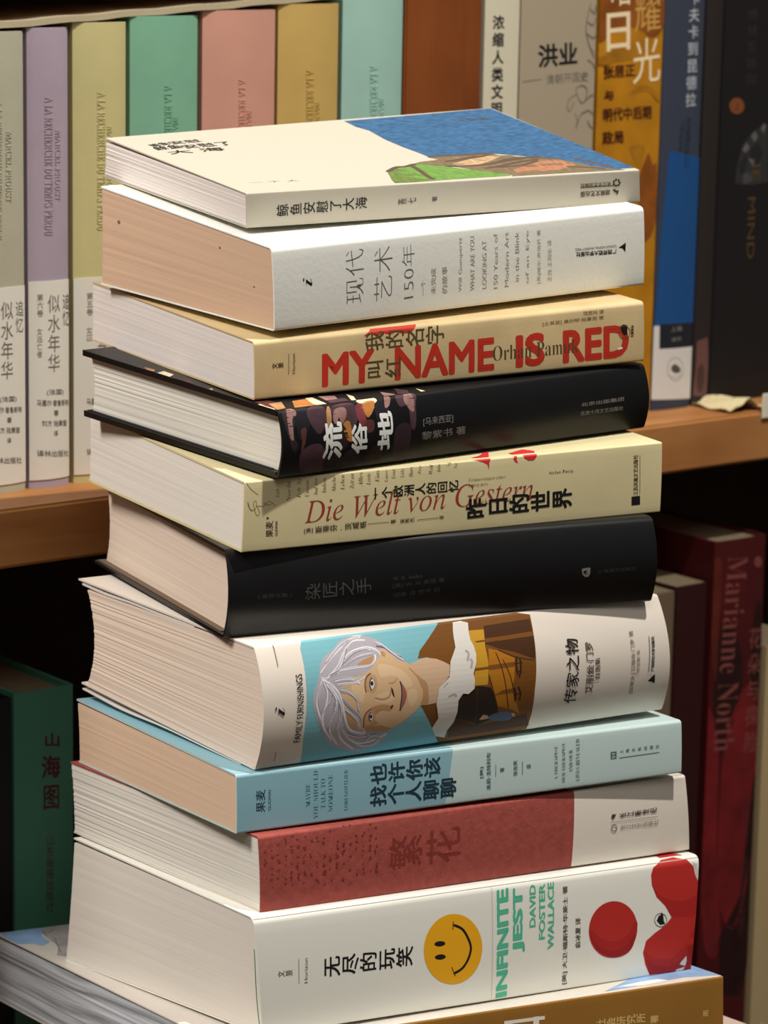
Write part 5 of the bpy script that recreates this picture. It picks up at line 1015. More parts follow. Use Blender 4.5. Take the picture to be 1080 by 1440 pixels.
        ('P','pressed_pattern','press_red',0,'S',[[36.28,-6.15],[36.92,-5.67],[37.47,-6.12],[36.95,-6.8]]),
        ('P','pressed_pattern','press_red',0,'S',[[35.17,-12.83],[35.8,-12.59],[36.39,-13.13],[35.89,-13.23]]),
        ('P','pressed_pattern','press_red',0,'S',[[35.88,-12.1],[36.58,-11.91],[37.25,-12.42],[36.67,-12.48]]),
        ('P','pressed_pattern','press_red',0,'S',[[38.27,-11.59],[38.89,-11.08],[39.44,-11.62],[38.94,-12.26]]),
        ('P','pressed_pattern','press_red',0,'S',[[38.72,-10.41],[39.56,-9.93],[40.34,-10.53],[39.61,-11.11]]),
        ('P','pressed_pattern','press_red',0,'S',[[38.79,-7.75],[39.59,-7.28],[40.32,-7.77],[39.63,-8.43]]),
        ('P','pressed_pattern','press_red',0,'S',[[38.61,-8.49],[39.42,-8.22],[40.17,-8.83],[39.49,-8.96]]),
        ('P','pressed_pattern','press_red',0,'S',[[37.82,-22.64],[38.62,-22.13],[39.4,-23.06],[38.73,-23.37]]),
        ('P','pressed_pattern','press_red',0,'S',[[39.6,-0.32],[40.46,-0.09],[40.82,-0.31],[40.1,-0.74]]),
        ('P','pressed_pattern','press_red',0,'S',[[38.6,-15.82],[39.22,-15.43],[39.8,-16.05],[39.3,-16.38]]),
        ('P','pressed_pattern','press_red',0,'S',[[42.17,-8.05],[43.02,-7.71],[43.8,-8.26],[43.07,-8.62]]),
        ('P','pressed_pattern','press_red',0,'S',[[41.75,-13.14],[42.41,-12.73],[43.02,-13.35],[42.48,-13.73]]),
        ('P','pressed_pattern','press_red',0,'S',[[42.6,-0.38],[43.61,-0.07],[43.84,-0.55],[43.15,-0.93]]),
        ('P','pressed_pattern','press_red',0,'S',[[41.37,-18.91],[41.96,-18.35],[42.52,-19.04],[42.05,-19.63]]),
        ('P','pressed_pattern','press_red',0,'S',[[41.69,-24.25],[42.06,-23.82],[42.43,-24.55],[42.18,-24.79]]),
        ('P','pressed_pattern','press_red',0,'S',[[42.03,-8.17],[42.71,-7.74],[43.3,-8.51],[42.76,-8.78]]),
        ('P','pressed_pattern','press_red',0,'S',[[45.08,-7.36],[45.61,-7.09],[46.1,-7.48],[45.68,-7.78]]),
        ('P','pressed_pattern','press_red',0,'S',[[45.42,-7.48],[45.97,-6.97],[46.43,-7.73],[46.01,-8.13]]),
        ('P','pressed_pattern','press_red',0,'S',[[44.84,-10.78],[45.28,-10.21],[45.66,-10.69],[45.32,-11.47]]),
        ('P','pressed_pattern','press_red',0,'S',[[44.83,-4.88],[45.54,-4.51],[46.18,-4.94],[45.58,-5.44]]),
        ('P','pressed_pattern','press_red',0,'S',[[45.02,-10.0],[45.52,-9.64],[45.96,-10.22],[45.59,-10.5]]),
        ('P','pressed_pattern','press_red',0,'S',[[45.77,-5.89],[46.2,-5.66],[46.6,-5.79],[46.27,-6.23]]),
        ('P','pressed_pattern','press_red',0,'S',[[44.73,-21.13],[45.37,-20.58],[45.99,-21.23],[45.47,-21.86]]),
        ('P','pressed_pattern','press_red',0,'S',[[47.82,-17.11],[48.24,-16.76],[48.63,-17.09],[48.33,-17.58]]),
        ('P','pressed_pattern','press_red',0,'S',[[48.4,-9.73],[48.82,-9.47],[49.2,-9.81],[48.9,-10.12]]),
        ('P','pressed_pattern','press_red',0,'S',[[47.71,-13.96],[48.13,-13.7],[48.52,-14.04],[48.22,-14.34]]),
        ('P','pressed_pattern','press_red',0,'S',[[48.0,-11.53],[48.57,-11.23],[49.09,-11.79],[48.64,-11.99]]),
        ('P','pressed_pattern','press_red',0,'S',[[48.02,-20.98],[48.56,-20.64],[49.07,-21.12],[48.66,-21.47]]),
        ('P','pressed_pattern','press_red',0,'S',[[49.11,-4.15],[49.67,-3.87],[50.17,-4.43],[49.73,-4.57]]),
        ('P','pressed_pattern','press_red',0,'S',[[48.1,-5.3],[48.75,-4.94],[49.32,-5.57],[48.8,-5.84]]),
        ('P','pressed_pattern','press_red',0,'S',[[47.69,-19.08],[48.43,-18.82],[49.15,-19.28],[48.53,-19.54]]),
        ('P','pressed_pattern','press_red',0,'S',[[51.36,-11.09],[52.0,-10.56],[52.55,-11.39],[52.04,-11.79]]),
        ('P','pressed_pattern','press_red',0,'S',[[51.52,-9.94],[52.26,-9.7],[52.96,-10.05],[52.34,-10.38]]),
        ('P','pressed_pattern','press_red',0,'S',[[51.81,-5.79],[52.66,-5.28],[53.41,-5.98],[52.68,-6.52]]),
        ('P','pressed_pattern','press_red',0,'S',[[51.2,-11.81],[51.77,-11.45],[52.29,-12.0],[51.84,-12.34]]),
        ('P','pressed_pattern','press_red',0,'S',[[51.48,-20.78],[51.87,-20.26],[52.23,-20.85],[51.96,-21.41]]),
        ('P','pressed_pattern','press_red',0,'S',[[51.34,-14.93],[51.99,-14.44],[52.58,-15.07],[52.06,-15.6]]),
        ('P','pressed_pattern','press_red',0,'S',[[50.83,-15.95],[51.21,-15.65],[51.56,-15.98],[51.3,-16.37]]),
        ('P','pressed_pattern','press_red',0,'S',[[51.52,-7.59],[52.03,-7.1],[52.45,-7.77],[52.07,-8.21]]),
        ('P','pressed_pattern','press_red',0,'S',[[52.35,-1.19],[52.9,-0.84],[53.3,-1.33],[52.9,-1.7]]),
        ('P','pressed_pattern','press_red',0,'S',[[53.94,-12.22],[54.43,-11.72],[54.86,-12.22],[54.49,-12.85]]),
        ('P','pressed_pattern','press_red',0,'S',[[54.81,-2.79],[55.49,-2.4],[56.07,-3.03],[55.52,-3.35]]),
        ('P','pressed_pattern','press_red',0,'S',[[54.29,-18.98],[54.72,-18.67],[55.14,-18.91],[54.82,-19.41]]),
        ('P','pressed_pattern','press_red',0,'S',[[54.03,-17.92],[54.83,-17.61],[55.61,-17.99],[54.92,-18.44]]),
        ('P','pressed_pattern','press_red',0,'S',[[54.71,-7.21],[55.15,-6.69],[55.49,-7.37],[55.18,-7.85]]),
        ('P','pressed_pattern','press_red',0,'S',[[53.99,-21.08],[54.76,-20.65],[55.5,-21.25],[54.85,-21.73]]),
        ('P','pressed_pattern','press_red',0,'S',[[53.73,-20.45],[54.17,-20.18],[54.59,-20.54],[54.27,-20.85]]),
        ('P','pressed_pattern','press_red',0,'S',[[54.38,-19.11],[54.93,-18.71],[55.46,-19.14],[55.03,-19.67]]),
        ('P','pressed_pattern','press_red',0,'S',[[53.79,-13.25],[54.37,-12.85],[54.88,-13.55],[54.44,-13.81]]),
        ('P','pressed_pattern','press_red',0,'S',[[54.85,-10.48],[55.32,-9.99],[55.71,-10.77],[55.37,-11.1]]),
        ('P','pressed_pattern','fleck_rose',0,'S',[[142.99,-19.76],[143.4,-19.68],[143.81,-19.87],[143.39,-19.94]]),
        ('P','pressed_pattern','fleck_rose',0,'S',[[94.98,-17.89],[95.3,-17.8],[95.61,-18.09],[95.29,-18.06]]),
        ('P','pressed_pattern','fleck_rose',0,'S',[[79.29,-4.31],[79.66,-4.23],[80.01,-4.27],[79.63,-4.48]]),
        ('P','pressed_pattern','fleck_rose',0,'S',[[67.24,-4.91],[67.68,-4.84],[68.11,-4.95],[67.66,-5.09]]),
        ('P','pressed_pattern','fleck_rose',0,'S',[[121.88,-21.81],[122.21,-21.72],[122.53,-21.99],[122.21,-21.97]]),
        ('P','pressed_pattern','fleck_rose',0,'S',[[84.85,-9.21],[85.44,-9.16],[86.03,-9.2],[85.42,-9.41]]),
        ('P','pressed_pattern','fleck_rose',0,'S',[[57.44,-17.64],[57.75,-17.55],[58.05,-17.71],[57.74,-17.8]]),
        ('P','pressed_pattern','fleck_rose',0,'S',[[131.17,-10.92],[131.71,-10.85],[132.24,-10.95],[131.69,-11.11]]),
        ('P','pressed_pattern','fleck_rose',0,'S',[[145.01,-26.81],[145.34,-26.72],[145.66,-26.98],[145.33,-26.98]]),
        ('P','pressed_pattern','fleck_rose',0,'S',[[48.79,-3.46],[49.12,-3.38],[49.41,-3.61],[49.1,-3.63]]),
        ('P','pressed_pattern','fleck_rose',0,'S',[[67.29,-15.85],[67.59,-15.76],[67.87,-15.82],[67.57,-16.02]]),
        ('P','pressed_pattern','fleck_rose',0,'S',[[52.35,-15.46],[52.89,-15.41],[53.42,-15.59],[52.88,-15.66]]),
        ('P','pressed_pattern','fleck_rose',0,'S',[[46.73,-25.72],[47.22,-25.65],[47.71,-25.93],[47.22,-25.91]]),
        ('P','pressed_pattern','fleck_rose',0,'S',[[118.84,-14.54],[119.2,-14.46],[119.55,-14.51],[119.18,-14.71]]),
        ('P','pressed_pattern','fleck_rose',0,'S',[[95.6,-21.32],[96.19,-21.27],[96.77,-21.6],[96.18,-21.52]]),
        ('P','pressed_pattern','fleck_rose',0,'S',[[72.74,-14.77],[73.34,-14.71],[73.94,-14.79],[73.33,-14.97]]),
        ('P','pressed_pattern','fleck_rose',0,'S',[[53.79,-16.28],[54.25,-16.21],[54.71,-16.43],[54.24,-16.46]]),
        ('P','pressed_pattern','fleck_rose',0,'S',[[22.76,-15.45],[23.06,-15.37],[23.35,-15.49],[23.05,-15.62]]),
        ('P','pressed_pattern','fleck_rose',0,'S',[[25.77,-10.69],[26.23,-10.62],[26.68,-10.77],[26.21,-10.87]]),
        ('P','pressed_pattern','fleck_rose',0,'S',[[23.99,-14.43],[24.46,-14.37],[24.93,-14.49],[24.45,-14.62]]),
        ('P','pressed_pattern','fleck_rose',0,'S',[[38.94,-13.56],[39.43,-13.49],[39.92,-13.54],[39.42,-13.75]]),
        ('P','pressed_pattern','fleck_rose',0,'S',[[99.11,-3.81],[99.7,-3.75],[100.28,-3.85],[99.68,-4.0]]),
        ('P','pressed_pattern','fleck_rose',0,'S',[[122.65,-3.21],[123.1,-3.14],[123.54,-3.24],[123.08,-3.39]]),
        ('P','pressed_pattern','fleck_rose',0,'S',[[113.99,-21.89],[114.3,-21.8],[114.6,-21.82],[114.29,-22.05]]),
        ('P','pressed_pattern','fleck_rose',0,'S',[[107.3,-12.91],[107.7,-12.84],[108.09,-12.96],[107.69,-13.09]]),
        ('P','pressed_pattern','fleck_rose',0,'S',[[52.68,-17.08],[53.06,-17.0],[53.44,-17.06],[53.05,-17.25]]),
        ('P','pressed_pattern','fleck_rose',0,'S',[[67.73,-27.6],[68.25,-27.54],[68.78,-27.81],[68.25,-27.8]]),
        ('P','pressed_pattern','fleck_rose',0,'S',[[137.92,-13.47],[138.33,-13.39],[138.71,-13.65],[138.31,-13.64]]),
        ('P','pressed_pattern','fleck_rose',0,'S',[[14.72,-22.05],[15.01,-21.96],[15.29,-22.16],[15.0,-22.21]]),
        ('P','pressed_pattern','fleck_rose',0,'S',[[74.33,-22.02],[74.59,-21.92],[74.86,-22.14],[74.59,-22.18]]),
        ('P','pressed_pattern','fleck_rose',0,'S',[[122.98,-3.32],[123.51,-3.26],[124.02,-3.38],[123.48,-3.51]]),
        ('P','pressed_pattern','fleck_rose',0,'S',[[109.09,-27.28],[109.34,-27.19],[109.6,-27.32],[109.34,-27.45]]),
        ('P','pressed_pattern','fleck_rose',0,'S',[[71.8,-27.4],[72.39,-27.34],[72.97,-27.39],[72.39,-27.6]]),
        ('P','pressed_pattern','fleck_rose',0,'S',[[19.53,-12.9],[20.05,-12.84],[20.55,-13.13],[20.04,-13.1]]),
        ('P','pressed_pattern','fleck_rose',0,'S',[[80.24,-25.83],[80.79,-25.77],[81.34,-26.09],[80.79,-26.03]]),
        ('P','pressed_pattern','fleck_rose',0,'S',[[92.83,-8.93],[93.36,-8.87],[93.86,-9.12],[93.34,-9.12]]),
        ('P','pressed_pattern','fleck_rose',0,'S',[[138.68,-6.59],[138.96,-6.5],[139.22,-6.6],[138.94,-6.75]]),
        ('P','pressed_pattern','fleck_rose',0,'S',[[36.9,-12.36],[37.17,-12.27],[37.42,-12.46],[37.15,-12.52]]),
        ('P','pressed_pattern','fleck_rose',0,'S',[[62.09,-9.21],[62.38,-9.12],[62.65,-9.31],[62.36,-9.37]]),
        ('P','pressed_pattern','fleck_rose',0,'S',[[14.18,-24.45],[14.51,-24.37],[14.84,-24.67],[14.51,-24.62]]),
        ('P','pressed_pattern','fleck_rose',0,'S',[[17.78,-12.46],[18.29,-12.4],[18.79,-12.59],[18.28,-12.65]]),
        ('P','pressed_pattern','fleck_rose',0,'S',[[64.46,-24.85],[64.77,-24.76],[65.07,-25.04],[64.77,-25.02]]),
        ('P','pressed_pattern','fleck_rose',0,'S',[[74.93,-9.67],[75.31,-9.59],[75.68,-9.69],[75.29,-9.84]]),
        ('P','pressed_pattern','fleck_rose',0,'S',[[92.32,-13.51],[92.76,-13.43],[93.2,-13.66],[92.75,-13.69]]),
        ('P','pressed_pattern','fleck_rose',0,'S',[[126.93,-19.97],[127.31,-19.89],[127.67,-20.12],[127.3,-20.15]]),
        ('P','pressed_pattern','fleck_rose',0,'S',[[101.0,-25.45],[101.4,-25.37],[101.8,-25.56],[101.4,-25.63]]),
        ('P','pressed_pattern','fleck_rose',0,'S',[[111.51,-10.77],[111.89,-10.69],[112.26,-10.9],[111.87,-10.95]]),
        ('P','pressed_pattern','fleck_rose',0,'S',[[53.51,-24.0],[53.88,-23.92],[54.25,-24.01],[53.88,-24.18]]),
        ('P','pressed_pattern','fleck_rose',0,'S',[[88.51,-17.5],[89.13,-17.44],[89.73,-17.79],[89.12,-17.7]]),
        ('P','pressed_pattern','fleck_rose',0,'S',[[60.74,-13.8],[61.23,-13.74],[61.7,-13.92],[61.22,-13.99]]),
        ('P','pressed_pattern','fleck_rose',0,'S',[[85.47,-12.52],[86.04,-12.46],[86.59,-12.78],[86.03,-12.71]]),
        ('P','pressed_pattern','fleck_rose',0,'S',[[115.95,-21.28],[116.55,-21.23],[117.14,-21.35],[116.54,-21.48]]),
        ('P','pressed_pattern','fleck_rose',0,'S',[[140.77,-7.35],[141.08,-7.26],[141.36,-7.42],[141.05,-7.51]]),
        ('P','pressed_pattern','fleck_rose',0,'S',[[22.88,-9.11],[23.33,-9.04],[23.78,-9.11],[23.32,-9.29]]),
        ('P','pressed_pattern','fleck_rose',0,'S',[[57.27,-11.73],[57.86,-11.68],[58.44,-11.75],[57.84,-11.93]]),
        ('P','pressed_pattern','fleck_rose',0,'S',[[73.98,-14.27],[74.29,-14.18],[74.59,-14.3],[74.27,-14.44]]),
        ('P','pressed_pattern','fleck_rose',0,'S',[[52.37,-11.56],[52.82,-11.49],[53.25,-11.69],[52.8,-11.74]]),
        ('P','pressed_pattern','fleck_rose',0,'S',[[67.37,-13.57],[67.84,-13.51],[68.3,-13.69],[67.82,-13.76]]),
        ('P','pressed_pattern','fleck_rose',0,'S',[[17.89,-19.21],[18.27,-19.13],[18.64,-19.42],[18.26,-19.38]]),
        ('P','pressed_pattern','fleck_rose',0,'S',[[18.96,-16.41],[19.3,-16.33],[19.63,-16.54],[19.29,-16.58]]),
        ('P','pressed_pattern','fleck_rose',0,'S',[[120.42,-18.73],[120.9,-18.66],[121.36,-18.98],[120.89,-18.91]]),
        ('P','pressed_pattern','fleck_rose',0,'S',[[32.16,-27.89],[32.55,-27.81],[32.94,-28.04],[32.55,-28.07]]),
        ('P','pressed_pattern','fleck_rose',0,'S',[[19.41,-3.54],[19.71,-3.46],[19.99,-3.63],[19.69,-3.7]]),
        ('P','pressed_pattern','fleck_rose',0,'S',[[34.29,-22.71],[34.58,-22.62],[34.87,-22.84],[34.58,-22.88]]),
        ('P','pressed_pattern','fleck_rose',0,'S',[[133.03,-19.79],[133.65,-19.73],[134.26,-20.04],[133.64,-19.99]]),
        ('P','pressed_pattern','fleck_rose',0,'S',[[127.84,-3.34],[128.3,-3.27],[128.74,-3.38],[128.27,-3.51]]),
        ('P','pressed_pattern','fleck_rose',0,'S',[[62.98,-20.91],[63.49,-20.84],[64.0,-20.94],[63.48,-21.1]]),
        ('P','pressed_pattern','fleck_rose',0,'S',[[25.0,-4.47],[25.5,-4.41],[25.98,-4.7],[25.48,-4.66]]),
        ('P','pressed_pattern','fleck_rose',0,'S',[[13.87,-6.2],[14.16,-6.11],[14.41,-6.42],[14.14,-6.36]]),
        ('P','pressed_pattern','fleck_rose',0,'S',[[10.14,-17.17],[10.68,-17.11],[11.22,-17.21],[10.68,-17.37]]),
        ('P','pressed_pattern','fleck_rose',0,'S',[[100.1,-10.92],[100.6,-10.85],[101.08,-11.03],[100.58,-11.1]]),
        ('P','pressed_pattern','fleck_rose',0,'S',[[21.15,-25.37],[21.56,-25.3],[21.97,-25.64],[21.56,-25.55]]),
        ('P','pressed_pattern','fleck_rose',0,'S',[[86.22,-26.81],[86.72,-26.74],[87.21,-26.79],[86.72,-27.0]]),
        ('P','pressed_pattern','fleck_rose',0,'S',[[0.79,-27.87],[1.25,-27.8],[1.71,-28.09],[1.25,-28.06]]),
        ('P','pressed_pattern','fleck_rose',0,'S',[[123.95,-11.38],[124.48,-11.32],[124.99,-11.55],[124.46,-11.57]]),
        ('P','pressed_pattern','fleck_rose',0,'S',[[8.58,-16.24],[9.14,-16.19],[9.69,-16.4],[9.13,-16.44]]),
        ('P','pressed_pattern','fleck_rose',0,'S',[[116.76,-4.06],[117.18,-3.99],[117.58,-4.16],[117.16,-4.23]]),
        ('P','pressed_pattern','fleck_rose',0,'S',[[80.3,-23.89],[80.73,-23.82],[81.16,-24.02],[80.73,-24.08]]),
        ('P','pressed_pattern','fleck_rose',0,'S',[[74.86,-19.49],[75.33,-19.42],[75.78,-19.57],[75.32,-19.68]]),
        ('P','pressed_pattern','fleck_rose',0,'S',[[40.73,-24.46],[41.1,-24.38],[41.46,-24.63],[41.1,-24.64]]),
        ('P','pressed_pattern','fleck_rose',0,'S',[[38.75,-27.67],[39.06,-27.59],[39.38,-27.73],[39.06,-27.85]]),
        ('P','pressed_pattern','fleck_rose',0,'S',[[52.66,-24.77],[53.17,-24.7],[53.68,-24.82],[53.17,-24.96]]),
        ('P','pressed_pattern','fleck_rose',0,'S',[[34.68,-21.38],[35.07,-21.3],[35.47,-21.38],[35.07,-21.56]]),
        ('P','pressed_pattern','fleck_rose',0,'S',[[16.49,-20.85],[16.95,-20.79],[17.41,-21.08],[16.95,-21.04]]),
        ('P','pressed_pattern','fleck_rose',0,'S',[[11.26,-14.79],[11.55,-14.7],[11.82,-14.89],[11.54,-14.95]]),
        ('P','pressed_pattern','fleck_rose',0,'S',[[33.18,-8.42],[33.62,-8.35],[34.05,-8.43],[33.6,-8.6]]),
        ('P','pressed_pattern','fleck_rose',0,'S',[[117.72,-6.55],[118.09,-6.46],[118.42,-6.71],[118.06,-6.71]]),
        ('P','pressed_pattern','fleck_rose',0,'S',[[37.91,-10.1],[38.44,-10.04],[38.94,-10.26],[38.42,-10.29]]),
        ('P','pressed_pattern','fleck_rose',0,'S',[[118.9,-24.36],[119.53,-24.31],[120.15,-24.38],[119.52,-24.56]]),
        ('P','pressed_pattern','fleck_rose',0,'S',[[56.66,-13.97],[57.01,-13.89],[57.34,-14.18],[57.0,-14.14]]),
        ('P','publisher_mark','ink_brown',0,'S',[[174.33,-12.72],[175.26,-11.69],[176.18,-12.17],[177.19,-11.62],[176.61,-12.8],[175.61,-13.26],[176.03,-14.07],[175.09,-13.77]]),
        ('T','publisher_mark','长江新世纪','ink_brown',0.025,'v','S',[[178.51,-13.82],[199.17,-13.62],[178.67,-11.87]]),
        ('K','publisher_mark','ink_brown2',0.2,0,'S',[[173.83,-15.19],[199.22,-15.54]]),
        ('K','publisher_mark','ink_brown2',0.5,0,'S',[[176.94,-17.91],[176.8,-18.42],[176.48,-18.83],[176.03,-19.07],[175.5,-19.11],[174.98,-18.95],[174.56,-18.6],[174.28,-18.12],[174.21,-17.59],[174.35,-17.08],[174.67,-16.67],[175.13,-16.42],[175.66,-16.38],[176.17,-16.55],[176.6,-16.89],[176.86,-17.37],[176.94,-17.91]]),
        ('T','publisher_mark','长江文艺出版社','ink_brown2',0.0,'v','S',[[178.56,-19.01],[199.57,-19.16],[178.69,-16.74]]),
    ],
    10: [
        ('T','publisher_mark','文景','ink_grey',0.01,'v','S',[[8.42,-25.73],[15.67,-25.8],[8.63,-23.09]]),
        ('K','publisher_mark','ink_grey',0.25,0,'S',[[18.8,-19.26],[18.21,-29.42]]),
        ('T','publisher_mark','Horizon','ink_grey',0.0,'h','S',[[22.3,-29.66],[22.99,-19.36],[20.72,-29.75]]),
        ('T','title','无尽的玩笑','ink_black',0.02,'v','S',[[29.32,-28.51],[72.93,-28.95],[29.84,-20.25]]),
        ('K','spine_illustration','ink_pale',0.4,0,'S',[[112.43,-1.08],[112.59,-48.47]]),
        ('P','smiley_face','smile_yellow',0,'S',[[107.18,-27.59],[106.84,-29.48],[106.27,-31.28],[105.45,-32.97],[104.42,-34.52],[103.19,-35.89],[101.77,-37.08],[100.19,-38.04],[98.48,-38.77],[96.67,-39.26],[94.78,-39.49],[92.86,-39.47],[90.94,-39.19],[89.05,-38.65],[87.22,-37.88],[85.49,-36.87],[83.89,-35.66],[82.44,-34.26],[81.18,-32.69],[80.13,-30.99],[79.29,-29.19],[78.69,-27.3],[78.34,-25.38],[78.24,-23.44],[78.39,-21.53],[78.79,-19.68],[79.43,-17.9],[80.29,-16.25],[81.37,-14.73],[82.63,-13.39],[84.07,-12.23],[85.65,-11.29],[87.34,-10.56],[89.12,-10.08],[90.97,-9.84],[92.84,-9.85],[94.7,-10.11],[96.54,-10.62],[98.31,-11.36],[99.99,-12.33],[101.55,-13.51],[102.96,-14.89],[104.21,-16.42],[105.26,-18.11],[106.11,-19.9],[106.73,-21.78],[107.12,-23.71],[107.28,-25.66]]),
        ('P','smiley_face','ink_black',0,'S',[[88.87,-21.66],[88.71,-22.1],[88.16,-22.45],[87.3,-22.67],[86.27,-22.72],[85.22,-22.59],[84.31,-22.3],[83.68,-21.9],[83.44,-21.44],[83.6,-21.0],[84.15,-20.64],[85.01,-20.42],[86.04,-20.37],[87.09,-20.5],[88.0,-20.79],[88.62,-21.2]]),
        ('P','smiley_face','ink_black',0,'S',[[89.01,-27.25],[88.85,-27.69],[88.3,-28.05],[87.44,-28.27],[86.4,-28.32],[85.35,-28.18],[84.43,-27.89],[83.8,-27.48],[83.55,-27.02],[83.71,-26.58],[84.26,-26.22],[85.12,-26.0],[86.15,-25.95],[87.21,-26.09],[88.12,-26.38],[88.76,-26.79]]),
        ('K','smiley_face','ink_black',1.15,1,'S',[[93.07,-14.49],[97.36,-16.81],[100.24,-21.15],[101.53,-25.31],[100.23,-29.66],[97.28,-33.31],[92.89,-35.07]]),
        ('K','smiley_face','ink_black',1.0,1,'S',[[93.0,-13.0],[92.67,-16.43]]),
        ('K','smiley_face','ink_black',1.0,1,'S',[[91.92,-32.12],[93.74,-36.18]]),
        ('T','title','INFINITE','ink_green',0.05,'h','S',[[120.49,-48.1],[120.65,-2.2],[114.61,-48.42]]),
        ('T','title','JEST','ink_green',0.05,'h','S',[[129.07,-30.28],[129.2,-2.68],[122.68,-30.4]]),
        ('T','author_lettering','DAVID','ink_green',0.03,'h','S',[[134.32,-20.3],[134.37,-2.46],[131.18,-20.28]]),
        ('T','author_lettering','FOSTER','ink_green',0.03,'h','S',[[139.3,-26.03],[139.12,-2.56],[136.13,-26.0]]),
        ('T','author_lettering','WALLACE','ink_green',0.03,'h','S',[[144.06,-30.69],[143.63,-2.44],[140.8,-30.66]]),
        ('T','lettering','[美] 大卫·福斯特·华莱士 著','ink_grey',0.02,'h','S',[[152.0,-46.86],[150.92,-4.81],[149.17,-46.97]]),
        ('T','lettering','俞冰夏 译','ink_grey',0.02,'h','S',[[158.11,-32.16],[157.69,-19.09],[155.29,-32.12]]),
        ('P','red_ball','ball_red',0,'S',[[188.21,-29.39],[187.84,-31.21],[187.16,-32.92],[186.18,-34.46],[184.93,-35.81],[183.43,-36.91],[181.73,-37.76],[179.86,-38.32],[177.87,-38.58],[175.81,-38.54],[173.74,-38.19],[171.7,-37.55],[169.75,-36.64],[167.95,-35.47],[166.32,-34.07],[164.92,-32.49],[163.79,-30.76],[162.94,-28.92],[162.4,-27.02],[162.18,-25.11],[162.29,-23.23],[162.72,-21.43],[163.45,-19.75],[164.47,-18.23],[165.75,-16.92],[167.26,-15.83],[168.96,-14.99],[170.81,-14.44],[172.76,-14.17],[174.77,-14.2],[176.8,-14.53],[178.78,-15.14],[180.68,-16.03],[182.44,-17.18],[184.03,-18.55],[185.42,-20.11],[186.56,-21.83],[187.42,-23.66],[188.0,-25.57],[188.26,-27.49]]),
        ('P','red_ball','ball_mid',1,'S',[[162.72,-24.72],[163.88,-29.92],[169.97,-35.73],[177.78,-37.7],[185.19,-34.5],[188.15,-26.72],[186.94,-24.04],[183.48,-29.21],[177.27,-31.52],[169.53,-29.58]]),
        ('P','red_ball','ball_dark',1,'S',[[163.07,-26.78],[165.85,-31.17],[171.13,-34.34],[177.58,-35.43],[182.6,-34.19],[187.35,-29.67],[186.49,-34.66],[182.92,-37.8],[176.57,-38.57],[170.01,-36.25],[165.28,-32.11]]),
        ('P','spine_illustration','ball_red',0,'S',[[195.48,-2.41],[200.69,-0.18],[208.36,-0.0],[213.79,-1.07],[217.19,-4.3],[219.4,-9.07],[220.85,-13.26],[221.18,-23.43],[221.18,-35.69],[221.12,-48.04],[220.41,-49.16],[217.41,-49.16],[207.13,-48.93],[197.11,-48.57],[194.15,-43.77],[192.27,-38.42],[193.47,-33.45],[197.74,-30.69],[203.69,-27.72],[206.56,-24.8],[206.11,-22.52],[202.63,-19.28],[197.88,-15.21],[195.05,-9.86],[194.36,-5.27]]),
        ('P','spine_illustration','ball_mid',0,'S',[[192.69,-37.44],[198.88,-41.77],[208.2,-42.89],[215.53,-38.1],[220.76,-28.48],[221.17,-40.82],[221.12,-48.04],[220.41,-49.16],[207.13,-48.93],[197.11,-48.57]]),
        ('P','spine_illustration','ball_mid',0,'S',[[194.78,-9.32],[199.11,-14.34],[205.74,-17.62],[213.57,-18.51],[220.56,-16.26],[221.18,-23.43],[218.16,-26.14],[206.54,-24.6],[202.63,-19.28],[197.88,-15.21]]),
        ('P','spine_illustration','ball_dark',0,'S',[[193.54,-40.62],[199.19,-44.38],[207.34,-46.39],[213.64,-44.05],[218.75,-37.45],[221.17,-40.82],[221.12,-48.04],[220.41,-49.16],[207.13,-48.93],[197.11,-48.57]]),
        ('P','spine_illustration','ink_pale',0,'S',[[211.46,-48.77],[214.38,-44.66],[216.89,-42.58],[217.22,-44.99],[216.31,-47.99],[214.88,-49.02]]),
        ('P','spine_illustration','ink_pale',0,'S',[[216.56,-2.25],[219.08,-3.5],[220.31,-9.17],[219.45,-9.88],[218.29,-7.94]]),
        ('K','publisher_mark','ink_grey',0.35,0,'S',[[204.1,-25.74],[204.01,-26.62],[203.61,-27.38],[202.93,-27.95],[202.04,-28.25],[201.02,-28.28],[199.98,-28.01],[199.02,-27.49],[198.23,-26.76],[197.69,-25.89],[197.45,-24.96],[197.55,-24.08],[197.96,-23.32],[198.64,-22.77],[199.53,-22.46],[200.55,-22.43],[201.58,-22.7],[202.54,-23.22],[203.32,-23.95],[203.86,-24.82],[204.1,-25.74]]),
        ('P','publisher_mark','ink_black',0,'S',[[198.58,-25.4],[199.46,-23.47],[200.71,-22.91],[201.15,-21.95],[202.04,-23.47],[202.5,-25.86],[203.39,-27.28],[200.69,-27.37]]),
        ('P','cover_illustration','ball_red',0,'F',[[202.14,4.29],[210.82,4.65],[213.85,3.55],[211.71,11.08],[203.7,13.28]]),
    ],
    11: [
        ('P','cover_illustration','map_blue',0,'F',[[1.38,240.47],[16.53,242.75],[22.85,242.48],[19.49,231.28],[15.99,226.43],[14.67,213.47],[8.43,207.08],[5.98,213.62],[-1.55,216.47],[-0.95,226.32]]),
        ('P','cover_illustration','map_grey',0,'F',[[24.29,242.49],[37.99,244.95],[9.52,179.94],[6.56,186.62],[14.53,203.39],[15.84,216.18],[17.12,225.74]]),
        ('P','cover_illustration','map_blue',0,'F',[[178.25,3.42],[197.23,4.58],[221.4,7.4],[235.51,3.5],[237.72,1.86],[239.18,19.15],[240.41,34.29],[230.77,36.9],[196.38,14.1]]),
        ('P','cover_illustration','map_white',0,'F',[[187.5,7.46],[200.87,9.89],[210.35,10.24],[212.79,5.74],[198.53,3.8]]),
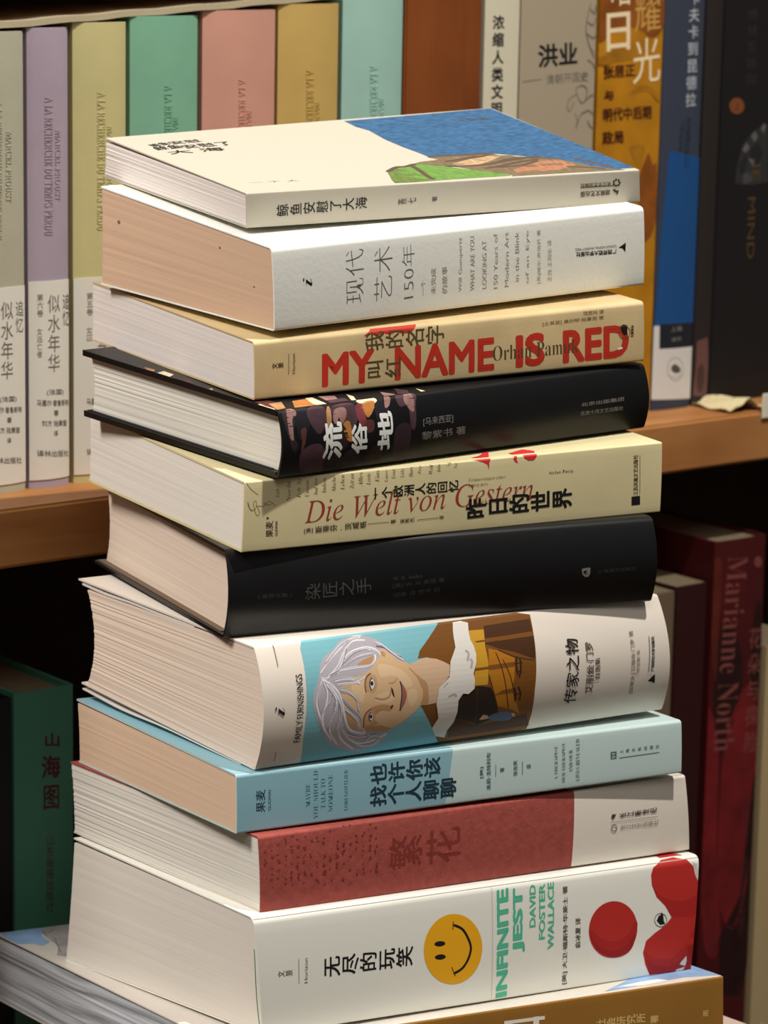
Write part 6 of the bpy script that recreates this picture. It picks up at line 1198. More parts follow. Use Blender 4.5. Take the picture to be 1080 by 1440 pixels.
        ('K','cover_illustration','rock_line',0.35,1,'F',[[23.12,241.43],[18.58,228.34],[19.28,219.25],[15.13,206.4],[9.9,189.53]]),
        ('K','cover_illustration','rock_line',0.35,1,'F',[[18.9,229.89],[21.75,229.91],[26.17,236.03]]),
        ('K','cover_illustration','rock_line',0.35,1,'F',[[7.86,234.81],[11.29,236.23]]),
        ('P','lettering','ink_white2',0,'S',[[126.19,-5.18],[146.08,-5.5],[146.07,-7.01],[126.18,-6.67]]),
        ('P','lettering','ink_white2',0,'S',[[140.46,-5.23],[143.27,-5.29],[143.25,-14.63],[140.44,-14.56]]),
        ('P','lettering','ink_white2',0,'S',[[126.19,-5.18],[130.0,-5.22],[129.97,-15.27],[126.16,-15.05]]),
        ('T','lettering','社会研究所','ink_gold',0.02,'v','S',[[171.65,-14.45],[197.03,-14.71],[171.65,-10.49]]),
        ('T','lettering','著','ink_gold',0.02,'v','S',[[199.23,-15.92],[203.64,-16.04],[199.22,-12.23]]),
        ('T','lettering','图','ink_gold',0.01,'v','S',[[226.66,-16.4],[229.65,-16.47],[226.65,-13.59]]),
    ],
}
STAND = {
    'cream': {'u0': 0.6989, 'w': 0.0296, 'z0': -0.2795, 'h': 0.2121, 'V': 1.185, 'depth': 0.15, 'bulge': 0.0025, 'lean': 0.0},
    'lilac': {'u0': 0.7297, 'w': 0.0227, 'z0': -0.2795, 'h': 0.2135, 'V': 1.185, 'depth': 0.15, 'bulge': 0.0025, 'lean': 0.0},
    'straw': {'u0': 0.7543, 'w': 0.03, 'z0': -0.2795, 'h': 0.2155, 'V': 1.185, 'depth': 0.15, 'bulge': 0.0025, 'lean': 0.0},
    'green': {'u0': 0.7859, 'w': 0.0391, 'z0': -0.2795, 'h': 0.218, 'V': 1.185, 'depth': 0.15, 'bulge': 0.0025, 'lean': 0.0},
    'coral': {'u0': 0.827, 'w': 0.0435, 'z0': -0.2795, 'h': 0.2202, 'V': 1.185, 'depth': 0.15, 'bulge': 0.0025, 'lean': 0.0},
    'ochre': {'u0': 0.8715, 'w': 0.0374, 'z0': -0.2795, 'h': 0.2228, 'V': 1.185, 'depth': 0.15, 'bulge': 0.0025, 'lean': 0.0},
    'teal': {'u0': 0.9107, 'w': 0.0385, 'z0': -0.2795, 'h': 0.2249, 'V': 1.185, 'depth': 0.15, 'bulge': 0.0025, 'lean': 0.0},
    'white': {'u0': 1.0021, 'w': 0.024, 'z0': -0.2795, 'h': 0.2325, 'V': 1.185, 'depth': 0.15, 'lean': 0.0, 'bulge': 0.0004},
    'grey': {'u0': 1.0264, 'w': 0.0531, 'z0': -0.2795, 'h': 0.2325, 'V': 1.185, 'depth': 0.16, 'lean': 0.0, 'bulge': 0.0004},
    'orange': {'u0': 1.0809, 'w': 0.0469, 'z0': -0.2795, 'h': 0.2325, 'V': 1.185, 'depth': 0.15, 'lean': 0.0, 'bulge': 0.0004},
    'blue': {'u0': 1.1278, 'w': 0.0303, 'z0': -0.2795, 'h': 0.2315, 'V': 1.185, 'depth': 0.15, 'lean': 0.0, 'bulge': 0.0015},
    'dark': {'u0': 1.1589, 'w': 0.0135, 'z0': -0.2795, 'h': 0.2325, 'V': 1.185, 'depth': 0.15, 'lean': 0.0, 'bulge': 0.0004},
    'black': {'u0': 1.1727, 'w': 0.0683, 'z0': -0.2795, 'h': 0.2335, 'V': 1.185, 'depth': 0.16, 'lean': 0.0, 'bulge': 0.0004},
    'jade': {'u0': 0.7128, 'w': 0.0334, 'z0': -0.665, 'h': 0.2915, 'V': 1.172, 'depth': 0.2, 'lean': 0.0, 'bulge': 0.0004},
    'soot': {'u0': 0.6782, 'w': 0.0339, 'z0': -0.665, 'h': 0.29, 'V': 1.172, 'depth': 0.2, 'lean': 0.0, 'bulge': 0.0004},
    'taupe': {'u0': 1.1007, 'w': 0.0228, 'z0': -0.665, 'h': 0.2905, 'V': 1.155, 'depth': 0.12, 'lean': 0.0, 'bulge': 0.0004},
    'maroon': {'u0': 1.1241, 'w': 0.0238, 'z0': -0.665, 'h': 0.2923, 'V': 1.155, 'depth': 0.12, 'lean': 0.0, 'bulge': 0.0004},
    'crimson': {'u0': 1.1518, 'w': 0.0407, 'z0': -0.665, 'h': 0.3142, 'V': 1.155, 'depth': 0.2, 'lean': 0.0, 'bulge': 0.0015},
    'buff': {'u0': 1.1967, 'w': 0.0367, 'z0': -0.665, 'h': 0.2486, 'V': 1.155, 'depth': 0.2, 'lean': 0.0, 'bulge': 0.0004},
}
STAND_ART = {
    'cream': [
        ('T','embossed_title','𝐀 𝐋𝐀 𝐑𝐄𝐂𝐇𝐄𝐑𝐂𝐇𝐄 𝐃𝐔 𝐓𝐄𝐌𝐏𝐒 𝐏𝐄𝐑𝐃𝐔','cream',-0.014,'h','S',[[12.81,180.79],[12.25,118.33],[16.34,180.69]],0.00022),
        ('T','embossed_title','𝐌𝐀𝐑𝐂𝐄𝐋 𝐏𝐑𝐎𝐔𝐒𝐓','cream',-0.014,'h','S',[[18.35,167.16],[18.07,135.22],[21.58,167.02]],0.00022),
        ('T','band_lettering','似水年华','ink_grey3',0.0,'d','S',[[14.78,90.09],[14.46,53.17],[21.54,89.89]],0),
        ('T','band_lettering','追忆','ink_grey3',0.0,'d','S',[[23.02,89.75],[22.88,74.25],[27.96,89.43]],0),
        ('T','band_lettering','第七卷','ink_grey3',0.0,'d','S',[[9.16,90.44],[9.06,79.63],[12.37,90.42]],0),
        ('T','band_lettering','重现的时光','ink_grey3',-0.005,'d','S',[[9.02,74.7],[8.86,57.23],[11.87,74.68]],0),
        ('T','band_lettering','(法国)','ink_grey3',0.01,'h','S',[[13.8,42.86],[23.26,42.12],[13.83,45.85]],0),
        ('T','band_lettering','马塞尔·普鲁斯特','ink_grey3',0.01,'h','S',[[8.7,38.45],[26.39,36.87],[8.72,41.44]],0),
        ('T','band_lettering','著','ink_grey3',0.01,'h','S',[[17.58,33.0],[20.21,32.94],[17.6,35.67]],0),
        ('T','band_lettering','刘方 陆秉慧','ink_grey3',0.01,'h','S',[[11.1,28.77],[25.13,27.47],[11.13,31.6]],0),
        ('T','band_lettering','译','ink_grey3',0.01,'h','S',[[17.5,23.44],[19.93,23.4],[17.52,25.98]],0),
        ('T','band_lettering','译林出版社','ink_grey3',0.01,'h','S',[[8.49,14.79],[26.19,13.02],[8.52,17.79]],0),
    ],
    'lilac': [
        ('T','embossed_title','𝐀 𝐋𝐀 𝐑𝐄𝐂𝐇𝐄𝐑𝐂𝐇𝐄 𝐃𝐔 𝐓𝐄𝐌𝐏𝐒 𝐏𝐄𝐑𝐃𝐔','lilac',-0.014,'h','S',[[8.22,181.97],[7.91,118.78],[12.5,181.86]],0.00022),
        ('T','embossed_title','𝐌𝐀𝐑𝐂𝐄𝐋 𝐏𝐑𝐎𝐔𝐒𝐓','lilac',-0.014,'h','S',[[13.83,166.9],[13.68,134.58],[16.81,166.76]],0.00022),
        ('T','band_lettering','似水年华','ink_grey3',0.0,'d','S',[[9.22,91.64],[9.04,54.31],[16.01,91.47]],0),
        ('T','band_lettering','追忆','ink_grey3',0.0,'d','S',[[17.58,91.32],[17.5,75.65],[23.08,90.89]],0),
        ('T','band_lettering','第六卷','ink_grey3',0.0,'d','S',[[3.86,91.89],[3.81,80.95],[6.9,91.92]],0),
        ('T','band_lettering','女逃亡者','ink_grey3',-0.005,'d','S',[[3.78,75.96],[3.71,61.84],[6.47,76.01]],0),
        ('T','band_lettering','(法国)','ink_grey3',0.01,'h','S',[[8.44,43.88],[18.04,43.16],[8.45,46.9]],0),
        ('T','band_lettering','马塞尔·普鲁斯特','ink_grey3',0.01,'h','S',[[3.6,39.3],[21.54,37.77],[3.62,42.33]],0),
        ('T','band_lettering','著','ink_grey3',0.01,'h','S',[[12.19,33.96],[14.87,33.91],[12.2,36.66]],0),
        ('T','band_lettering','刘方 陆秉慧','ink_grey3',0.01,'h','S',[[5.9,29.58],[20.16,28.3],[5.91,32.44]],0),
        ('T','band_lettering','译','ink_grey3',0.01,'h','S',[[12.14,24.29],[14.61,24.26],[12.16,26.86]],0),
        ('T','band_lettering','译林出版社','ink_grey3',0.01,'h','S',[[3.48,15.36],[21.43,13.64],[3.5,18.41]],0),
    ],
    'straw': [
        ('T','embossed_title','𝐀 𝐋𝐀 𝐑𝐄𝐂𝐇𝐄𝐑𝐂𝐇𝐄 𝐃𝐔 𝐓𝐄𝐌𝐏𝐒 𝐏𝐄𝐑𝐃𝐔','straw',-0.014,'h','S',[[12.07,183.47],[12.0,119.51],[16.52,183.35]],0.00022),
        ('T','embossed_title','𝐌𝐀𝐑𝐂𝐄𝐋 𝐏𝐑𝐎𝐔𝐒𝐓','straw',-0.014,'h','S',[[17.52,167.9],[17.51,135.18],[20.45,167.78]],0.00022),
        ('T','band_lettering','似水年华','ink_grey3',0.0,'d','S',[[11.96,90.44],[11.92,52.65],[18.74,90.31]],0),
        ('T','band_lettering','追忆','ink_grey3',0.0,'d','S',[[20.23,90.19],[20.23,74.33],[25.18,89.92]],0),
        ('T','band_lettering','第五卷','ink_grey3',0.0,'d','S',[[6.32,90.74],[6.3,79.67],[9.54,90.74]],0),
        ('T','band_lettering','女囚','ink_grey3',-0.005,'d','S',[[6.29,74.63],[6.28,67.49],[9.15,74.64]],0),
        ('T','band_lettering','(法国)','ink_grey3',0.01,'h','S',[[11.34,42.1],[20.89,41.45],[11.34,45.16]],0),
        ('T','band_lettering','马塞尔·普鲁斯特','ink_grey3',0.01,'h','S',[[6.22,37.52],[24.1,36.12],[6.22,40.59]],0),
        ('T','band_lettering','著','ink_grey3',0.01,'h','S',[[15.22,32.04],[17.89,32.02],[15.22,34.78]],0),
        ('T','band_lettering','刘方 陆秉慧','ink_grey3',0.01,'h','S',[[8.72,27.64],[22.9,26.49],[8.72,30.54]],0),
        ('T','band_lettering','译','ink_grey3',0.01,'h','S',[[15.21,22.26],[17.67,22.25],[15.22,24.86]],0),
        ('T','band_lettering','译林出版社','ink_grey3',0.01,'h','S',[[6.18,13.3],[24.11,11.7],[6.18,16.38]],0),
    ],
    'green': [
        ('T','embossed_title','𝐀 𝐋𝐀 𝐑𝐄𝐂𝐇𝐄𝐑𝐂𝐇𝐄 𝐃𝐔 𝐓𝐄𝐌𝐏𝐒 𝐏𝐄𝐑𝐃𝐔','green',-0.014,'h','S',[[17.95,185.62],[18.22,120.65],[22.21,185.51]],0.00022),
        ('T','embossed_title','𝐌𝐀𝐑𝐂𝐄𝐋 𝐏𝐑𝐎𝐔𝐒𝐓','green',-0.014,'h','S',[[22.91,170.66],[23.08,137.44],[26.09,170.55]],0.00022),
    ],
    'coral': [
        ('T','embossed_title','𝐀 𝐋𝐀 𝐑𝐄𝐂𝐇𝐄𝐑𝐂𝐇𝐄 𝐃𝐔 𝐓𝐄𝐌𝐏𝐒 𝐏𝐄𝐑𝐃𝐔','coral',-0.014,'h','S',[[19.69,187.39],[20.37,121.25],[23.66,187.3]],0.00022),
        ('T','embossed_title','𝐌𝐀𝐑𝐂𝐄𝐋 𝐏𝐑𝐎𝐔𝐒𝐓','coral',-0.014,'h','S',[[24.47,172.53],[24.86,138.72],[27.74,172.42]],0.00022),
    ],
    'ochre': [
        ('T','embossed_title','𝐀 𝐋𝐀 𝐑𝐄𝐂𝐇𝐄𝐑𝐂𝐇𝐄 𝐃𝐔 𝐓𝐄𝐌𝐏𝐒 𝐏𝐄𝐑𝐃𝐔','ochre',-0.014,'h','S',[[15.57,190.87],[16.64,123.65],[20.07,190.77]],0.00022),
        ('T','embossed_title','𝐌𝐀𝐑𝐂𝐄𝐋 𝐏𝐑𝐎𝐔𝐒𝐓','ochre',-0.014,'h','S',[[21.01,175.25],[21.62,140.87],[24.19,175.15]],0.00022),
    ],
    'teal': [
        ('T','embossed_title','𝐀 𝐋𝐀 𝐑𝐄𝐂𝐇𝐄𝐑𝐂𝐇𝐄 𝐃𝐔 𝐓𝐄𝐌𝐏𝐒 𝐏𝐄𝐑𝐃𝐔','teal',-0.014,'h','S',[[15.66,192.08],[17.13,123.78],[20.53,191.98]],0.00022),
        ('T','embossed_title','𝐌𝐀𝐑𝐂𝐄𝐋 𝐏𝐑𝐎𝐔𝐒𝐓','teal',-0.014,'h','S',[[21.58,176.21],[22.41,141.27],[25.11,176.09]],0.00022),
    ],
    'white': [
        ('T','title','浓','ink_black',0.03,'d','S',[[5.15,216.08],[5.4,208.37],[12.42,216.22]],0),
        ('T','title','缩','ink_black',0.03,'d','S',[[5.2,207.34],[5.46,199.61],[12.49,207.45]],0),
        ('T','title','人','ink_black',0.03,'d','S',[[5.26,198.57],[5.51,190.82],[12.55,198.66]],0),
        ('T','title','类','ink_black',0.03,'d','S',[[5.31,189.78],[5.57,182.02],[12.62,189.84]],0),
        ('T','title','文','ink_black',0.03,'d','S',[[5.37,180.97],[5.63,173.18],[12.69,181.01]],0),
        ('T','title','明','ink_black',0.03,'d','S',[[5.43,172.14],[5.68,164.34],[12.75,172.15]],0),
    ],
    'grey': [
        ('T','title','洪业','ink_black',0.03,'h','S',[[12.38,188.44],[39.73,189.69],[11.92,200.48]],0),
        ('K','lettering','ink_grey',0.25,0,'S',[[2.34,181.92],[15.26,182.6]]),
        ('T','lettering','清朝开国史','ink_grey2',0.0,'h','S',[[18.28,179.71],[47.74,181.17],[18.09,184.84]],0),
        ('K','spine_illustration','ink_sketch',0.5,1,'S',[[48.01,221.54],[46.2,215.58],[44.97,208.1],[47.38,200.56],[51.92,192.94]]),
        ('K','spine_illustration','ink_sketch',0.5,1,'S',[[47.62,218.56],[51.39,216.26],[51.71,220.76]]),
        ('K','spine_illustration','ink_sketch',0.5,1,'S',[[45.84,211.84],[50.09,210.28],[52.02,214.01]]),
        ('K','spine_illustration','ink_sketch',0.5,1,'S',[[45.59,205.84],[50.39,203.51],[52.43,204.98]]),
        ('K','spine_illustration','ink_sketch',0.5,1,'S',[[47.45,199.05],[51.78,195.96]]),
        ('K','spine_illustration','ink_sketch',0.5,1,'S',[[46.7,192.3],[51.0,189.94],[53.31,185.35]]),
        ('K','spine_illustration','ink_sketch',0.5,1,'S',[[39.05,177.42],[43.13,178.82],[46.85,177.2],[46.56,171.92],[43.52,169.74],[40.25,173.61],[39.05,177.42]]),
        ('K','spine_illustration','ink_sketch',0.5,1,'S',[[40.21,174.37],[35.16,172.25],[33.27,168.54],[34.93,165.47],[38.31,170.65]]),
        ('K','spine_illustration','ink_sketch',0.5,1,'S',[[38.57,164.6],[40.8,160.74],[39.95,156.23],[42.78,162.95],[45.81,165.12]]),
        ('K','spine_illustration','ink_sketch',0.5,1,'S',[[46.59,171.16],[49.64,173.34],[52.24,174.02]]),
        ('K','spine_illustration','ink_sketch',0.5,1,'S',[[48.11,160.49],[50.35,157.38],[53.03,156.52]]),
        ('K','spine_illustration','ink_sketch',0.5,1,'S',[[44.8,164.4],[48.93,165.78],[52.73,163.38]]),
    ],
    'orange': [
        ('P','spine_illustration','rust',1,'S',[[-1.8,222.99],[46.08,222.6],[45.75,208.08],[37.32,202.87],[30.73,206.4],[20.14,208.45],[9.95,206.7],[0.1,201.94]]),
        ('P','spine_illustration','rust2',1,'S',[[-0.51,192.89],[4.43,194.32],[12.38,197.96],[20.49,200.86],[28.78,203.01],[35.4,198.31],[27.19,192.36],[14.78,190.33],[0.65,189.09]]),
        ('P','spine_illustration','rust2',1,'S',[[21.83,172.62],[27.93,177.06],[36.45,177.6],[44.31,172.76],[44.51,168.89],[37.73,173.72],[30.21,173.93]]),
        ('P','spine_illustration','rust',1,'S',[[35.91,137.45],[38.66,141.57],[41.97,135.07],[44.98,134.94],[45.92,116.78],[45.19,101.84],[37.36,93.73],[33.02,106.79],[32.08,125.97],[33.23,132.28]]),
        ('P','spine_illustration','rust2',1,'S',[[23.94,144.27],[29.63,146.16],[35.54,144.87],[34.39,138.58],[31.71,133.4]]),
        ('T','title','日','ink_cream',0.02,'h','S',[[5.66,195.93],[22.23,196.94],[4.78,215.93]],0),
        ('T','title','昭','ink_cream',0.0,'h','S',[[8.09,219.41],[21.12,220.41],[7.3,236.92]],0),
        ('T','title','光','ink_cream',0.0,'h','S',[[25.18,178.34],[45.14,180.08],[24.05,201.95]],0),
        ('T','title','耀','ink_tan2',0.0,'h','S',[[25.41,205.66],[44.28,206.87],[24.4,226.5]],0),
        ('T','lettering','张居正','ink_umber',0.035,'h','S',[[4.3,181.84],[26.53,182.47],[4.0,188.72]],0),
        ('T','lettering','与','ink_umber',0.035,'h','S',[[5.06,170.25],[11.79,170.42],[4.82,175.67]],0),
        ('T','lettering','明代中后期','ink_umber',0.035,'h','S',[[4.8,159.22],[39.75,159.88],[4.49,166.34]],0),
        ('T','lettering','政局','ink_umber',0.035,'h','S',[[4.83,147.03],[19.96,147.27],[4.52,154.17]],0),
    ],
    'blue': [
        ('T','title','卡','ink_silver',0.01,'d','S',[[16.33,227.41],[16.77,219.49],[24.54,227.78]],0),
        ('T','title','夫','ink_silver',0.01,'d','S',[[16.32,218.41],[16.75,210.48],[24.53,218.76]],0),
        ('T','title','卡','ink_silver',0.01,'d','S',[[16.3,209.39],[16.74,201.44],[24.52,209.71]],0),
        ('T','title','到','ink_silver',0.01,'d','S',[[16.28,200.35],[16.72,192.38],[24.51,200.64]],0),
        ('T','title','昆','ink_silver',0.01,'d','S',[[16.27,191.28],[16.71,183.3],[24.5,191.55]],0),
        ('T','title','德','ink_silver',0.01,'d','S',[[16.25,182.21],[16.69,174.19],[24.49,182.44]],0),
        ('T','title','拉','ink_silver',0.01,'d','S',[[16.24,173.1],[16.67,165.07],[24.49,173.3]],0),
        ('T','lettering','米兰昆德拉的文学','ink_night',0.0,'d','S',[[17.45,159.85],[16.26,131.86],[21.96,160.07]],0),
        ('T','lettering','小说的艺术','ink_night',0.0,'d','S',[[13.29,158.07],[12.11,140.87],[16.99,158.33]],0),
        ('P','spine_illustration','royal_blue',0,'S',[[6.13,142.22],[31.95,137.24],[32.46,46.33],[0.65,47.2],[3.04,96.91]]),
        ('P','spine_illustration','label_black',0,'S',[[4.3,47.79],[31.73,46.8],[29.92,33.51],[4.45,34.04]]),
        ('P','spine_illustration','label_white',0,'S',[[-2.0,46.94],[4.1,47.02],[4.45,34.04],[29.92,33.51],[30.53,4.36],[-1.21,6.4]]),
        ('T','publisher_mark','上海','ink_dim',0.02,'h','S',[[11.91,42.98],[20.63,43.09],[11.77,45.75]],0),
        ('T','publisher_mark','译文','ink_dim',0.02,'h','S',[[12.71,37.42],[20.37,37.59],[12.59,39.79]],0),
        ('K','publisher_mark','ink_grey',0.3,1,'S',[[22.77,21.53],[22.58,19.68],[21.83,18.03],[20.59,16.76],[19.0,15.97],[17.21,15.72],[15.4,16.03],[13.72,16.87],[12.32,18.19],[11.29,19.83],[10.72,21.69],[10.64,23.58],[11.06,25.35],[11.95,26.83],[13.25,27.89],[14.85,28.43],[16.63,28.4],[18.44,27.8],[20.11,26.68],[21.48,25.15],[22.4,23.34],[22.77,21.43]]),
        ('P','publisher_mark','ink_grey',1,'S',[[13.41,23.55],[16.02,24.92],[19.47,23.03],[20.76,20.54],[17.4,19.66],[14.06,21.13]]),
        ('K','publisher_mark','ink_grey',0.25,1,'S',[[12.08,18.92],[16.97,17.31],[22.06,18.42]]),
    ],
    'dark': [
        ('P','spine_illustration','dusk_rose',0,'S',[[2.35,36.03],[10.4,37.8],[11.75,25.31],[11.25,4.13],[0.85,5.85],[2.14,20.13]]),
        ('P','spine_illustration','dusk_dark',1,'S',[[3.69,20.02],[7.28,22.92],[9.4,15.53],[7.07,6.94],[3.69,10.03]]),
    ],
    'black': [
        ('T','title','MIND','ink_bronze',0.0,'h','S',[[23.59,113.79],[24.53,79.67],[29.11,113.93]],0),
        ('T','title','THE','ink_bronze',0.0,'h','S',[[25.91,148.29],[25.25,122.79],[32.54,148.45]],0),
        ('T','lettering','格','ink_bronze2',0.0,'d','S',[[17.1,217.49],[17.49,210.96],[24.96,217.8]],0),
        ('T','lettering','林','ink_bronze2',0.0,'d','S',[[17.31,208.65],[17.7,202.1],[25.17,208.93]],0),
        ('T','lettering','互','ink_bronze2',0.0,'d','S',[[17.51,199.79],[17.9,193.22],[25.39,200.05]],0),
        ('T','lettering','联','ink_bronze2',0.0,'d','S',[[17.72,190.91],[18.11,184.33],[25.61,191.14]],0),
        ('T','lettering','网','ink_bronze2',0.0,'d','S',[[17.92,182.01],[18.31,175.41],[25.82,182.22]],0),
        ('P','lettering','seal_orange',0,'S',[[17.55,164.56],[17.37,163.24],[16.7,162.05],[15.59,161.11],[14.16,160.49],[12.52,160.25],[10.82,160.4],[9.22,160.94],[7.86,161.82],[6.85,162.96],[6.3,164.25],[6.24,165.58],[6.67,166.84],[7.57,167.9],[8.85,168.69],[10.41,169.12],[12.09,169.16],[13.76,168.8],[15.26,168.07],[16.46,167.05],[17.24,165.81]]),
        ('T','lettering','上','ink_black',0.0,'h','S',[[10.09,162.64],[13.86,162.72],[9.85,166.71]],0),
        ('P','spine_illustration','gem_grey',0,'S',[[12.9,122.02],[13.51,130.98],[17.33,143.06],[24.88,150.12],[34.98,154.68],[36.77,152.16],[38.69,121.69],[26.67,120.59]]),
        ('P','spine_illustration','gem_light',0,'S',[[23.88,147.71],[26.58,150.47],[29.09,147.12],[26.38,144.35]]),
        ('P','spine_illustration','gem_light',0,'S',[[22.33,135.52],[27.53,134.9],[26.02,131.28]]),
        ('P','spine_illustration','gem_light',0,'S',[[17.47,140.61],[20.65,144.56],[23.13,141.21],[19.85,138.88]]),
        ('P','spine_illustration','gem_dark',0,'S',[[23.18,140.39],[29.84,144.23],[33.73,137.53],[29.49,131.14],[24.0,136.27]]),
        ('P','spine_illustration','gem_light',0,'S',[[31.12,151.54],[33.24,154.73],[35.09,153.04],[33.6,149.0]]),
        ('P','spine_illustration','gem_dark',0,'S',[[14.59,131.75],[21.04,138.02],[21.85,133.91],[18.39,125.05]]),
        ('P','spine_illustration','gem_mid',0,'S',[[18.29,126.69],[22.77,128.14],[26.52,123.06],[19.75,121.31]]),
    ],
    'jade': [
        ('T','title','山','ink_oxblood',0.03,'h','S',[[16.83,263.03],[24.99,262.0],[16.86,270.01]],0),
        ('T','title','海','ink_oxblood',0.03,'h','S',[[14.78,247.97],[25.54,246.79],[14.84,259.17]],0),
        ('T','title','图','ink_oxblood',0.02,'h','S',[[15.87,232.32],[24.66,231.42],[15.94,244.27]],0),
        ('T','publisher_mark','山东画报出版社','ink_oxblood',0.0,'d','S',[[17.39,219.68],[16.99,180.99],[21.78,218.86]],0),
    ],
    'soot': [
    ],
    'taupe': [
    ],
    'maroon': [
    ],
    'crimson': [
        ('P','spine_illustration','berry',1,'S',[[-1.12,299.4],[5.49,302.76],[5.69,270.38],[4.59,233.81],[0.4,258.8]]),
        ('P','spine_illustration','berry_dark',1,'S',[[5.32,258.23],[15.26,265.13],[25.15,239.12],[20.91,215.03],[11.39,191.67],[3.93,217.49]]),
        ('P','spine_illustration','berry_bright',1,'S',[[-4.57,214.43],[2.44,217.68],[8.77,192.06],[10.86,133.3],[16.06,77.27],[4.39,79.47],[-4.21,156.52]]),
        ('P','spine_illustration','berry_bright',1,'S',[[20.66,219.2],[34.86,229.26],[43.65,198.44],[43.98,147.81],[28.71,87.39],[13.31,107.55],[11.84,183.29]]),
        ('P','spine_illustration','berry_dark',0,'S',[[38.68,174.28],[43.84,177.41],[49.35,86.65],[34.7,42.94],[17.76,46.92],[14.72,81.8],[30.7,104.03]]),
        ('P','spine_illustration','berry_dark',1,'S',[[32.32,266.77],[38.13,274.06],[41.7,215.54],[32.34,229.69]]),
        ('T','title','𝐌𝐚𝐫𝐢𝐚𝐧𝐧𝐞 𝐍𝐨𝐫𝐭𝐡','ink_rose',-0.01,'h','S',[[9.9,305.11],[5.16,193.4],[25.14,304.09]],0),
        ('T','title','花','ink_rose',0.01,'d','S',[[28.98,262.37],[28.93,249.23],[40.36,261.36]],0),
        ('T','title','朵','ink_rose',0.01,'d','S',[[28.93,247.38],[28.88,234.2],[40.33,246.3]],0),
        ('T','title','与','ink_rose',0.01,'d','S',[[28.88,232.34],[28.83,219.11],[40.29,231.19]],0),
        ('T','title','探','ink_rose',0.01,'d','S',[[28.83,217.24],[28.78,203.97],[40.26,216.02]],0),
        ('T','title','险','ink_rose',0.01,'d','S',[[28.78,202.09],[28.73,188.77],[40.23,200.8]],0),
        ('P','publisher_mark','ink_rose',0,'S',[[37.35,298.73],[37.16,297.49],[36.44,296.52],[35.31,295.99],[33.96,295.96],[32.61,296.45],[31.47,297.38],[30.7,298.59],[30.43,299.91],[30.69,301.12],[31.44,302.04],[32.57,302.52],[33.91,302.47],[35.26,301.91],[36.4,300.92],[37.14,299.67]]),
        ('T','publisher_mark','商务印书馆','ink_rose2',0.0,'d','S',[[33.66,292.75],[32.9,276.52],[36.52,292.32]],0),
        ('T','lettering','玛丽安娜诺斯','ink_rose2',0.0,'d','S',[[30.61,162.45],[29.87,136.04],[36.3,161.73]],0),
        ('T','lettering','英国女画家的旅行','ink_rose2',0.0,'d','S',[[31.05,127.33],[30.44,79.3],[36.13,126.65]],0),
        ('T','lettering','三联书店出版社','ink_rose2',0.0,'d','S',[[10.14,97.54],[8.26,73.66],[13.33,97.38]],0),
    ],
    'buff': [
        ('P','lettering','band_cream',0,'S',[[8.99,21.06],[11.31,20.55],[11.36,19.66],[9.04,20.18]]),
    ],
}

for src in (ART, STAND_ART):
    for its in src.values():
        for it in its:
            if it[0] == 'T':
                for s in ([it[2]] if it[5] == 'h' else it[2]): need(s, it[4])
build_glyphs()

# ================================================================= room and furniture
def shelf_matrix(u, v, z): return Matrix.Translation(US*u+VS*v+Vector((0, 0, z+CAM_Z))) @ Matrix.Rotation(SHELF_YAW, 4, 'Z')
floor = obj('floor', box_bm(-4, 4, -2.2, 5.6, -.05, 0), wood_mat('floor_wood', '4a3626', '6a4e36', (1, 0, 0), .3))
tag(floor, kind='structure')
wall = obj('wall_back', box_bm(-2.2, 3.2, 0, .06, 0, 2.6), newmat('wall_paint', '6a5c4c', .9))
wall.matrix_world = shelf_matrix(.2, 3.4, -CAM_Z)
tag(wall, kind='structure')
ZS, ZL = -.2795, -.665
W_EDGE = wood_mat('shelf_wood', '9a6234', 'bc8850', (1, 0, 0), 1.0)
W_UP = wood_mat('upright_wood', '6a3414', '8c4c20', (0, 0, 1), 1.0)
W_BACK = newmat('shaded_back_panel', '231a14', .8)  # shade inside the bays is put into this near-black colour
shelf = empty('bookshelf', shelf_matrix(.95, 1.15, -CAM_Z), 'brown wooden bookshelf with a thick board and an upright, behind the leaning book stack', 'bookshelf')
zz = CAM_Z
obj('shelf_board', box_bm(-.75, .75, 0, .28, zz+ZS-.0275, zz+ZS, .0015), W_EDGE, shelf)
obj('shelf_board', box_bm(-.75, .75, .0, .28, zz+ZL-.0275, zz+ZL, .0015), W_EDGE, shelf)
obj('shelf_board', box_bm(-.75, .75, .031, .28, zz-.045, zz-.0175, .0015), W_EDGE, shelf)
obj('upright', box_bm(.0005, .0505, .035, .28, zz+ZS, zz-.045, .001), W_UP, shelf)
obj('side_panel', box_bm(-.775, -.75, 0, .28, 0.02, zz+.0, .001), W_UP, shelf)
obj('side_panel', box_bm(.75, .775, 0, .28, 0.02, zz+.0, .001), W_UP, shelf)
obj('back_panel', box_bm(-.775, .775, .28, .292, 0.02, zz+.0), W_BACK, shelf)
obj('plinth', box_bm(-.75, .75, .02, .28, 0, .09), W_UP, shelf)

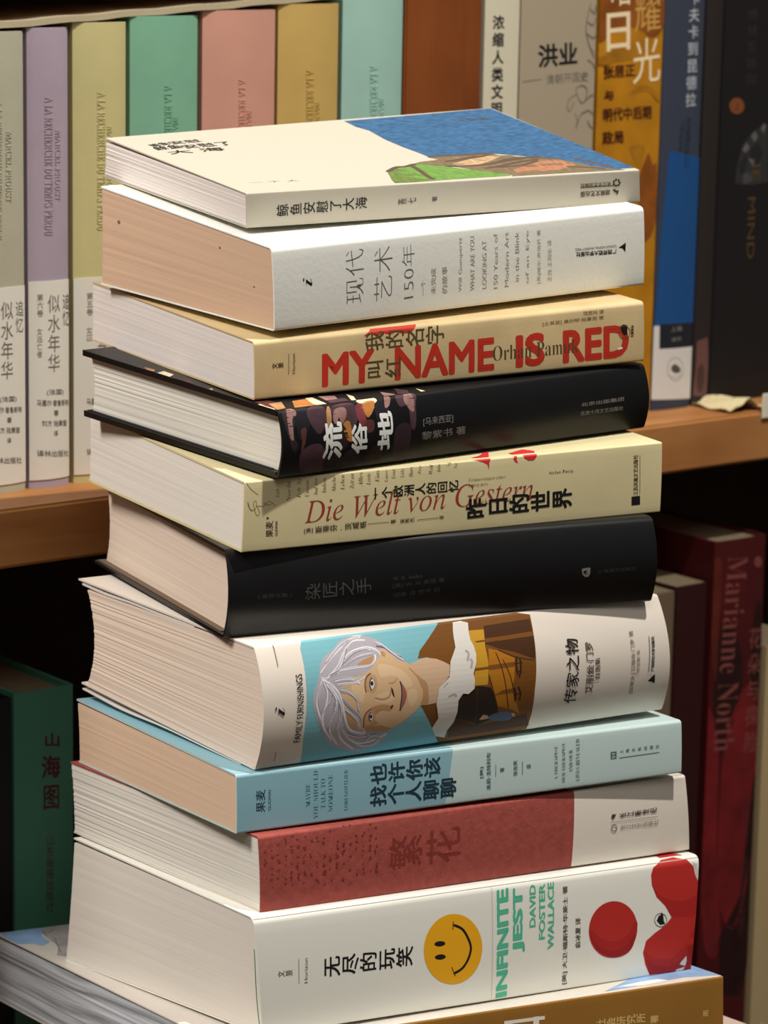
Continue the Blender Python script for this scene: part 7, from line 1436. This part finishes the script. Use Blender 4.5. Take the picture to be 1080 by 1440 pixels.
# ================================================================= the stack of books
PAPER = dict(
    white=pages_mat('pages_white', 'e6ded8', 2, .10, bump=.2), warm=pages_mat('pages_warm', 'e9d6c4', 2, .09, bump=.2), cream=pages_mat('pages_cream', 'e8e1d6', 2, .06, 1800, bump=.15),
    brown=pages_mat('pages_brown', 'd9b89c', 2, .07, 1500, bump=.15), tan=pages_mat('pages_tan', 'e0c2a6', 2, .06, 1500, bump=.15), grey=pages_mat('pages_grey', 'c9ced4', 2, .66, 300, .010, .3),
    ivory=pages_mat('pages_ivory', 'e3dfd4', 2, .12, 1300, bump=.25))
def stack_matrix(k):
    u, v, n = axes(k['yaw'], k['tv'], k['tu'])
    m = Matrix(((u[0], v[0], n[0], k['P'][0]), (u[1], v[1], n[1], k['P'][1]), (u[2], v[2], n[2], k['P'][2]+CAM_Z), (0, 0, 0, 1)))
    return m
def levels(k):
    T = k['T']
    out = set()
    for r, flip in ((k.get('rt', .001), 0), (k.get('rb', .0008), 1)):
        for q in (0, .08, .25, .5, .75, 1): out.add(round(T-q*r if flip else q*r, 7))
    n = 22 if k.get('bulge', 0) > .001 else 10
    lo, hi = k.get('rt', .001), T-k.get('rb', .0008)
    for i in range(1, n): out.add(round(lo+(hi-lo)*i/n, 7))
    return [-q for q in sorted(out)]
def lying_book(key, name, label, group, cover, spine=None, pages='cream', inside=None, gap=0., over_f=0., over_b=0., jitter=.00015, lines=26, back=None, flap=None, back_flap=None, board_edge=None, jacket_edge=None):
    k = STACK[key]
    L, W, T, tc = k['L'], k['W'], k['T'], k['tc']
    rng = random.Random(key)
    root = empty(name, stack_matrix(k), label, 'book', group)
    hard = k.get('hard')
    inset, over = k.get('inset', .0003), k.get('over', .0003)
    xs = lins(0, L, 14)
    lv = levels(k)
    # spine: a bent sheet
    bm = bmesh.new()
    outer = [[bm.verts.new(warp(k, x, spine_y(k, z), z)) for z in lv] for x in xs]
    ti = min(tc, .0012)
    inner = [[bm.verts.new(warp(k, x, spine_y(k, z)+ti, max(min(z, -ti), ti-T))) for z in lv] for x in xs]
    for i in range(len(xs)-1):
        for j in range(len(lv)-1):
            bm.faces.new((outer[i][j], outer[i][j+1], outer[i+1][j+1], outer[i+1][j]))
            bm.faces.new((inner[i][j], inner[i+1][j], inner[i+1][j+1], inner[i][j+1]))
        for j in (0, -1): bm.faces.new((outer[i][j], outer[i+1][j], inner[i+1][j], inner[i][j]))
    for j in range(len(lv)-1):
        for i in (0, -1): bm.faces.new((outer[i][j], inner[i][j], inner[i][j+1], outer[i][j+1]))
    sp = obj('spine', bm, spine or cover, root, 35)
    # covers
    y0t, y0b = spine_y(k, 0), spine_y(k, -T)
    ysf = lins(y0t, W+over_f, 10)
    curl = k.get('curl', 0.)
    f = obj('front_cover', slab(lambda x, y, d: warp(k, x, y, d), xs, ysf, tc), cover, root)
    ysb = lins(y0b, W+over_b, 10)
    obj('back_cover', slab(lambda x, y, d: warp(k, x, y, -T+tc+d), xs, ysb, tc), back or cover, root)
    if inside:       # the paler inner face of the boards
        obj('endpaper', slab(lambda x, y, d: warp(k, x, y, -T+tc+.00035+d), lins(.0012, L-.0012, 6), lins(.006, W-.0012, 6), .0003), inside, root)
    # page block with curved back and fore-edge
    bm = bmesh.new()
    zt, zb = -tc-.00015, -T+tc+.00015
    fc = k.get('fc', .0006)
    nl, ny = lines, 8
    A, Bq = [], []
    for j in range(nl+1):
        t = j/nl
        z = zt+(zb-zt)*t
        ys_, yf = spine_y(k, max(min(z, -k.get('rt', .001)), -T+k.get('rb', .0008)))+ti+.0003, W-over-fc*(1-(2*t-1)**2)+rng.uniform(-1, 1)*jitter
        jx = rng.uniform(-1, 1)*jitter
        ra, rb = [], []
        for i in range(ny+1):
            y = ys_+(yf-ys_)*i/ny
            zz_ = z-gap*(y/W)*(1-t)
            ra.append(bm.verts.new(warp(k, inset+jx*(.2+.8*i/ny), y, zz_)))
            rb.append(bm.verts.new(warp(k, L-inset-jx, y, zz_)))
        A.append(ra); Bq.append(rb)
    for j in range(nl):
        for i in range(ny):
            bm.faces.new((A[j][i], A[j][i+1], A[j+1][i+1], A[j+1][i]))
            bm.faces.new((Bq[j][i], Bq[j+1][i], Bq[j+1][i+1], Bq[j][i+1]))
        for i in (0, ny): bm.faces.new((A[j][i], A[j+1][i], Bq[j+1][i], Bq[j][i]))
    for i in range(ny):
        for j in (0, nl): bm.faces.new((A[j][i], A[j][i+1], Bq[j][i+1], Bq[j][i]))
    pb = obj('page_block', bm, PAPER[pages], root)
    if key == 11: tag(pb, 'wavy grey page edges with dark streaks')
    if key == 2: tag(pb, 'brown page edges with a few dark spots')
    if flap:         # the loose flap folded in under the front cover
        d0, drop, w_, mat_ = flap
        obj('cover_flap', slab(lambda x, y, d: warp(k, x, y, -tc-.0004-drop*(.35+.65*math.sin(9*y/W)**2)*min(1, max(0, (y-d0)/(W-d0)))+d), lins(.0002, L-.0004, 10), lins(d0, W+over_f*.6, 14), w_), mat_, root)
    if back_flap:    # loose jacket flap drooping below the back cover towards the fore-edge
        d0, drop, w_, mat_ = back_flap
        obj('back_flap', slab(lambda x, y, d: warp(k, x, y, -T-.0003-drop*max(0, (y-d0)/(W+over_b-d0))**1.3*(.75+.25*math.sin(70*y))+d), lins(.0004, L-.0004, 6), lins(d0, W+over_b, 14), w_), mat_, root)
    if board_edge:
        obj('board_edge', box_bm(L-.0003, L+.0013, .002, W-.004, -T+.0002, -.0004, .0003), board_edge, root)
    if jacket_edge:
        obj('jacket_edge', slab(lambda x, y, d: warp(k, -.0004+d, .0006+.0005*math.sin(x*140), x), lins(-T+.004, -.013, 12), [0, 1], .0004), jacket_edge, root)
    cut = tuple(lv)
    art_parts(ART[key], {'S': sp, 'F': f, 'C': pb}, {'S': lambda a, b, l: surf_spine(k, a, b, l), 'F': lambda a, b, l: surf_top(k, a, b, l+.00006),
              'C': lambda a, b, l: surf_cap(k, a, b, l)}, {'S': ((1, cut),), 'F': ((0, xs), (1, ysf))},
              {'S': (0, L, -T, 0), 'F': (0, L, k.get('rt', .001), W+over_f), 'C': (.001, W-.001, -T, 0)})
    return root
G1 = 'books in the leaning stack'
M = newmat
lying_book(1, 'paperback_book', 'thin cream paperback with a blue sea painted on its cover, topmost of the stack', G1, M('cover_ivory', 'bbb4a4', .6, .1, 900), pages='white', gap=.0011, jitter=.0002, lines=20)
lying_book(2, 'paperback_book', 'thick white textured paperback with brown page edges, second from the top of the stack', G1, M('cover_watercolour', 'f0f1ea', .7, .2, 520), pages='brown', jitter=.00006)
lying_book(3, 'paperback_book', 'kraft brown paperback with large red capital letters MY NAME IS RED on its spine', G1, M('cover_kraft', 'd2ba8c', .6, .12, 900, vary=.12, vscale=40), pages='white', jitter=.00005)
lying_book(4, 'hardcover_book', 'black hardcover with camouflage patches and brushed white title, fourth from the stack top', G1, M('cover_jet', '101113', .42, spec=.3), pages='ivory', jitter=.00014, lines=34, inside=M('endpaper_black', '1b1b1d', .7))
lying_book(5, 'paperback_book', 'yellowish book lettered Die Welt von Gestern in red italics, between two black books', G1, M('cover_parchment', 'dccfa2', .55, .08, 900, vary=.07, vscale=25), pages='cream', jitter=.00005, board_edge=M('board_black', '1a1713', .6))
lying_book(6, 'hardcover_book', 'plain black hardcover with barely visible grey spine title, above the white haired portrait', G1, M('cover_ink', '121214', .36, spec=.35), pages='warm', jitter=.00008, inside=M('endpaper_olive', '6c5c4a', .8))
lying_book(7, 'paperback_book', 'thick white book with a painted white haired woman on its rounded spine', G1, M('cover_milk', 'e4dace', .5), pages='warm', gap=.003, over_f=.008, over_b=.005, jitter=.00016, lines=60, flap=(.05, .0012, .0009, M('flap_white', 'e2dcd4', .6)), back_flap=(.012, .0034, .0006, M('flap_white', 'e2dcd4', .6)))
lying_book(8, 'paperback_book', 'light blue paperback with dark blue Chinese title, under the portrait book', G1, M('cover_ice', PALETTE['cover_pale'], .45), pages='tan', gap=.0008, jitter=.00005)
lying_book(9, 'paperback_book', 'brick red textured paperback with a cream right end on its spine', G1, M('cover_brick', 'a04c44', .75, .6, 420, vary=.16, vscale=260), pages='ivory', jitter=.00014, lines=40, back=M('cover_bone', 'ddd6ca', .6))
lying_book(10, 'paperback_book', 'thick white paperback with a yellow smiley face and red balls on its spine', G1, M('cover_snow', 'ecebe2', .42), pages='cream', gap=.0012, jitter=.00004, jacket_edge=M('edge_green', '2f9c6a', .6))
lying_book(11, 'large_format_book', 'wide brown spined book with wavy grey page edges, bottom of the stack in view', G1, M('cover_map', 'd9d2c8', .35, vary=.06, vscale=18), spine=M('spine_ochre', '96692c', .5, vary=.1, vscale=20), pages='grey', jitter=.0002, gap=.0015)
ART[12] = []
lying_book(12, 'paperback_book', 'pale pink book peeking out beneath the brown spined book at the very bottom', G1, M('cover_blush', 'd8beb0', .5), pages='cream')
# the sloping display stand that carries the stack
k = STACK[12]
u, v, n = axes(k['yaw'], k['tv'], k['tu'])
st = empty('display_stand', Matrix.Translation((k['P'][0]+.5*(u[0]*k['L']+v[0]*k['W']), k['P'][1]+.5*(u[1]*k['L']+v[1]*k['W']), 0)) @ Matrix.Rotation(math.radians(k['yaw']), 4, 'Z'),
           'wooden display stand with a sloping top under the book stack', 'stand')
inv = st.matrix_world.inverted()
mt = stack_matrix(k)
obj('sloping_top', slab(lambda x, y, d: inv @ (mt @ Vector((x, y, -k['T']-.0006+d))), [.004, k['L']-.02], [.004, k['W']-.01], .018), W_UP, st)
obj('post', box_bm(-.05, .05, -.05, .05, .03, CAM_Z-.585), W_UP, st)
obj('base', box_bm(-.13, .13, -.10, .10, 0, .03, .004), W_UP, st)

# ================================================================= books standing on the shelves
def stand_matrix(d): return shelf_matrix(d['u0'], d['V'], d['z0']) @ Matrix.Rotation(math.radians(d.get('lean', 0)), 4, 'Y')
def standing_book(key, name, label, group, cover, pages, spine=None, hard=0., band=None):
    d = STAND[key]
    w, h, dep, bl = d['w'], d['h'], d['depth'], d.get('bulge', 0)
    tc = .0022 if hard else .0006
    root = empty(name, stand_matrix(d), label, 'book', group)
    m0 = .0004
    n = 12 if bl > .001 else 4
    axs = lins(m0, w-m0, n)
    def sheet(pname, z0, z1, lift, mat, t=.0012):
        bm = bmesh.new()
        zs = lins(z0, z1, 3)
        r = .0012
        fr = [[bm.verts.new(surf_stand(d, a, z, lift-(r*.35 if i in (0, n) else 0))) for z in zs] for i, a in enumerate(axs)]
        bk = [[bm.verts.new(vadd(surf_stand(d, a, z, lift), [0, t, 0])) for z in zs] for a in axs]
        for i in range(n):
            for j in range(3):
                bm.faces.new((fr[i][j], fr[i+1][j], fr[i+1][j+1], fr[i][j+1]))
                bm.faces.new((bk[i][j], bk[i][j+1], bk[i+1][j+1], bk[i+1][j]))
            for j in (0, 3): bm.faces.new((fr[i][j], fr[i+1][j], bk[i+1][j], bk[i][j]))
        for j in range(3):
            for i in (0, n): bm.faces.new((fr[i][j], fr[i][j+1], bk[i][j+1], bk[i][j]))
        return obj(pname, bm, mat, root, 40)
    sp = sheet('spine', 0, h, 0, spine or cover)
    bd = None
    obj('front_cover', box_bm(w-m0-tc, w-m0, .0013, dep, 0, h), cover, root)
    obj('back_cover', box_bm(m0, m0+tc, .0013, dep, 0, h), cover, root)
    obj('page_block', box_bm(m0+tc+.0001, w-m0-tc-.0001, .0016, dep-hard, hard, h-hard), pages, root)
    if band:
        z1, bmat = band
        bd = sheet('paper_band', .004, z1, .00045, bmat, .0004)
        tag(bd, 'white paper band around the lower half')
    art_parts(STAND_ART[key], {'S': sp, 'band': bd}, {'S': lambda a, b, l: surf_stand(d, a, b, l)}, {'S': ((0, axs),)}, {'S': (m0, w-m0, 0, h)}, {'band_lettering': .0005})
    return root
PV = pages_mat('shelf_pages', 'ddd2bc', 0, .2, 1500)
PD = pages_mat('shelf_pages_shaded', '756854', 0, .2, 1500)  # darker copy of the shelf pages, shade of the bay put into the colour
G2, G3, G4 = 'pastel volumes on the shelf', 'books right of the shelf upright', 'books on the lower shelf'
BAND = M('band_white', 'dfdbd0', .55)
for key, lab in (('cream', 'pale grey cream volume with a white paper band, leftmost of the pastel row'), ('lilac', 'lilac volume with a white paper band, thinnest of the pastel row'),
                 ('straw', 'straw yellow volume with a white paper band, left of the green volume'), ('green', 'mint green volume with embossed spine in the pastel row'),
                 ('coral', 'coral pink volume with embossed spine in the pastel row'), ('ochre', 'ochre yellow volume between the coral and pale teal volumes'),
                 ('teal', 'pale teal volume beside the wooden shelf upright')):
    cl = newmat('cloth_'+key, PALETTE[key], .7, .25, 1400, vary=.06, vscale=40)
    standing_book(key, 'hardcover_book', lab, G2, cl, PV, hard=.003, band=(.0975 if key != 'cream' else .096, BAND))
standing_book('white', 'paperback_book', 'narrow cream spined book with bold black title, right beside the wooden upright', G3, M('spine_bone', 'd4ccb4', .6), PV)
standing_book('grey', 'paperback_book', 'wide grey beige book with black title and faint floral sketch', G3, M('spine_stone', 'a89a84', .6), PV)
standing_book('orange', 'paperback_book', 'orange and rust mottled book with large cream characters', G3, M('spine_amber', 'ba7e16', .55, vary=.22, vscale=45), PV)
standing_book('blue', 'paperback_book', 'slate and bright blue book with a white foot and round emblem', G3, M('spine_slate', '393f4e', .5), PV)
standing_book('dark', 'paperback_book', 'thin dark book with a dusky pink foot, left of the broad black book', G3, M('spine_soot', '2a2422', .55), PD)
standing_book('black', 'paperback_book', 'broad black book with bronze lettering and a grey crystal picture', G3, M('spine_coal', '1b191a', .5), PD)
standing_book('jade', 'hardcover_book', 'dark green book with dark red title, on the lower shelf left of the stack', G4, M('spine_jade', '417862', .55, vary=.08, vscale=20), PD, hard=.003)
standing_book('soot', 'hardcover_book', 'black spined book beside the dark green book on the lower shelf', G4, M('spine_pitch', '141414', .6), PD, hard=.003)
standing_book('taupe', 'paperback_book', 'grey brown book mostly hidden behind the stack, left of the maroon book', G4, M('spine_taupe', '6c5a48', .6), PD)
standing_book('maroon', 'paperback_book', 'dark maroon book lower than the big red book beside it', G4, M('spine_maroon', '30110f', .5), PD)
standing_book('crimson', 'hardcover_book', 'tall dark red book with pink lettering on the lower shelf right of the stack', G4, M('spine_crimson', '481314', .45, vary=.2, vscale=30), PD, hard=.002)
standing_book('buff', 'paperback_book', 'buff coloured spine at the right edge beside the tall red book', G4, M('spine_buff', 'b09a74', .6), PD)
# thin card lying on the pastel row
zl, zr = STAND['lilac']['h']+STAND['lilac']['z0'], STAND['coral']['h']+STAND['coral']['z0']
ul, ur = STAND['lilac']['u0']+STAND['lilac']['w']/2, STAND['coral']['u0']+STAND['coral']['w']/2
sl = (zr-zl)/(ur-ul)
cardz = lambda x: zl+sl*(x-ul)+.0014
bm = slab(lambda x, y, dd: (x-.80, y+.0006*math.sin(x*90), cardz(x)-cardz(.80)+dd+.0028+.0003*math.sin(x*170)), lins(.66, .906, 24), [0, .05, .14], .0028)
card = obj('card_sheet', bm, M('card_cream', 'b6a98c', .7, .2, 300))
card.matrix_world = shelf_matrix(.80, 1.1835, cardz(.80))
tag(card, 'thin cream card lying flat on top of the pastel volumes', 'card')
# price tag and crumpled slip at the right end of the shelf edge
tg = obj('price_tag', box_bm(0, .045, -.0016, -.0003, -.003, .0105, .0003), M('tag_white', 'dcd8c4', .5))
tg.matrix_world = shelf_matrix(1.1785, 1.15, ZS-.0005)
tag(tg, 'small white tag hanging on the shelf edge at the far right', 'tag')
bm = slab(lambda x, y, dd: (x, y, .0006+.006*max(0, 1-abs(x-.014)/.012)*(1-.4*y/.03)+.0008*math.sin(x*500+y*300)+dd), lins(0, .03, 14), lins(0, .03, 8), .0004)
sp = obj('paper_slip', bm, M('slip_cream', 'cdbf94', .7))
sp.matrix_world = shelf_matrix(1.158, 1.1535, ZS+.0012)
tag(sp, 'crumpled cream paper slip lying on the shelf before the broad black book', 'paper')
